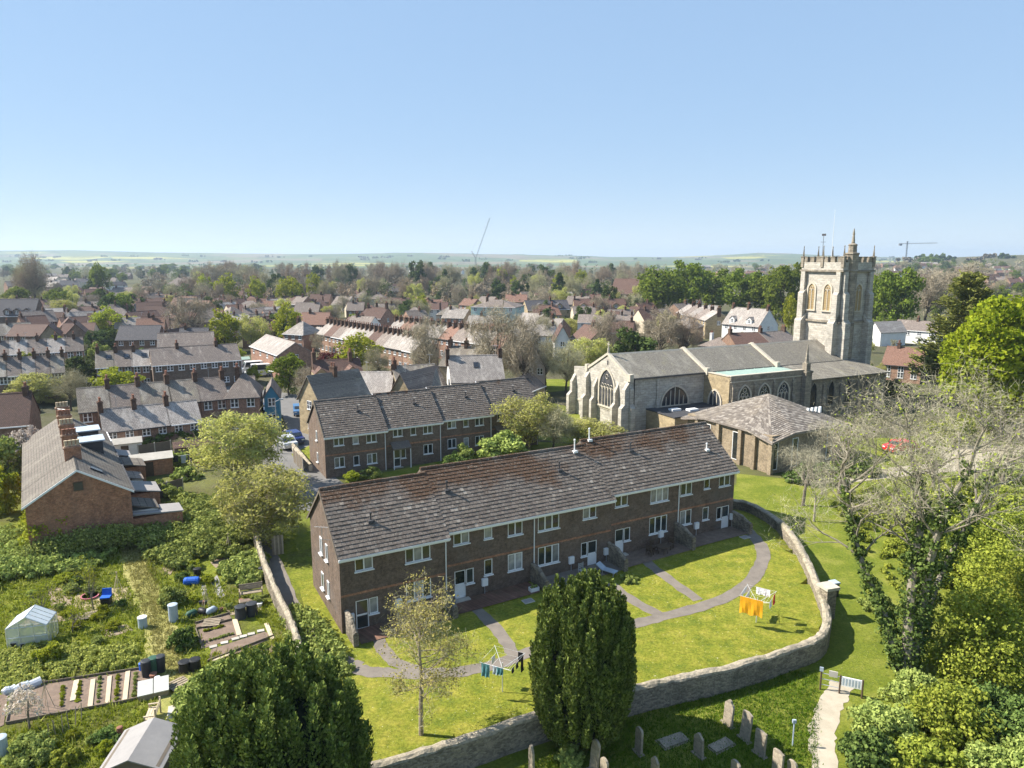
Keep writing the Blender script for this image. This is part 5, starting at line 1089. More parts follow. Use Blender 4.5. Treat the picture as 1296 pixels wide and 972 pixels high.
scatter(22, (0, 330), (337, 344), ['dark', 'green', 'baregrey'], (8, 14), 'along the far field hedges', 'far hedgerow trees', 31, (1, 2.4))
scatter(30, (340, 720), (404, 450), ['baregrey', 'bush', 'olive', 'bare', 'bushdark'], (3, 6), 'in the yards between the terraces', 'terrace yard trees', 32)
scatter(46, (335, 700), (384, 416), ['bare', 'baregrey', 'olive', 'dark', 'bush', 'lime', 'bare'], (5, 9), 'in the gardens behind the terraces', 'gardens behind the terraces', 35)
scatter(16, (690, 850), (405, 440), ['bare', 'baregrey', 'olive', 'bush', 'dark'], (5, 9), 'in the close beyond the church', 'trees in the close', 36)
scatter(14, (1090, 1240), (425, 500), ['bush', 'bushdark', 'baregrey', 'olive'], (2, 4), 'in the gardens below the white bungalow', 'bungalow garden shrubs', 37)
scatter(10, (180, 330), (525, 600), ['bush', 'bushdark', 'baregrey'], (1.6, 2.6), 'in the cottage gardens', 'cottage garden shrubs', 33)
scatter(9, (690, 1010), (425, 445), ['baregrey', 'bush', 'bare'], (4, 7), 'behind the church', 'shrubs behind the church', 34)
def forest(name, label, n, xr, yr, mats, seed, hr=(9, 15), size=.5, elong=2.2, wide=1, per=34):
    """woodland too far off to tell the trees apart"""
    rg = np.random.default_rng(seed); Vs = []; C = []; R = []
    for _ in range(n):
        x, y, z = gp(rg.uniform(*xr), rg.uniform(*yr)); h = rg.uniform(*hr) * (0.01 if y > 8000 else 1)
        for _k in range(7):
            a = rg.uniform(0, 6.28); q = rg.uniform(0, .4) * h; C.append((x + q * cos(a) * wide, y + q * sin(a), z + h * rg.uniform(.25, .85))); R.append(h * rg.uniform(.14, .26))
    V = leaf_cloud(rg, np.array(C), np.array(R), per, size, elong); n_ = len(V) // 4
    return tag(add(name, np_mesh(name, V, qidx(n_), mats, np.repeat(rg.integers(0, len(mats), n), 7 * per))), label, kind='stuff')
forest('distant_woodland', 'distant mass of brown and green woodland across the town', 340, (0, 1296), (337, 352), [L_TWIG, L_TWIGG, L_DARK, L_GREEN], 41)
forest('wood_understorey', 'brown understorey massed behind the terraces and orchard', 400, (180, 840), (356, 390), [L_TWIGD, L_TWIGD, L_TWIGRED, L_DARK], 42, (6, 14), .22, 5.5, 1, 34)
forest('town_trees', 'mass of garden trees continuing past the slate terraces', 120, (-330, -30), (362, 520), [L_TWIGD, L_OLIVE, L_GREEN, L_DARK], 44, (4, 9), .4, 2)
forest('town_trees', 'mass of trees continuing beyond the maple and hillside', 110, (1310, 1560), (352, 520), [L_TWIGD, L_OLIVE, L_GREEN, L_DARK], 45, (5, 10), .4, 2)
forest('hill_hedgerows', 'dark hedges and copses on the far hills', 80, (-20, 1300), (324, 333), [L_DARK, L_TWIGD, L_GREEN], 43, (6, 9), 4.0, 1.5, 9)

# ------------------------------------------------------------------ Irish yews
def yew(label, x, y, z, H, R, seed, plumes=310, per=340):
    rg = np.random.default_rng(seed); prof_z = [0, .07, .2, .45, .7, .85, .94, 1.0]; prof_r = [.35, .72, .95, 1.0, .95, .82, .62, .25]
    o = thing('irish_yew', label, 'tree', (x, y, z)); Vs = []
    for i in range(plumes):
        zt = .16 + .84 * rg.uniform() ** .8; th = rg.uniform(0, 2 * pi); rr = np.interp(zt, prof_z, prof_r) * R * (rg.uniform(.80, 1.07) if zt < .93 else rg.uniform(.1, 1.1))
        if i % 5 == 0:
            q = math.sqrt(rg.uniform()) * .9; zt = 1 - .13 * q ** 2.2 - rg.uniform(0, .03); rr = q * R * .86
        ln = H * rg.uniform(.16, .30); tip = np.array([rr * cos(th), rr * sin(th), zt * H + rg.uniform(-.15, .75)]); zb = max(.02, zt - ln / H); rb = max(.2, np.interp(zb, prof_z, prof_r) * R * .93)
        bot = np.array([min(rr, rb) * cos(th) * .97, min(rr, rb) * sin(th) * .97, zb * H]); t = rg.uniform(0, 1, per)[:, None]; a = rg.uniform(0, 2 * pi, per)
        wd = R * rg.uniform(.095, .15); pw = wd * np.clip(np.sin(np.clip(t * .62 + .22, 0, 1) * pi), 0, 1) ** .8 * np.clip(1.12 - t, 0, 1) ** .45
        rad = np.stack([np.cos(a), np.sin(a), np.zeros(per)], 1); P = bot + (tip - bot) * t + rad * pw * rg.uniform(.6, 1.1, (per, 1))
        D = nrm(np.array([0, 0, 1.0]) + rad * .55 + rg.normal(size=(per, 3)) * .3); Sd = nrm(np.cross(D, rad + rg.normal(size=(per, 3)) * .35)); s = rg.uniform(.7, 1.3, (per, 1))
        Vs.append(quads(P, D * s * .066, Sd * s * .03))
    V = np.concatenate(Vs); add('foliage', np_mesh('foliage', V, qidx(len(V) // 4), L_YEW), o)
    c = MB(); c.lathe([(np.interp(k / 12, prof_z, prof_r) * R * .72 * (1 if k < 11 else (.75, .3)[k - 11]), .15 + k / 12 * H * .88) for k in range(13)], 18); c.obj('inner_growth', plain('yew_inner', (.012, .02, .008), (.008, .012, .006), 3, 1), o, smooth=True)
    MB().tube([(0, 0, -.2), (0, 0, H * .4)], [.3, .22], 8).obj('trunk', BARKDARK, o); return o
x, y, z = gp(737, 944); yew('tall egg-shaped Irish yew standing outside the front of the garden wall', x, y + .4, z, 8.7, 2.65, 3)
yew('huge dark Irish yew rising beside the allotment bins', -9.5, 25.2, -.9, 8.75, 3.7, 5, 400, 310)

# ------------------------------------------------------------------ branching trees
def grow(rg, p, d, L, r, lev, segs, tips, maxlev, ang=.75, upb=.12, nch=(4, 6), ratio=(.55, .75), ns=4, wob=.2):
    pts = [p]; rs = [r]
    for k in range(ns):
        d = nrm(d + rg.normal(size=3) * wob + np.array([0, 0, upb])); p = p + d * L / ns; pts.append(p); rs.append(r * (1 - .62 * (k + 1) / ns))
    segs.append((pts, rs, lev))
    if lev >= maxlev: tips.append((p, d, L)); return
    for i in range(rg.integers(nch[0], nch[1] + 1)):
        t = rg.uniform(.3, 1.0); k = min(ns - 1, int(t * ns)); q = pts[k] + (pts[k + 1] - pts[k]) * (t * ns - k); ax = nrm(rg.normal(size=3)); dd = nrm(d + nrm(np.cross(d, ax)) * ang * rg.uniform(.6, 1.4)); grow(rg, q, dd, L * rg.uniform(*ratio), r * (1 - .6 * t) * .7, lev + 1, segs, tips, maxlev, ang, upb, nch, ratio, ns, wob)
    tips.append((p, d, L * .6))
def branch_mesh(segs, mat, name, nside=(8, 6, 5, 4, 3, 3)):
    m = MB()
    for pts, rs, lev in segs: m.tube([tuple(q) for q in pts], [max(.004, q) for q in rs], nside[min(lev, 5)], cap=False)
    return m.mesh(name, mat)
# silver birch in the lawn
rg = np.random.default_rng(12); bx, by = lawnpt(533, 930); bi = thing('birch_tree', 'slender birch with thin yellow-brown leaf haze on the lawn', 'tree', (bx, by, level(bx, by)))
segs, tips = [], []; P = np.array([0, 0, -.1]); trunk = [np.array(q) for q in ((0, 0, -.1), (.02, 0, 1.6), (.08, .02, 3.2), (0, 0, 4.8), (.1, .1, 6.2), (0.05, .1, 7.5))]
segs.append((trunk, [.13, .11, .09, .06, .035, .012], 0))
for i in range(34):
    z_ = rg.uniform(1.5, 7.2); a = rg.uniform(0, 6.28); e = rg.uniform(.25, .8); f = min(5.99, np.interp(z_, [q[2] for q in trunk], range(6))); k = int(min(4, f)); q = trunk[k] + (trunk[k + 1] - trunk[k]) * (f - k)
    grow(rg, q, nrm(np.array([cos(a), sin(a), e])), (2.3 - abs(z_ - 4) * .3) * rg.uniform(.6, 1), .028, 1, segs, tips, 3, .7, .05, (3, 5), (.5, .7), 3)
add('trunk', branch_mesh(segs, BIRCHB, 'trunk'), bi)
Cc = np.array([t[0] for t in tips]); V = np.concatenate([leaf_cloud(rg, Cc, np.full(len(Cc), .3), 7, .05, 1.6), twig_cloud(rg, Cc, np.full(len(Cc), .45), 4, .006, (.5, 1.2), -.3)]); add('crown', np_mesh('crown', V, qidx(len(V) // 4), [L_BIRCH, L_TWIGG], [0] * (7 * len(Cc)) + [1] * (4 * len(Cc))), bi)
# many-stemmed ivy-clad tree by the churchyard path
def stem(pts): return [np.array(q, float) for q in smooth_line(pts, 3)]
rg = np.random.default_rng(31); bx, by, bz = gp(1148, 850); it = thing('ivy_clad_tree', 'big pale leafless tree with ivy-clad stems beside the churchyard gate', 'tree', (bx, by, bz))
def rel(px, py, y):
    r = ray(px, py); t = y / r[1]; return (r[0] * t - bx, y - by, CAM_H + r[2] * t - bz)
stems = [([(0, 0, -.3), rel(1152, 770, by + .4), rel(1160, 700, by + .6), rel(1166, 640, by + 1.0), rel(1156, 590, by + 1.6)], .40), ([(.2, 0, -.3), rel(1168, 760, by + .2), rel(1180, 700, by - .6), rel(1200, 640, by - 1.2), rel(1226, 596, by - 1.4)], .32), ([(-.3, .2, -.3), rel(1120, 780, by + 1.0), rel(1092, 715, by + 2.4), rel(1076, 650, by + 3.2), rel(1070, 615, by + 3.6)], .25), ([(.1, .2, .6), rel(1190, 730, by + 2), rel(1225, 660, by + 3), rel(1262, 590, by + 4)], .22)]
segs, tips = [], []; ivyC = []; ivyR = []
for (pts, r0), nch in zip(stems, (8, 8, 7, 5)):
    S_ = stem(pts); n = len(S_); rs = [r0 * (1 - .68 * i / (n - 1)) for i in range(n)]; segs.append((S_, rs, 0))
    for i, q in enumerate(S_):
        f = i / (n - 1)
        for _ in range(22):
            if rg.uniform() > f * 1.15 - .15 and i < n - 1: ivyC.append(q + (S_[i + 1] - q) * rg.uniform() + rg.normal(size=3) * .18); ivyR.append(rs[i] * .9 + .2)
    d = nrm(S_[-1] - S_[-2])
    for k in range(nch):
        t = rg.uniform(.5, 1.0); j = min(n - 2, int(t * (n - 1))); q = S_[j] + (S_[j + 1] - S_[j]) * (t * (n - 1) - j); a = rg.uniform(0, 6.28); dd = nrm(d * .45 + np.array([cos(a), sin(a), rg.uniform(-.05, .55)]))
        grow(rg, q, dd, rg.uniform(2.6, 4.4), .075, 1, segs, tips, 4, .66, .08, (3, 4), (.55, .78), 4, .16)
    grow(rg, S_[-1], d, 3.0, .11, 1, segs, tips, 4, .8, .05, (4, 5), (.6, .78), 4, .22)
add('branches', branch_mesh(segs, plain('ashy_bark', (.30, .265, .205), (.17, .15, .115), 5, .95, .5), 'branches'), it)
Cc = np.array([t[0] for t in tips]); V = twig_cloud(rg, Cc, np.full(len(Cc), .6), 6, .006, (.5, 1.4), .3); add('twigs', np_mesh('twigs', V, qidx(len(V) // 4), L_PALE), it)
V = leaf_cloud(rg, Cc[::2], np.full(len(Cc[::2]), .4), 2, .07); add('buds', np_mesh('buds', V, qidx(len(V) // 4), L_IVYY), it)
V = leaf_cloud(rg, np.array(ivyC), np.array(ivyR), 30, .12, 1.2); add('ivy', np_mesh('ivy', V, qidx(len(V) // 4), L_IVY), it)
def bare_big(label, px, py, h, spread, seed, lean=(0, 0), mat=BARKPALE, tw=L_PALE, lev=4, r0=.22, nst=7):
    rg = np.random.default_rng(seed); x, y, z = gp(px, py); o = thing('bare_tree', label, 'tree', (x, y, z)); segs, tips = [], []
    S_ = [np.array(q) for q in ((0, 0, -.2), (lean[0] * .3, lean[1] * .3, h * .22), (lean[0], lean[1], h * .5))]; segs.append((S_, [r0 * 1.2, r0, r0 * .6], 0))
    for k in range(nst):
        a = rg.uniform(0, 6.28); q = S_[1] + (S_[2] - S_[1]) * rg.uniform(.1, 1); grow(rg, q, nrm(np.array([cos(a) * spread, sin(a) * spread, 1.0])), h * rg.uniform(.25, .36), r0 * .4, 1, segs, tips, lev, .62, .1, (3, 4), (.6, .78), 4, .2)
    add('trunk', branch_mesh(segs, mat, 'trunk'), o); Cc = np.array([t[0] for t in tips]); V = twig_cloud(rg, Cc, np.full(len(Cc), .6), 5, .0065, (.5, 1.4), .4); add('twigs', np_mesh('twigs', V, qidx(len(V) // 4), tw), o); return o
bare_big('pale leafless tree with dense twigs in front of the west aisle', 1062, 625, 8.6, 1.1, 51, (.3, 0), BARK, L_PALE, 4, .2, 10); bare_big('spreading leafless tree beside the drive', 1180, 640, 8.6, 1.1, 52, (-.3, 0), BARK, L_PALE, 4, .18, 10); bare_big('leafless tree below the green maple', 1265, 640, 8.6, 1.0, 53, (0, 0), BARK, L_PALE, 4, .18); bare_big('twiggy bush-like tree beside the hall wall', 1016, 640, 6.8, 1.2, 54, (.3, 0), BARK, L_PALE, 4, .15, 9)
bare_big('twiggy leafless tree on the grass strip outside the wall bend', 1030, 660, 5.0, 1.1, 56, (0, 0), BARKPALE, L_PALE, 3, .1)
# green maple and cypress
def big_leafy(name, label, px, py, h, w, n, per, size, mat, seed, zc=.55, rz=.45, elong=1.3, lo=.62):
    rg = np.random.default_rng(seed); x, y, z = gp(px, py); o = thing(name, label, 'tree', (x, y, z)); C = blob_centres(rg, n, zc * h, w / 2 * .88, rz * h * .92, lo); R = rg.uniform(.07, .12, n) * w
    V = leaf_cloud(rg, C, R, per, size, elong, (.6, 1.05), .35); add('crown', np_mesh('crown', V, qidx(len(V) // 4), mat), o)
    m = MB(); m.tube([(0, 0, -.2), (.1, 0, h * .25), (0, .1, h * .7)], [.45, .36, .12], 8)
    for c in C[:20]: m.tube([(0, 0, h * .25), tuple((C[0] * 0 + c) * .5 + np.array([0, 0, h * .2])), tuple(c)], [.16, .1, .03], 5, cap=False)
    m.obj('trunk', BARKDARK, o); return o
big_leafy('maple_tree', 'large rounded bright yellow-green maple beyond the churchyard', 1268, 550, 18.0, 17.5, 300, 120, .30, L_MAPLE, 61)
rg = np.random.default_rng(62); x, y, z = gp(1212, 505); ce = thing('cypress_tree', 'dark shaggy cypress with sweeping boughs behind the maple', 'tree', (x, y, z)); h = hz(1225, 345, y) - z
V = []; m = MB().tube([(0, 0, -.3), (.2, 0, h * .5), (0, 0, h * .97)], [.5, .32, .04], 7)
for i in range(270):
    t = rg.uniform(.06, .98); a = rg.uniform(0, 6.28); ln = (1 - t) ** .65 * 8.0 * rg.uniform(.7, 1.1) + .5; s = np.array([0, 0, t * h]); e = s + np.array([cos(a) * ln, sin(a) * ln, ln * .38]); n = 70
    u_ = rg.uniform(.25, 1, (n, 1)); P = s + (e - s) * u_ + rg.normal(size=(n, 3)) * np.array([.35, .35, .16]) + np.array([0, 0, -.35]) * (1 - u_); D = nrm((e - s) / ln + rg.normal(size=(n, 3)) * .4); Sd = nrm(np.cross(D, rg.normal(size=(n, 3)))); V.append(quads(P, D * .33, Sd * .085)); m.tube([tuple(s), tuple(e)], [.06, .01], 4, cap=False)
V = np.concatenate(V); add('crown', np_mesh('crown', V, qidx(len(V) // 4), L_CEDAR), ce); m.obj('trunk', BARKDARK, ce)
# undergrowth beside the churchyard path
def thick_bush(name, label, x, y, z, w, d, h, n, per, size, mat, seed, base=0, cat='shrub'):
    rg = np.random.default_rng(seed); o = thing(name, label, cat, (x, y, z)); D = nrm(rg.normal(size=(n, 3))); D[:, 2] = np.abs(D[:, 2]); C = D * rg.uniform(.45, 1, (n, 1)) * np.array([w / 2, d / 2, h * .9]) + np.array([0, 0, base]); R = rg.uniform(.1, .2, n) * min(w, d, h * 1.5)
    V = leaf_cloud(rg, C, R, per, size, 1.4, (.5, 1.05)); add('foliage', np_mesh('foliage', V, qidx(len(V) // 4), mat), o); m = MB()
    for c in C[:8]: m.tube([(0, 0, -.1), tuple(c * .6), tuple(c)], [.07, .04, .01], 5, cap=False)
    m.obj('stems', BARKDARK, o); return o
for px, py, w, d, h, mt, lab, s in ((1240, 850, 6.0, 5, 6.0, L_IVYY, 'tall tree smothered in yellow-green ivy above the path', 71), (1292, 815, 6, 5, 6.2, L_IVYY, 'tall yellow-green ivy column at the edge of the churchyard', 72), (1200, 930, 5, 4, 3.0, L_IVYY, 'broad yellow-green bush beside the path bank', 73), (1120, 935, 3.4, 3.0, 2.0, L_BRAM, 'rounded bramble bush against the gate', 74), (1100, 965, 2.8, 2.4, 1.8, L_IVY, 'dark laurel bush beside the gravel path', 75), (1260, 930, 6, 4, 2.6, L_IVY, 'dark holly mass under the ivy trees', 76), (1160, 890, 3.0, 3, 1.8, L_BRAM, 'green scrub at the foot of the ivy-clad stems', 77), (1110, 770, 2.2, 2.2, 1.0, L_BRAM, 'low scrub beside the grass strip', 78), (1250, 700, 8, 6, 4.5, L_IVYY, 'yellow-green thicket beyond the ivy-clad stems', 79), (1160, 655, 7, 4.5, 2.4, L_IVYY, 'low yellow-green thicket across the church lawn', 80), (1290, 620, 8, 6, 4.0, L_BRAM, 'green thicket under the maple', 81), (1170, 975, 4, 3, 1.6, L_IVYY, 'sprawling ivy bank over old graves', 82), (1285, 985, 5, 3, 2.0, L_BRAM, 'bramble bank at the churchyard corner', 83), (1030, 610, 6, 4, 2.2, L_IVY, 'dark ivy heap against the hall', 84), (1120, 500, 9, 5, 3.0, L_DARK, 'dark laurel hedge beside the west aisle', 85), (1205, 560, 9, 6, 3.4, L_IVYY, 'yellow-green shrub belt beyond the drive', 86), (1080, 600, 6, 4, 1.6, L_IVY, 'dark shrub bed along the hall front', 87), (1215, 650, 7, 5, 3.2, L_IVYY, 'airy yellow-green hazel clump across the lawn', 88), (1275, 665, 7, 5, 3.6, L_IVYY, 'tall yellow-green hazel clump under the maple', 89), (1195, 735, 4.5, 4, 2.6, L_IVYY, 'yellow-green hazel behind the ivy-clad stems', 90), (1262, 770, 6, 5, 5.0, L_IVYY, 'tall hazel thicket beyond the ivy column', 91), (1140, 700, 3, 2.5, 1.2, L_IVYY, 'low hazel shoots on the church lawn', 92)):
    x, y, z = gp(px, py); thick_bush('ivy_shrub', lab, x, y, z, w, d, h, 105 if h < 4 else 160, 100, .098 if y < 60 else .15, mt, s)
inbed0 = lambda x, y: inside(x, y, G((-5, 878), (52, 867), (182, 846), (212, 874), (160, 888), (55, 908), (8, 925), (-5, 930))) or inside(x, y, G((8, 825), (8, 770), (75, 770), (75, 820)))
# brambles, hedges and garden shrubs on the allotment side
def pts_in(poly, n, rg):
    P = np.array(poly); x0, y0 = P.min(0); x1, y1 = P.max(0); out = []
    while len(out) < n:
        x, y = rg.uniform(x0, x1), rg.uniform(y0, y1)
        if inside(x, y, poly): out.append((x, y))
    return np.array(out)
def thicket(name, label, poly, n, h, per, size, mat, seed):
    rg = np.random.default_rng(seed); p = pts_in(poly, n, rg); c0 = p.mean(0); sc = p.std(0) * 2.0 + .1; e = np.clip(1.15 - (((p - c0) / sc) ** 2).sum(1) * .55, .25, 1)
    hh = h * e * rg.uniform(.55, 1.1, n); C = np.stack([p[:, 0], p[:, 1], np.array([terrain(a, b) for a, b in p]) + hh * .6], 1); R = np.maximum(.3, hh * .55); V = leaf_cloud(rg, C, R, per, size, 1.5, (.5, 1.05), .5)
    return tag(add(name, np_mesh(name, V, qidx(len(V) // 4), mat)), label, kind='stuff')
thicket('bramble_thicket', 'dense green bramble thicket between gable house and allotment beds', G((188, 652), (235, 628), (300, 640), (330, 668), (318, 702), (268, 712), (236, 726), (196, 722), (176, 690)), 420, 1.5, 95, .12, L_BRAM, 91)
thicket('bramble_thicket', 'rough bramble and nettle growth below the brick gable', G((-120, 720), (-60, 690), (40, 668), (110, 664), (160, 668), (150, 700), (112, 726), (60, 730), (0, 745), (-100, 770)), 560, 1.2, 85, .11, L_BRAM, 92)
thicket('gable_brambles', 'tall brambles heaped against the brick gable end', [(-40.5, 51.6), (-32.0, 55.6), (-31.0, 57.4), (-31.6, 58.0), (-34, 56.2), (-40, 53.0)], 150, 2.3, 130, .09, L_BRAM, 98)
thicket('bramble_thicket', 'brambles under the willow by the boundary wall', G((270, 720), (330, 700), (340, 730), (320, 745), (285, 740)), 90, .9, 60, .13, L_BRAM, 93)
thicket('wall_scrub', 'straggling weeds along the boundary wall foot', G((352, 770), (385, 770), (440, 830), (450, 862), (400, 850), (365, 815)), 170, .8, 40, .10, L_BRAM, 94)
thicket('bed_weeds', 'rank green weeds around the greenhouse', G((0, 830), (50, 815), (110, 822), (170, 815), (176, 842), (60, 862), (0, 875)), 240, .4, 80, .07, L_WEED, 95)
thicket('grass_scrub', 'yellow-green scrub and tall weeds across the old graves', G((1050, 640), (1090, 618), (1180, 630), (1190, 700), (1150, 760), (1110, 720)), 210, .6, 60, .11, L_IVYY, 97)
thicket('yew_scrub', 'mixed scrub between allotment path and the great yew', G((222, 880), (270, 850), (330, 830), (300, 880), (240, 960), (225, 960)), 200, .8, 55, .11, L_BRAM, 96)
for px, py, w, h, mt, lab in ((62, 838, 1.5, 1.4, L_LIME, 'rounded yellow-green bush in front of the greenhouse'), (218, 765, 2.0, 1.5, L_BRAM, 'dusty green bush beside the white water butt'), (231, 818, 1.7, 1.3, L_IVY, 'clipped dark green bush at the soil bed corner'), (70, 560, 3, 2, L_OLIVE, 'straggling shrub beside terrace roofs'), (235, 605, 3.2, 1.3, L_BRAM, 'clipped hedge clump in the end terrace garden'), (722, 965, 1.5, .9, L_BRAM, 'small leafy clump at the foot of the tall yew'), (795, 735, 1.6, .5, L_BRAM, 'low border plants by the patio divider'), (40, 958, 2.2, 1.1, L_BRAM, 'weedy clump in the corner of the allotment'), (85, 965, 1.2, .9, L_IVYY, 'orange-tinged bush near the shed'), (325, 712, 1.4, .8, L_BRAM, 'leafy crop row by the wooden planter')):
    x, y, z = gp(px, py); thick_bush('shrub', lab, x, y, z, w, w, h, 40, 80, .085 if y < 60 else .14, mt, px + py)
rr_ = random.Random(77)
for k in range(46):
    px, py = rr_.choice(((rr_.uniform(5, 165), rr_.uniform(725, 845)), (rr_.uniform(215, 345), rr_.uniform(705, 775)), (rr_.uniform(5, 140), rr_.uniform(915, 968)), (rr_.uniform(5, 165), rr_.uniform(725, 800))))
    x, y, z = gp(px, py)
    if inbed0(x, y): continue
    kd = rr_.choice(('bush', 'bushlime', 'bush', 'bushdark', 'bushlime')); hh = rr_.uniform(.3, .8); place(kd, x, y, z, hh, hh * rr_.uniform(1.0, 1.7), NAMES[kd][1] + ' self-sown in the allotment grass', 'self-sown allotment shrubs')
for px0, py0, px1, py1, h, lab in ((180, 592, 248, 582, 1.3, 'trimmed box hedge beside the back garden path'), (182, 570, 252, 560, 1.7, 'dark green panel hedge across the back gardens'), (190, 622, 240, 640, 1.2, 'garden hedge along the bramble thicket')):
    a, b = gp(px0, py0), gp(px1, py1); L = math.dist(a, b); o = thing('hedge', lab, 'hedge', a, math.atan2(b[1] - a[1], b[0] - a[0])); rg = np.random.default_rng(px0); n = int(L * 9); C = np.stack([rg.uniform(0, L, n), rg.uniform(-.5, .5, n), rg.uniform(.2, h, n)], 1); V = leaf_cloud(rg, C, np.full(n, .35), 40, .12); add('foliage', np_mesh('foliage', V, qidx(len(V) // 4), L_IVY if 'dark' in lab else L_BRAM), o)
x, y, z = gp(38, 925); bl = thing('blossom_tree', 'small white-blossomed fruit tree at the corner of the soil bed', 'tree', (x, y, z)); rg = np.random.default_rng(5); C = blob_centres(rg, 26, 1.7, .75, .7, .2); V = np.concatenate([leaf_cloud(rg, C, np.full(26, .25), 26, .06), twig_cloud(rg, C, np.full(26, .35), 10, .008)]); add('crown', np_mesh('crown', V, qidx(len(V) // 4), [L_BLOSS, L_TWIGG], [0] * (26 * 26) + [1] * 260), bl); MB().tube([(0, 0, -.1), (0, 0, .9), (.1, 0, 1.7)], [.06, .05, .03], 6).obj('trunk', BARK, bl)
for px, py, h, s in ((118, 772, 2.9, 7), (55, 790, 2.2, 9), (92, 800, 1.6, 13), (236, 940, 1.3, 15)):
    rg = np.random.default_rng(s); x, y, z = gp(px, py); o = thing('sapling', {7: 'bare fruit sapling beside the blue chair', 9: 'thin sapling behind the greenhouse', 13: 'small leafing sapling beside the greenhouse', 15: 'tiny bare sapling near the wooden bench'}[s], 'tree', (x, y, z)); segs, tips = [], []; grow(rg, np.array([0, 0, -.1]), np.array([0, 0, 1.0]), h * .75, .05, 0, segs, tips, 3, .7, .1, (4, 6), (.5, .65), 4, .15); add('trunk', branch_mesh(segs, BARK, 'trunk'), o)
    C = np.array([t[0] for t in tips]); V = leaf_cloud(rg, C, np.full(len(C), .2), 3, .05); add('leaves', np_mesh('leaves', V, qidx(len(V) // 4), L_LIME), o)
# grass that stands up
def tufts(name, label, poly, n, h, mat, seed, w=.02, avoid=None):
    rg = np.random.default_rng(seed); p = pts_in(poly, n, rg)
    if avoid is not None: p = p[[not avoid(a, b) for a, b in p]]
    p = np.repeat(p, 4, 0) + rg.normal(size=(len(p) * 4, 2)) * .09; k = len(p); z = np.repeat(np.array([fz(a, b) for a, b in p[::4]]), 4); P = np.stack([p[:, 0], p[:, 1], z], 1); D = nrm(np.stack([rg.normal(size=k) * .5, rg.normal(size=k) * .5, np.ones(k)], 1)); hh = h * rg.uniform(.4, 1.2, (k, 1)); a = rg.uniform(0, pi, k); Sd = np.stack([np.cos(a), np.sin(a), np.zeros(k)], 1) * w * rg.uniform(.7, 1.6, (k, 1)); V = np.stack([P - Sd, P + Sd, P + D * hh + Sd * .2, P + D * hh - Sd * .2], 1).reshape(-1, 3)
    return tag(add(name, np_mesh(name, V, qidx(k), mat)), label, kind='stuff')
ALLOT = G((-140, 700), (170, 690), (330, 760), (380, 800), (430, 850), (330, 880), (232, 880), (228, 985), (-140, 985))
beds = [G((-5, 878), (52, 867), (182, 846), (212, 874), (160, 888), (55, 908), (8, 925), (-5, 930)), G((247, 788), (292, 775), (345, 795), (340, 812), (262, 830)), G((213, 885), (231, 885), (225, 940), (210, 940))]
inbed = lambda x, y: any(inside(x, y, b) for b in beds) or np.min((DRYLINE[:, 0] - x) ** 2 + (DRYLINE[:, 1] - y) ** 2) < .75
tufts('rough_grass', 'long rough grass over the allotments', ALLOT, 12000, .26, L_GRASS, 101, .03, inbed); tufts('tall_weeds', 'tall nettles and docks among the allotment grass', ALLOT, 1100, .4, L_WEED, 105, .05, inbed); tufts('dry_grass', 'pale dry grass along the allotment path', G((150, 690), (185, 690), (215, 780), (235, 850), (228, 880), (205, 880), (190, 800)), 2500, .2, L_DRY, 102, .02)
tufts('churchyard_grass', 'longer grass among the headstones', G((640, 985), (700, 950), (812, 905), (1000, 850), (1035, 850), (1035, 985)), 7000, .16, leafmat('churchyard_blades', (.05, .10, .010), (.15, .22, .02), .3, .1), 103, .02)
PTS = np.array([q for l in PATHLINES for q in smooth_line(l, 8)])
onpath = lambda x, y: np.min((PTS[:, 0] - x) ** 2 + (PTS[:, 1] - y) ** 2) < .55
tufts('lawn_tufts', 'short mown grass on the garden lawn', GARDEN, 7000, .06, leafmat('lawn_blades', (.18, .20, .018), (.34, .33, .04), .3, .1), 104, .02, onpath)

# ------------------------------------------------------------------ garden of the flats
def stub_wall(label, o, u, length, h0=1.5, h1=.9):
    a = uv(u, -.02, 0, o); b = uv(u, -length, 0, o); z = level(a[0], a[1]); m = tuple((a[k] + b[k]) / 2 for k in range(2))
    rubble_wall('patio_divider', label, [(a[0], a[1], z + h0), (m[0], m[1], z + h0 * .9), (b[0], b[1], z + h1)], .32, mat=RUBBLE, cap=RUBBLE, jit=.06, k=3)
stub_wall('short rounded stone divider at the gable corner of the flats', SEC_A, .35, 2.0, 1.6, .9)
stub_wall('stone divider between the two red paved patios', SEC_A, 7.2, 1.9, 1.3, .8); stub_wall('stone divider beside the white downpipe and planter', SEC_B, 7.0, 2.2, 1.5, .9); stub_wall('stone divider between the glazed door and table patio', SEC_B, 14.0, 2.3, 1.6, 1.0)
stub_wall('ivy-topped stone divider by the third downpipe', SEC_C, 6.95, 2.3, 1.7, 1.1); stub_wall('stone divider at the hall end of the flats', SEC_C, 13.5, 2.2, 1.5, 1.0)
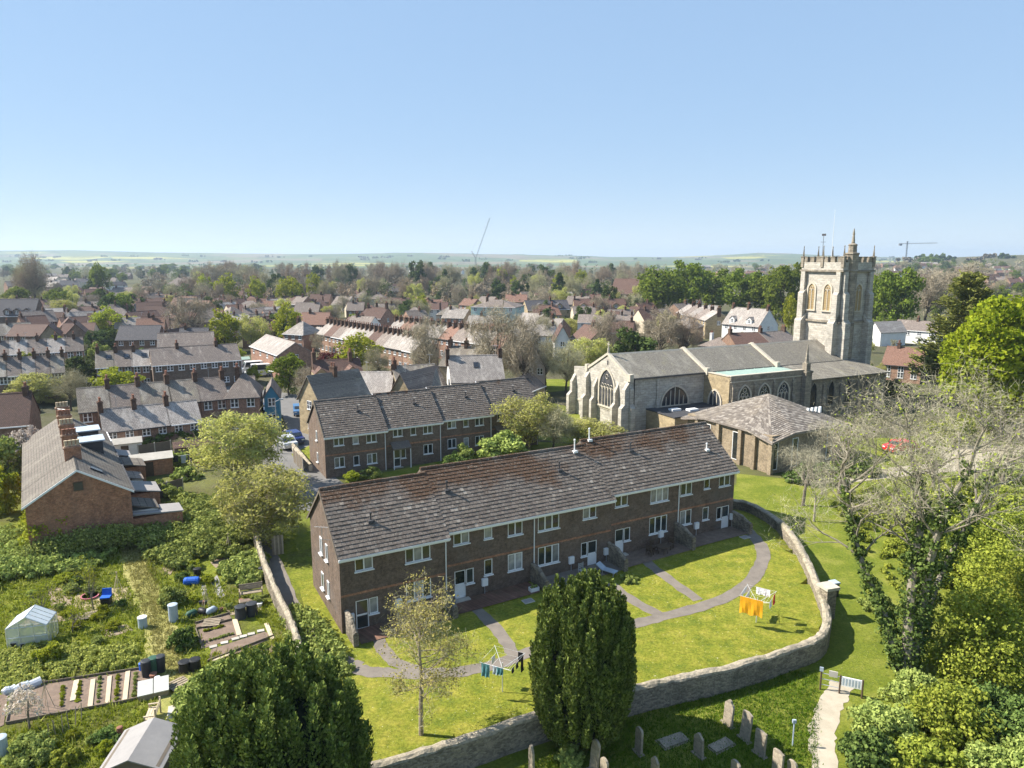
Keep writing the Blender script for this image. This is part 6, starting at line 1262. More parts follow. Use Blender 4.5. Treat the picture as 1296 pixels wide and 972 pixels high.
def dryer(label, px, py, cloths, rz, h=1.75):
    x, y = lawnpt(px, py); o = thing('rotary_dryer', label, 'clothes dryer', (x, y, level(x, y)), rz); MB().tube([(0, 0, -.1), (0, 0, h)], .03, 8).obj('pole', ALU, o); tipz = h + .32
    for k in range(4):
        a = k * pi / 2; MB().tube([(0, 0, h - .35), (1.35 * cos(a), 1.35 * sin(a), tipz)], .016, 5).obj('arm', ALU, o)
    ln = MB()
    for f in (.45, .7, .97):
        P = [(1.35 * f * cos(k * pi / 2), 1.35 * f * sin(k * pi / 2), h - .35 + (tipz - h + .35) * f) for k in range(5)]
        for p, q in zip(P, P[1:]): ln.tube([p, q], .006, 3, cap=False)
    tag(ln.obj('line', UPVC, o), kind='stuff')
    for (k, t, w, ht, mt, f) in cloths:
        a0, a1 = k * pi / 2, (k + 1) * pi / 2; A_ = np.array([1.35 * f * cos(a0), 1.35 * f * sin(a0)]); B_ = np.array([1.35 * f * cos(a1), 1.35 * f * sin(a1)]); z = h - .35 + (tipz - h + .35) * f; u_ = (B_ - A_) / np.linalg.norm(B_ - A_); s0 = A_ + (B_ - A_) * t; n = 8; m = MB(); nv = np.array([-u_[1], u_[0]])
        cols = []
        for i in range(n + 1):
            q = s0 + u_ * w * i / n; r_ = random.Random(i + k).uniform(.92, 1.05); cols.append([(q[0] + nv[0] * .05 * sin(i * 1.7 + j) * j / 3, q[1] + nv[1] * .05 * sin(i * 1.7 + j) * j / 3, z - ht * r_ * j / 3) for j in range(4)])
        for c, d in zip(cols, cols[1:]):
            for j in range(3): m.poly([c[j], d[j], d[j + 1], c[j + 1]])
        c_ = m.obj('laundry', mt, o); c_.modifiers.new('thickness', 'SOLIDIFY').thickness = .012
    return o
dryer('rotary clothes dryer hung with teal and black laundry on the lawn', 636, 876, [(2, .05, .5, .8, TEALC, .97), (2, .55, .4, .45, TEALC, .97), (2, .3, .4, .5, PALEBLUE, .7), (3, .1, .25, .3, NAVYC, .97), (3, .4, .25, .35, NAVYC, .97), (3, .75, .3, .95, BLACKC, .97), (0, .05, .3, .6, BLACKC, .97), (1, .2, .4, .4, WHITEC, .7)], radians(20), 1.8)
dryer('rotary clothes dryer hung with an orange towel and white sheets', 957, 788, [(2, .02, 1.45, 1.15, ORANGE, .97), (3, .1, .5, .5, WHITEC, .97), (3, .65, .4, .7, REDC, .97), (0, .2, .9, .5, WHITEC, .97), (1, .1, 1.2, .35, WHITEC, .97), (1, .1, .9, .4, WHITEC, .7)], radians(12), 1.75)
def table_set(label, x, y, rz, group=None):
    o = thing('garden_table', label, 'table', (x, y, level(x, y)), rz); MB().lathe([(.0, .68), (.55, .68), (.55, .73), (.0, .73)], 14).obj('table_top', DARKWOOD, o)
    for a in range(4): MB().tube([(.38 * cos(a * pi / 2), .38 * sin(a * pi / 2), 0), (.3 * cos(a * pi / 2), .3 * sin(a * pi / 2), .68)], .03, 5).obj('leg', DARKWOOD, o)
def chair(label, x, y, rz, mt=DARKWOOD, group=None):
    o = thing('garden_chair', label, 'chair', (x, y, level(x, y)), rz, group); MB().box(-.25, .25, -.25, .25, .4, .44).obj('seat', mt, o)
    for sx in (-1, 1):
        for sy in (-1, 1): MB().box(sx * .22 - .025, sx * .22 + .025, sy * .22 - .025, sy * .22 + .025, 0, .4 if sy < 0 else .95).obj('leg', mt, o)
    for k in range(3): MB().box(-.2, .2, .2, .225, .55 + .13 * k, .64 + .13 * k).obj('back_slat', mt, o)
p = uv(4.3, -1.6, 0, SEC_C); table_set('round dark wooden garden table on the soil patio', p[0], p[1], 0)
for u_, v_, a in ((3.2, -1.3, 2.0), (5.4, -1.1, -1.2), (4.0, -.8, .2)): q = uv(u_, v_, 0, SEC_C); chair('dark wooden chair drawn up to the round garden table', q[0], q[1], a + .5, group='chairs at the round table')
q = uv(10.8, -1.1, 0, SEC_B); chair('pale garden chair by the glazed door beside meter boxes', q[0], q[1], .6, METAL)
def lounger(label, x, y, rz):
    o = thing('sun_lounger', label, 'lounger', (x, y, level(x, y)), rz); MB().box(-.3, .3, -.7, .4, .3, .36).obj('seat', PALEBLUE, o); MB().hexa([(-.3, .4, .3), (.3, .4, .3), (.3, .95, .62), (-.3, .95, .62), (-.3, .38, .36), (.3, .38, .36), (.3, .93, .68), (-.3, .93, .68)]).obj('backrest', PALEBLUE, o)
    for sx in (-1, 1):
        for yy in (-.6, .35): MB().box(sx * .27 - .02, sx * .27 + .02, yy - .02, yy + .02, 0, .3).obj('leg', METAL, o)
q = uv(12.6, -1.9, 0, SEC_B); lounger('pale blue sun lounger by the glazed door', q[0], q[1], .9)
def planter(label, x, y, rz, w=.7):
    o = thing('planter', label, 'planter', (x, y, level(x, y)), rz); m = MB()
    for a, b, c, d in ((-w / 2, w / 2, -.2, -.17), (-w / 2, w / 2, .17, .2), (-w / 2, -w / 2 + .03, -.17, .17), (w / 2 - .03, w / 2, -.17, .17)): m.box(a, b, c, d, 0, .35)
    m.obj('trough', UPVC, o); MB().box(-w / 2 + .03, w / 2 - .03, -.17, .17, .2, .3).obj('soil', SOIL, o); rg = np.random.default_rng(3); V = leaf_cloud(rg, np.array([[-.15, 0, .38], [.15, 0, .38]]), np.full(2, .14), 60, .05); add('plant', np_mesh('plant', V, qidx(len(V) // 4), L_BRAM), o)
q = uv(6.3, -1.5, 0, SEC_B); planter('white trough planter at the foot of the downpipe', q[0], q[1], .5)
for u_, v_, o_, lab in ((5.2, -2.6, SEC_B, 'grey manhole cover set in the lawn by the paved patio'), (12.6, -2.4, SEC_C, 'pale stepping slab on the soil patio by the end door')):
    q = uv(u_, v_, 0, o_); o = thing('inspection_cover', lab, 'cover', (q[0], q[1], level(q[0], q[1])), .5); MB().box(-.4, .4, -.3, .3, -.04, .05).obj('frame', SLAB, o); MB().box(-.34, .34, -.24, .24, .05, .06).obj('plate', FELT, o)
def fence_gate(label, x, y, rz): 
    o = thing('wooden_gate', label, 'gate', (x, y, level(x, y)), rz)
    for k in range(6): MB().box(-.45 + .15 * k, -.45 + .15 * k + .135, -.02, .02, .05, 1.7).obj('plank', PALEWOOD if k % 2 else WOOD, o)
    MB().box(-.46, .46, .02, .06, .4, .5).obj('rail', WOOD, o); MB().box(-.46, .46, .02, .06, 1.3, 1.4).obj('rail', WOOD, o)
fence_gate('tall pale plank gate in the passage beside the gable end', -19.2, 55.0, radians(20))

# ------------------------------------------------------------------ churchyard
def headstone(label, px, py, hpx, w=.62, top='round', tilt=0, rz=None, group='upright headstones in the churchyard', lean=0):
    x, y, z = gp(px, py); h = hpx * (y * CP + 24 * SP) / FPX / .93; o = thing('headstone', label, 'headstone', (x, y, z), radians(28) + (rz or 0), group); t = .06; hw = w * .44
    if top == 'round': ring = [(-hw, -.2), (hw, -.2), (hw, h * .84)] + [(hw * cos(a), h * .84 + h * .16 * sin(a)) for a in np.linspace(.3, pi - .3, 6)] + [(-hw, h * .84)]
    elif top == 'ogee': ring = [(-hw, -.2), (hw, -.2), (hw, h * .8), (hw * .8, h * .86), (hw * .55, h * .9), (hw * .3, h * .98), (0, h), (-hw * .3, h * .98), (-hw * .55, h * .9), (-hw * .8, h * .86), (-hw, h * .8)]
    else: ring = [(-hw, -.2), (hw, -.2), (hw, h * .95), (0, h), (-hw, h * .95)]
    MB().prism(ring, -t, t).obj('slab', GRAVE, o); MB().box(-hw - .1, hw + .1, -.16, .16, -.2, .06).obj('plinth', GRAVE, o); o.rotation_euler = (lean, tilt, o.rotation_euler.z + pi / 2); return o
for i, a in enumerate(((808, 953, 33, .6, 'round'), (751, 978, 44, .62, 'round'), (673, 985, 42, .5, 'ogee'), (884, 956, 29, .66, 'ogee'), (921, 917, 33, .7, 'ogee'), (942, 936, 37, .7, 'flat'), (961, 955, 33, .7, 'flat'), (983, 985, 36, .7, 'flat'), (829, 985, 28, .6, 'ogee'), (764, 990, 32, .6, 'round'), (930, 990, 28, .66, 'round'), (1003, 992, 30, .6, 'round'))):
    headstone({'round': 'round-topped', 'ogee': 'shouldered', 'flat': 'flat-topped'}[a[4]] + ' pale stone headstone standing in the churchyard grass outside the wall', *a, group={'round': 'round-topped', 'ogee': 'shouldered', 'flat': 'flat-topped'}[a[4]] + ' headstones', tilt=rnd.uniform(-.07, .07), rz=rnd.uniform(-.12, .12), lean=rnd.uniform(-.05, .05))
for px, py in ((1118, 968), (1150, 978)): headstone('pale headstone half sunk in the bramble bank', px, py, 26, .6, 'flat', group='headstones in the bramble bank')
for px, py, l, w in ((852, 938, 1.5, .7), (913, 944, 1.3, .6), (1080, 640, 1.6, .8), (1100, 650, 1.7, .8), (1118, 636, 1.5, .7)):
    x, y, z = gp(px, py); o = thing('ledger_stone', 'flat pale ledger stone lying in the churchyard grass', 'grave slab', (x, y, z), radians(24) + rnd.uniform(-.2, .2), 'flat ledger stones'); MB().box(-l / 2, l / 2, -w / 2, w / 2, -.1, .1).obj('slab', GRAVE, o); MB().box(-l / 2 - .08, l / 2 + .08, -w / 2 - .08, w / 2 + .08, -.14, .03).obj('kerb', GRAVE, o)
x, y, z = gp(1062, 878); kg = thing('churchyard_gate', 'low metal gate with white notice boards across the gravel path', 'gate', (x, y, z), radians(-24))
for u_ in (-1.0, .0, 1.15): MB().tube([(u_, 0, -.2), (u_, 0, 1.15)], .05, 7).obj('post', DARKWOOD, kg)
for zz in (.35, .7, 1.05): MB().tube([(-1.0, 0, zz), (0, 0, zz)], .022, 5).obj('rail', METAL, kg)
MB().box(.05, 1.1, -.03, .03, .55, 1.1).obj('notice_board', UPVC, kg); nb = MB()
for k in range(6): nb.box(.12 + .16 * k, .2 + .16 * k, -.036, -.031, .62, 1.03)
tag(nb.obj('board_stripes', PALEBLUE, kg), kind='stuff'); MB().box(-.6, -.15, -.03, .03, .95, 1.3).obj('notice_board', SLAB, kg); MB().box(-1.1, -.9, -.03, .03, 1.15, 1.4).obj('waymark', PALEBLUE, kg)
x, y, z = gp(1003, 944); mk = thing('marker_post', 'thin pale blue marker post in the churchyard grass', 'post', (x, y, z)); MB().tube([(0, 0, -.2), (0, 0, 1.35)], .035, 6).obj('post', PALEBLUE, mk); MB().box(-.09, .09, -.05, .05, 1.3, 1.48).obj('marker_head', PALEBLUE, mk)
x, y, z = gp(1048, 765); lb = thing('litter_bin', 'dark litter bin with pale lid behind the wall pier', 'bin', (x + .9, y + 1.2, terrain(x + .9, y + 1.2)), .3); MB().box(-.25, .25, -.25, .25, 0, 1.0).obj('bin_body', BLACK, lb); MB().box(-.29, .29, -.29, .29, 1.0, 1.12).obj('lid', PALEBLUE, lb)

# ------------------------------------------------------------------ allotments
x, y, z = gp(10, 822); x2, y2, z2 = gp(70, 815); a = math.atan2(y2 - y, x2 - x); Wd = math.hypot(x2 - x, y2 - y); gh = thing('greenhouse', 'small white-framed glass greenhouse among allotment weeds', 'greenhouse', (x, y, z), a); Wd *= .86; D_, e_, r_ = 1.7, 1.35, 2.0
GL = newmat('greenhouse_glass')[0]; b_ = GL.node_tree.nodes['Principled BSDF']; b_.inputs['Base Color'].default_value = (.82, .88, .88, 1); b_.inputs['Roughness'].default_value = .12; b_.inputs['Alpha'].default_value = .42
def bar(p, q, r=.028, n='glazing_bar'): MB().tube([p, q], r, 4).obj(n, ALU, gh)
xm = Wd / 2
for yy in (0, D_):
    for q in ((0, yy, 0, 0, yy, e_), (Wd, yy, 0, Wd, yy, e_), (0, yy, e_, xm, yy, r_), (Wd, yy, e_, xm, yy, r_), (0, yy, 0, Wd, yy, 0), (0, yy, e_, Wd, yy, e_), (xm - .4, yy, 0, xm - .4, yy, e_ + .2), (xm + .4, yy, 0, xm + .4, yy, e_ + .2), (0, yy, .7, Wd, yy, .7)): bar(q[:3], q[3:])
for k in range(5):
    yy = D_ * k / 4; bar((0, yy, e_), (xm, yy, r_), .02); bar((Wd, yy, e_), (xm, yy, r_), .02); bar((0, yy, 0), (0, yy, e_), .02); bar((Wd, yy, 0), (Wd, yy, e_), .02)
for q in ((0, 0, e_, 0, D_, e_), (Wd, 0, e_, Wd, D_, e_), (xm, 0, r_, xm, D_, r_), (0, 0, 0, 0, D_, 0), (Wd, 0, 0, Wd, D_, 0)): bar(q[:3], q[3:], .035)
WP = plain('white_polycarbonate', (.55, .6, .62), (.48, .53, .55), 2, .3)
for k in range(4):
    y0, y1 = D_ * k / 4 + .03, D_ * (k + 1) / 4 - .03
    for s, xe in ((-1, 0), (1, Wd)): MB().poly([(xe, y0, e_ + .02), (xe, y1, e_ + .02), (xm, y1, r_ + .02), (xm, y0, r_ + .02)]).obj('roof_pane', WP, gh); MB().poly([(xe, y0, .03), (xe, y1, .03), (xe, y1, e_ - .03), (xe, y0, e_ - .03)]).obj('pane', GL, gh)
for xa, xb in ((.03, xm - .43), (xm - .37, xm + .37), (xm + .43, Wd - .03)): MB().poly([(xa, .0, .03), (xb, .0, .03), (xb, .0, e_ - .03), (xa, .0, e_ - .03)]).obj('pane', GL, gh)
MB().poly([(.05, 0, e_ + .03), (Wd - .05, 0, e_ + .03), (xm, 0, r_ - .04)]).obj('gable_pane', GL, gh)
def soil(name, pts): return sheet(name, pts, SOIL, .03, step=.8)
bedA = G((8, 916), (14, 880), (54, 867), (160, 851), (178, 848), (206, 857), (204, 877), (158, 888), (55, 907)); soil('soil_bed', bedA); soil('soil_bed', G((-20, 884), (10, 878), (5, 918), (-20, 930))); soil('soil_bed', G((248, 797), (294, 786), (303, 806), (268, 818), (254, 822))); soil('soil_bed', G((247, 789), (290, 778), (293, 783), (248, 795)))
soil('soil_bed', G((268, 822), (335, 800), (348, 806), (290, 832), (262, 838))); soil('soil_bed', G((250, 852), (300, 838), (345, 816), (350, 822), (300, 850), (258, 862)))
for q in (((20, 795), (52, 770), (95, 772), (88, 785)), ((128, 798), (160, 790), (168, 798), (135, 808)), ((60, 745), (92, 742), (92, 765), (66, 772)), ((266, 712), (282, 702), (292, 708), (276, 722)), ((285, 770), (330, 764), (332, 772), (292, 779)), ((215, 706), (228, 712), (215, 728), (205, 720))): sheet('bare_patch', G(*q), plain('bare_earth', (.30, .235, .165), (.2, .155, .11), 2, 1, .4), .022, step=.8)
sheet('bare_patch', G((96, 752), (160, 742), (168, 756), (120, 775), (92, 768)), plain('trodden_straw', (.36, .3, .18), (.26, .21, .12), 2, 1), .02, step=.8); sheet('weed_mat', G((266, 735), (275, 728), (285, 755), (277, 757)), FELT, .02, step=.8); sheet('weed_mat', G((252, 731), (259, 730), (262, 752), (256, 754)), FELT, .02, step=.8)
def plank(label, pa, pb, w=.18, h=.05, mt=PALEWOOD, group=None, lift=.04, name='plank'):
    A_, B_ = gp(*pa), gp(*pb); L = math.dist(A_, B_); o = thing(name, label, 'plank', (A_[0], A_[1], A_[2]), math.atan2(B_[1] - A_[1], B_[0] - A_[0]), group); MB().box(0, L, -w / 2, w / 2, lift - .02, lift + h).obj('board', mt, o); return o
for pa, pb, w in (((97, 862), (92, 888), .26), ((118, 861), (114, 896), .24), ((139, 857), (136, 891), .22), ((162, 851), (158, 887), .24), ((297, 785), (303, 805), .3), ((268, 838), (295, 828), .2), ((337, 790), (345, 810), .25)): plank('pale scaffold board laid across the allotment soil', pa, pb, w, .05, PALEWOOD, 'boards across the beds')
for pa, pb in (((8, 917), (55, 908)), ((55, 908), (158, 889)), ((158, 889), (205, 878)), ((52, 866), (180, 847)), ((8, 917), (15, 880)), ((247, 790), (291, 777)), ((248, 797), (294, 785)), ((248, 797), (256, 823)), ((263, 838), (346, 806))): plank('dark timber edging board of an allotment bed', pa, pb, .05, .16, FENCEW, 'bed edging boards', .0, 'edging_board')
for px, py in ((270, 819), (284, 814), (298, 809), (308, 806), (318, 803), (330, 799)):
    x, y, z = gp(px, py); o = thing('paving_slab', 'loose pale slab in the row beside the framed soil bed', 'slab', (x, y, z), radians(25) + rnd.uniform(-.1, .1), 'row of loose slabs'); MB().box(-.22, .22, -.15, .15, -.02, .07).obj('slab', SLAB, o)
A_, B_ = np.array(gp(222, 893)), np.array(gp(216, 942)); L = np.linalg.norm(B_[:2] - A_[:2])
for k in range(4):
    q = A_ + (B_ - A_) * (k + .5) / 4; o = thing('paving_slab', 'large concrete slab of the short path to the shed', 'slab', (q[0], q[1], terrain(q[0], q[1])), math.atan2(B_[1] - A_[1], B_[0] - A_[0]) + rnd.uniform(-.02, .02), 'concrete slabs by the shed'); MB().box(-L / 8 + .01, L / 8 - .01, -.34, .34, -.03, .06).obj('slab', SLAB, o)
def cyl(name, label, cat, px, py, r, h, mt, lid=None, group=None, taper=1, rz=0, n=14):
    x, y, z = gp(px, py); o = thing(name, label, cat, (x, y, z), rz, group); MB().lathe([(r * taper * .95, 0), (r * taper, .03), (r, h * .5), (r * (2 - taper) * .98 if taper != 1 else r, h * .95), (r * .96, h)], n).obj('drum', mt, o)
    MB().lathe([(r * 1.05, h), (r * 1.06, h + .05), (r * .7, h + .08)], n).obj('lid', lid or mt, o); return o
cyl('water_butt', 'tall pale blue-white water butt beside the dusty bush', 'barrel', 220, 786, .3, 1.15, PALEBLUE); cyl('water_butt', 'short pale barrel standing in the long grass', 'barrel', 181, 794, .28, .7, PALEBLUE, UPVC)
for px, py, lab in ((186, 856, 'black'), (195, 852, 'dark green'), (204, 850, 'charcoal')): cyl('compost_bin', f'{lab} plastic bin in the row by the cold frame', 'bin', px, py, .27, .95, GREENP if 'green' in lab else DARKBIN, None, 'row of bins', .9)
for px, py in ((234, 850), (247, 847)): cyl('compost_bin', 'black round tub beside the allotment path', 'bin', px, py, .33, .6, BLACK, None, 'black tubs by the path', 1.05)
for px, py in ((305, 782), (319, 778)): cyl('compost_bin', 'dark conical composter beyond the framed soil bed', 'bin', px, py, .36, .8, DARKBIN, None, 'conical composters', 1.12)
cyl('compost_bin', 'black bucket beside the blue drum', 'bin', 250, 728, .27, .5, BLACK); cyl('compost_bin', 'dark bin against the boundary wall top', 'bin', 332, 730, .25, .7, DARKBIN); cyl('chimney_pot', 'old terracotta chimney pot standing on a slab in the grass', 'pot', 153, 936, .14, .65, TERRA)
cyl('water_butt', 'pale barrel at the weedy allotment corner', 'barrel', 2, 955, .3, .9, PALEBLUE); cyl('jerry_can', 'small blue water container beside the bins', 'can', 180, 848, .16, .4, BLUE)
x, y, z = gp(243, 740); o = thing('blue_drum', 'blue plastic drum lying on its side among crops', 'drum', (x, y, z), radians(10)); MB().tube([(-.55, 0, .3), (-.5, 0, .3), (-.3, 0, .3), (.3, 0, .3), (.5, 0, .3), (.55, 0, .3)], [.2, .28, .31, .31, .28, .2], 14).obj('drum', BLUE, o); MB().tube([(-.32, 0, .3), (-.28, 0, .3)], .325, 14).obj('hoop', BLUE, o)
x, y, z = gp(195, 878); o = thing('cold_frame', 'white-lidded wooden cold frame at the end of the long soil bed', 'cold frame', (x, y, z), radians(25)); MB().hexa([(-.75, -.5, 0), (.75, -.5, 0), (.75, .5, 0), (-.75, .5, 0), (-.75, -.5, .3), (.75, -.5, .3), (.75, .5, .55), (-.75, .5, .55)]).obj('box', WOOD, o)
for k in range(2): MB().slab([(-.78 + .8 * k, -.55, .37), (-.02 + .8 * k, -.55, .37), (-.02 + .8 * k, .55, .64), (-.78 + .8 * k, .55, .64)], .05).obj('lid', plain('dusty_white', (.5, .5, .47), (.4, .4, .37), 2, .7), o)
def bench(label, px, py, rz, w=1.2, mt=PALEWOOD):
    x, y, z = gp(px, py); o = thing('bench', label, 'bench', (x, y, z), rz)
    for k in range(4): MB().box(-w / 2, w / 2, -.25 + .13 * k, -.25 + .13 * k + .11, .4, .44).obj('seat_slat', mt, o)
    for k in range(3): MB().hexa([(-w / 2, .27 + .02 * k, .52 + .15 * k), (w / 2, .27 + .02 * k, .52 + .15 * k), (w / 2, .3 + .02 * k, .52 + .15 * k), (-w / 2, .3 + .02 * k, .52 + .15 * k), (-w / 2, .29 + .02 * k, .64 + .15 * k), (w / 2, .29 + .02 * k, .64 + .15 * k), (w / 2, .32 + .02 * k, .64 + .15 * k), (-w / 2, .32 + .02 * k, .64 + .15 * k)]).obj('back_slat', mt, o)
    for sx in (-1, 1):
        for yy, hh in ((-.22, .62), (.3, .98)): MB().box(sx * (w / 2 - .04) - .035, sx * (w / 2 - .04) + .035, yy - .035, yy + .035, 0, hh).obj('leg', mt, o)
        MB().box(sx * (w / 2 - .04) - .04, sx * (w / 2 - .04) + .04, -.27, .3, .6, .65).obj('armrest', mt, o)
bench('weathered slatted wooden bench beside the concrete slab path', 193, 912, radians(-75)); bench('long slatted bench with planter box by the boundary wall', 318, 756, radians(20), 1.6, WOOD)
x, y, z = gp(320, 762); o = thing('raised_planter', 'low wooden planter box in front of the slatted bench', 'planter', (x, y - .3, z), radians(20)); MB().box(-.8, .8, -.25, .25, 0, .35).obj('box', WOOD, o); MB().box(-.74, .74, -.2, .2, .35, .37).obj('soil', SOIL, o)
x, y, z = gp(190, 985); sh = thing('garden_shed', 'shed with pale grey felted pitched roof beside the great yew', 'shed', (x - .1, y - .2, z), radians(6)); MB().prism([(-1.25, -.1), (1.25, -.1), (1.25, 1.75), (0, 2.2), (-1.25, 1.75)], -1.4, 1.4).obj('wall', FENCEW, sh)
for s in (-1, 1):
    q = [(s * 1.4, -1.5, 1.68), (0, -1.5, 2.26), (0, 1.5, 2.26), (s * 1.4, 1.5, 1.68)]; MB().slab(q if s > 0 else q[::-1], .06).obj('roof', FELT, sh)
for k in (-.5, .5): MB().box(k - .01, k + .01, -1.5, 1.5, 2.0, 2.02)
x, y, z = gp(114, 756); o = thing('paddling_pool', 'small round pink and violet paddling tub on the straw patch', 'tub', (x, y, z)); MB().lathe([(.55, 0), (.6, .16), (.52, .16), (.48, .06), (.0, .06)], 16).obj('tub', PINK, o); MB().lathe([(.5, .065), (.5, .09), (0, .09)], 16).obj('liner', colour('violet_plastic', (.22, .16, .5)), o)
x, y, z = gp(135, 765); o = thing('tool_box', 'black storage crate under the blue seat', 'box', (x, y, z), .2); MB().box(-.3, .3, -.25, .25, 0, .5).obj('body', BLACK, o); MB().box(-.33, .33, -.28, .28, .5, .56).obj('lid', DARKBIN, o); o2 = thing('garden_chair', 'bright blue plastic seat on the black crate', 'chair', (x, y, z + .56), .2); MB().box(-.32, .32, -.28, .25, 0, .07).obj('seat', BLUE, o2); MB().hexa([(-.32, .2, .07), (.32, .2, .07), (.32, .26, .07), (-.32, .26, .07), (-.3, .32, .5), (.3, .32, .5), (.3, .38, .5), (-.3, .38, .5)]).obj('backrest', BLUE, o2)
for pa, pb, lab, r in (((4, 880), (20, 874), 'bundled grey plastic sheet beside the long bed', .25), ((18, 877), (52, 865), 'roll of whitish plastic cloche along the bed edge', .28)):
    A_, B_ = gp(*pa), gp(*pb); o = thing('plastic_cloche', lab, 'cloche', A_, math.atan2(B_[1] - A_[1], B_[0] - A_[0])); L = math.dist(A_, B_); MB().tube([(0, 0, .12), (L * .3, .05, .16), (L * .6, -.04, .14), (L, 0, .15)], [r * .8, r, r * .9, r], 10).obj('sheet', colour('milky_plastic', (.5, .53, .58), .35), o); MB().tube([(L * .5, 0, .14), (L * .55, 0, .14)], r * 1.05, 10).obj('tie', PALEBLUE, o)
for px, py, c in ((243, 780, 'green'), (257, 777, 'black'), (268, 776, 'pale')):
    x, y, z = gp(px, py); o = thing('filled_sack', f'{c} filled garden sack in the heap beyond the soil bed', 'sack', (x, y, z), rnd.uniform(0, 3)); MB().tube([(-.4, 0, .15), (-.25, 0, .2), (.2, .02, .22), (.4, 0, .14)], [.12, .22, .24, .1], 9).obj('sack', {'green': GREENP, 'black': BLACK, 'pale': PALEBLUE}[c], o, smooth=True); MB().tube([(.38, 0, .15), (.46, 0, .2)], .04, 6).obj('neck', BLACK, o)
x, y, z = gp(84, 925); o = thing('bean_sticks', 'leaning row of weathered sticks at the grass edge', 'stakes', (x, y, z), 1.2)
for k in range(6): MB().tube([(.35 * k - .9, 0, -.05), (.35 * k - .8 + rnd.uniform(-.2, .2), .15, .9)], .025, 5).obj('stick', WOOD, o)
for px, py in ((60, 898), (30, 902), (150, 752), (290, 700), (262, 772)):
    x, y, z = gp(px, py); o = thing('cane_wigwam', 'wigwam of bean canes tied at the top in the allotment', 'canes', (x, y, z), rnd.uniform(0, 3), 'bean cane wigwams')
    for k in range(6): MB().tube([(.4 * cos(k * 1.05), .4 * sin(k * 1.05), -.05), (-.06 * cos(k * 1.05), -.06 * sin(k * 1.05), 1.75)], .014, 4).obj('cane', PALEWOOD, o)
for px, py, rz in ((108, 782, .3), (300, 722, 1.1), (268, 790, .2), (20, 842, .5), (226, 868, .9)):
    x, y, z = gp(px, py); o = thing('wooden_pallet', 'weathered pallet lying in the allotment weeds', 'pallet', (x, y, z + .02), rz, 'pallets in the weeds')
    for k in range(5): MB().box(-.55, .55, -.5 + .22 * k, -.5 + .22 * k + .14, .12, .145).obj('plank', WOOD, o)
    for k in (-.5, -.05, .4): MB().box(k, k + .1, -.5, .52, -.02, .12).obj('bearer', FENCEW, o)
pot_r = random.Random(4)
for k in range(16):
    px, py = pot_r.choice(((pot_r.uniform(15, 75), pot_r.uniform(818, 830)), (pot_r.uniform(252, 330), pot_r.uniform(762, 776)), (pot_r.uniform(175, 205), pot_r.uniform(858, 866)), (pot_r.uniform(95, 160), pot_r.uniform(748, 764))))
    x, y, z = gp(px, py); o = thing('plant_pot', 'small flower pot set down among the allotment clutter', 'pot', (x, y, z), 0, 'small flower pots'); s = pot_r.uniform(.8, 1.5); MB().lathe([(.09 * s, 0), (.13 * s, .22 * s), (.15 * s, .22 * s), (.15 * s, .27 * s), (.12 * s, .27 * s)], 9).obj('pot', pot_r.choice((TERRA, TERRA, BLACK, UPVC)), o); MB().lathe([(.125 * s, .2 * s), (.125 * s, .24 * s), (.0, .25 * s)], 9).obj('soil', SOIL, o)
for j, (pa, pb) in enumerate((((102, 862), (98, 890)), ((127, 858), (124, 892)), ((150, 854), (147, 888)), ((172, 851), (170, 884)), ((258, 800), (284, 793)), ((264, 812), (296, 803)), ((80, 870), (78, 896)))):
    A_, B_ = gp(*pa), gp(*pb)
    for k in range(7):
        t = (k + .5) / 7; place('bush' if j % 2 else 'bushlime', A_[0] + (B_[0] - A_[0]) * t, A_[1] + (B_[1] - A_[1]) * t, A_[2] + .02, rnd.uniform(.12, .26), rnd.uniform(.18, .32), 'young crop plant in a row on the dug allotment bed', 'rows of young crops')
# back gardens: sheds, fences, washing
def small_shed(label, px, py, w, d, h, rz, roofm=FELT, wallm=FENCEW, rise=.4):
    x, y, z = gp(px, py); o = thing('garden_shed', label, 'shed', (x, y, z), rz); MB().prismx([(0, -.1), (d, -.1), (d, h), (d / 2, h + rise), (0, h)], 0, w).obj('wall', wallm, o)
    for s in (0, 1):
        q = [(-.1, -.12 if s == 0 else d + .12, h - .04), (w + .1, -.12 if s == 0 else d + .12, h - .04), (w + .1, d / 2, h + rise + .05), (-.1, d / 2, h + rise + .05)]; MB().slab(q if s == 0 else q[::-1], .06).obj('roof', roofm, o)
    MB().box(w * .35, w * .35 + .8, -.03, -.003, 0, h * .85).obj('door', DARKWOOD, o)
small_shed('open garden shed with pale turquoise roof behind the cottages', 224, 548, 4.2, 2.4, 1.9, .5, COPPER); small_shed('garden shed with brownish roof beside the dark hedge', 222, 586, 5, 2.4, 1.8, .5, TILEBROWN); small_shed('white lean-to outhouse in the terrace gardens', 140, 584, 3.4, 2.2, 2.0, .5, SLAB, RENDER); small_shed('grey roofed garden store by the terrace yards', 166, 606, 4.2, 2.6, 1.9, .5, SLAB, BRKRED); small_shed('small blue-grey garden hut in the terrace yards', 150, 566, 3, 2, 1.9, .5, PALEBLUE, WOOD)
small_shed('pale greenhouse-like store between brown row and cottages', 286, 468, 5, 2.4, 2, .5, COPPER, RENDER)
def panel_fence(label, pa, pb, h=1.6, mt=FENCEW):
    A_, B_ = gp(*pa), gp(*pb); L = math.dist(A_, B_); o = thing('panel_fence', label, 'fence', A_, math.atan2(B_[1] - A_[1], B_[0] - A_[0])); n = max(1, round(L / 1.8)); w = L / n
    for k in range(n): MB().box(k * w + .06, (k + 1) * w - .06, -.02, .02, .05, h).obj('panel', mt, o)
    for k in range(n + 1): MB().box(k * w - .05, k * w + .05, -.05, .05, -.2, h + .1).obj('post', SLAB, o)
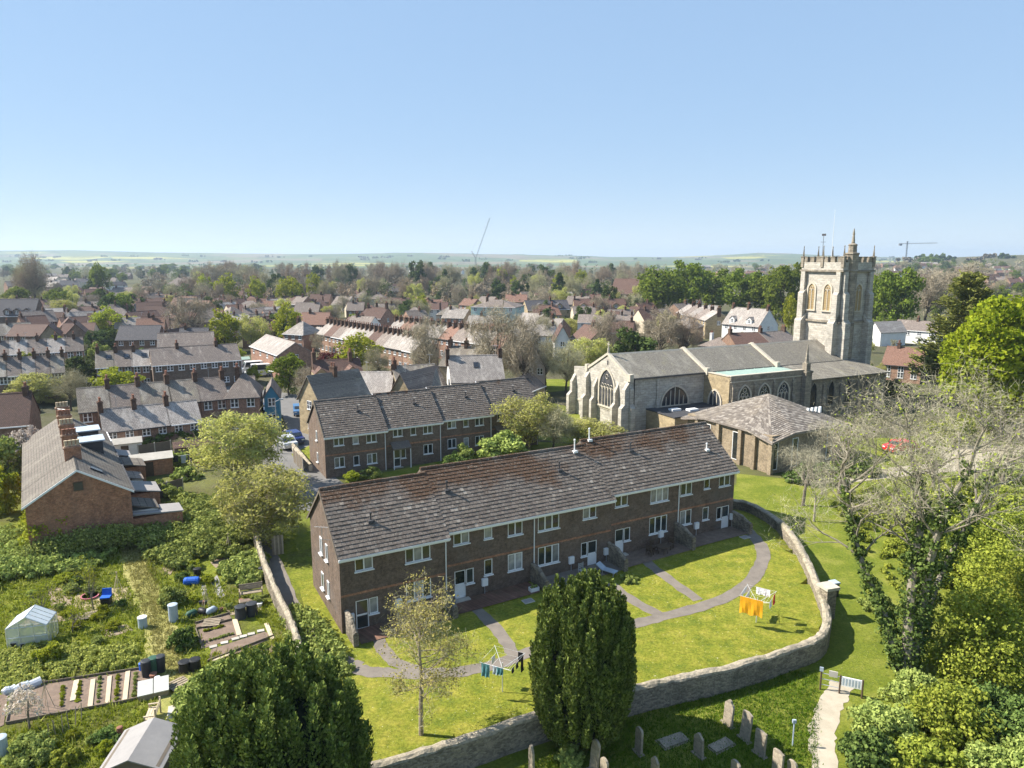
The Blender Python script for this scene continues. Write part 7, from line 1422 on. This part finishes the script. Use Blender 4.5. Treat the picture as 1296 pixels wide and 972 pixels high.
for lab, a, b in (('brown panel fence along the end terrace garden', (172, 640), (232, 622)), ('brown panel fence between terrace gardens', (150, 600), (178, 592)), ('panel fence behind the whitened cottages', (130, 566), (250, 548)), ('panel fence beside the dark hedge', (176, 580), (256, 568)), ('fence along the lane by the rear flats', (372, 585), (384, 598))): panel_fence(lab, a, b)
x, y, z = gp(240, 602); o = thing('washing_line', 'garden washing line with a magenta towel and dark clothes', 'washing line', (x - 5, y, z), .4); MB().tube([(0, 0, 0), (0, 0, 2)], .04, 6).obj('post', METAL, o); MB().tube([(6, 0, 0), (6, 0, 2)], .04, 6).obj('post', METAL, o); MB().tube([(0, 0, 1.95), (3, 0, 1.85), (6, 0, 1.95)], .01, 3).obj('line', UPVC, o)
for k, (xx, w, hh, mt) in enumerate(((.6, .5, .7, NAVYC), (1.3, .5, .8, BLACKC), (2.1, .6, .6, NAVYC), (3.0, .5, .7, BLACKC), (3.8, .5, .9, PALEBLUE), (4.5, .45, 1.0, NAVYC), (5.05, .7, 1.1, PINKC))): MB().box(xx, xx + w, -.02, .02, 1.88 - hh, 1.88).obj('laundry', mt, o)

# ------------------------------------------------------------------ vehicles, masts and cranes
CARGLASS = glass('car_glass', (.02, .025, .03), .05)
def car(label, x, y, rz, paint, van=False, cat='car', white=False):
    o = thing('parked_car' if not van else 'camper_van', label, cat, (x, y, terrain(x, y) + .02), rz); L, Wc, H_ = (4.2, 1.75, 1.45) if not van else (5.4, 2.0, 2.5)
    side = [(-L / 2, .35), (-L / 2, .8), (-L / 2 + .1, .95), (-L * .18 - .55, 1.0), (-L * .18, H_), (L * .28, H_), (L * .42, 1.0), (L / 2, .9), (L / 2, .35)] if not van else [(-L / 2, .35), (-L / 2, 1.0), (-L / 2 + .7, 1.2), (-L / 2 + 1.3, H_), (L / 2, H_), (L / 2, .35)]
    b = MB().prism(side, -Wc / 2, Wc / 2); q = b.obj('body', paint, o); q.modifiers.new('round', 'BEVEL').width = .07
    g = MB(); xf0, xf1 = (-L * .18 - .5, -L * .18 - .03) if not van else (-L / 2 + .75, -L / 2 + 1.25)
    g.poly([(xf0, -Wc / 2 + .15, 1.06 if not van else 1.3), (xf0, Wc / 2 - .15, 1.06 if not van else 1.3), (xf1 - .05, Wc / 2 - .2, H_ - .06), (xf1 - .05, -Wc / 2 + .2, H_ - .06)])
    for v in g.v[:]: pass
    g.v = [(a - .03, b_, c + .02) for a, b_, c in g.v]; g.obj('windscreen', CARGLASS, o)
    for s in (-1, 1): MB().poly([(xf0 + .3, s * (Wc / 2 + .012), 1.02 if not van else 1.4), (L * .33, s * (Wc / 2 + .012), 1.02 if not van else 1.4), (L * .24, s * (Wc / 2 + .012), H_ - .1), (xf1 + .1, s * (Wc / 2 + .012), H_ - .1)]).obj('side_window', CARGLASS, o)
    if not van: MB().poly([(L * .42 + .0, -Wc / 2 + .15, 1.04), (L * .42, Wc / 2 - .15, 1.04), (L * .29 + .03, Wc / 2 - .2, H_ - .06), (L * .29 + .03, -Wc / 2 + .2, H_ - .06)]).obj('rear_window', CARGLASS, o)
    for sx in (-1, 1):
        for sy in (-1, 1):
            w_ = MB().tube([(sx * L * .31, sy * (Wc / 2 - .19), .32), (sx * L * .31, sy * (Wc / 2 + .015), .32)], .32, 14).obj('wheel', BLACK, o); MB().tube([(sx * L * .31, sy * (Wc / 2 + .012), .32), (sx * L * .31, sy * (Wc / 2 + .025), .32)], .19, 10).obj('hub', METAL, w_)
    for sy in (-.6, .6): MB().box(-L / 2 - .02, -L / 2 + .04, sy - .17, sy + .17, .65, .78).obj('headlight', UPVC, o); MB().box(L / 2 - .04, L / 2 + .02, sy - .14, sy + .14, .7, .85).obj('tail_light', REDC, o)
    return o
P_ = lambda n, c: plain(n, c, c, 1, .25, spec=.6)
cb, cs, cd, cw, cr, cn = P_('blue_paint', (.10, .22, .42)), P_('silver_paint', (.45, .46, .47)), P_('dark_paint', (.02, .02, .025)), P_('white_paint', (.75, .75, .75)), P_('red_paint', (.55, .01, .02)), P_('navy_paint', (.02, .035, .14))
for px, py, rz, pt, lab in ((379, 524, 1.9, cb, 'pale blue hatchback on the lane by the blossom bush'), (340, 529, 1.7, cs, 'silver car parked below the blue gabled house'), (330, 523, 1.6, cd, 'black car tucked beside the silver car'), (371, 560, 2.2, cn, 'navy car behind the rear flats gable'), (387, 441, .4, cw, 'white car by the barn-like hall'), (1140, 572, .3, cr, 'bright red car on the church drive'), (362, 566, 2.2, cs, 'grey car beside the navy car on the lane')):
    x, y, z = gp(px, py); car(lab, x, y, rz, pt)
x, y, z = gp(328, 476); car('white camper van parked by the bright green tree', x, y, .4, cw, True, 'van'); x, y, z = gp(318, 473); car('second white camper van beside the barn-like hall', x, y + 1, .5, cw, True, 'van')
x, y, z = gp(352, 574); o = thing('lamp_post', 'slim grey lamp post on the lane corner', 'lamp post', (x, y, z)); MB().tube([(0, 0, 0), (0, 0, 6.5)], [.08, .05], 7).obj('pole', METAL, o); MB().tube([(0, 0, 6.5), (.7, 0, 6.8)], .04, 6).obj('arm', METAL, o); MB().box(.5, 1.0, -.1, .1, 6.74, 6.86).obj('lantern', METAL, o)
def lattice(m, p, q, w, n, r):
    p, q = Vector(p), Vector(q); d = (q - p).normalized(); a = d.cross(Vector((0, 1, 0.01))).normalized() * w / 2; b = d.cross(a).normalized() * w / 2; C = [a + b, a - b, -a - b, -a + b]
    for c in C: m.tube([p + c, q + c], r, 3, cap=False)
    for k in range(n):
        s, t = p + (q - p) * k / n, p + (q - p) * (k + 1) / n
        for i in range(4): m.tube([s + C[i], t + C[(i + 1) % 4]], r * .7, 3, cap=False)
CRM = plain('crane_steel', (.42, .44, .45), (.36, .38, .4), 1, .6); CRMD = plain('dark_crane_steel', (.2, .21, .22), (.16, .17, .18), 1, .6)
x, y = 820, 1500; z = terrain(x, y); o = thing('tower_crane', 'tower crane with long horizontal jib over the hillside suburb', 'crane', (x, y, z), .1); zt = hz(1143, 309, y) - z
m = MB(); lattice(m, (0, 0, 0), (0, 0, zt), 1.8, 10, .28); m.obj('mast', CRMD, o); m = MB(); lattice(m, (-18, 0, zt + 1), (66, 0, zt + 2.5), 1.4, 20, .24); m.obj('jib', CRMD, o); MB().box(-18, -12, -1.5, 1.5, zt - 3, zt + 1).obj('counterweight', CRMD, o); m = MB(); lattice(m, (0, 0, zt), (0, 0, zt + 6), 1.6, 3, .4); m.obj('tower_peak', CRMD, o)
y = 900; x = (602 - 648) / FPX * (y * CP); z = terrain(x, y); o = thing('tower_crane', 'pale luffing crane with jib raised over the brown wood', 'crane', (x, y, z)); zt = hz(602, 327, y) - z; zj = hz(620, 276, y) - z
m = MB(); lattice(m, (0, 0, 0), (0, 0, zt), 1.6, 8, .2); m.obj('mast', CRM, o); m = MB(); lattice(m, (0, 0, zt), (18, 0, zj), 1.0, 18, .12); m.obj('jib', CRM, o); m = MB(); lattice(m, (0, 0, zt), (-5, 0, zt + 9), 1.0, 5, .14); m.obj('counter_jib', CRM, o); MB().tube([(-5, 0, zt + 9), (17, 0, zj - 2)], .06, 3).obj('cable', CRM, o)
# air
hb = MB().box(-9200, 9200, -950, 9600, -3, 140).obj('haze', None); hb.data.materials.clear(); hm = bpy.data.materials.new('haze_air'); hm.use_nodes = True; hn = hm.node_tree; hn.nodes.remove(hn.nodes['Principled BSDF']); pv = hn.nodes.new('ShaderNodeVolumePrincipled'); pv.inputs['Color'].default_value = (.66, .82, 1, 1); pv.inputs['Density'].default_value = 1.4e-4; pv.inputs['Anisotropy'].default_value = .2; hn.links.new(pv.outputs[0], hn.nodes['Material Output'].inputs['Volume']); hb.data.materials.append(hm); tag(hb, 'thin blue haze over the town', kind='stuff')
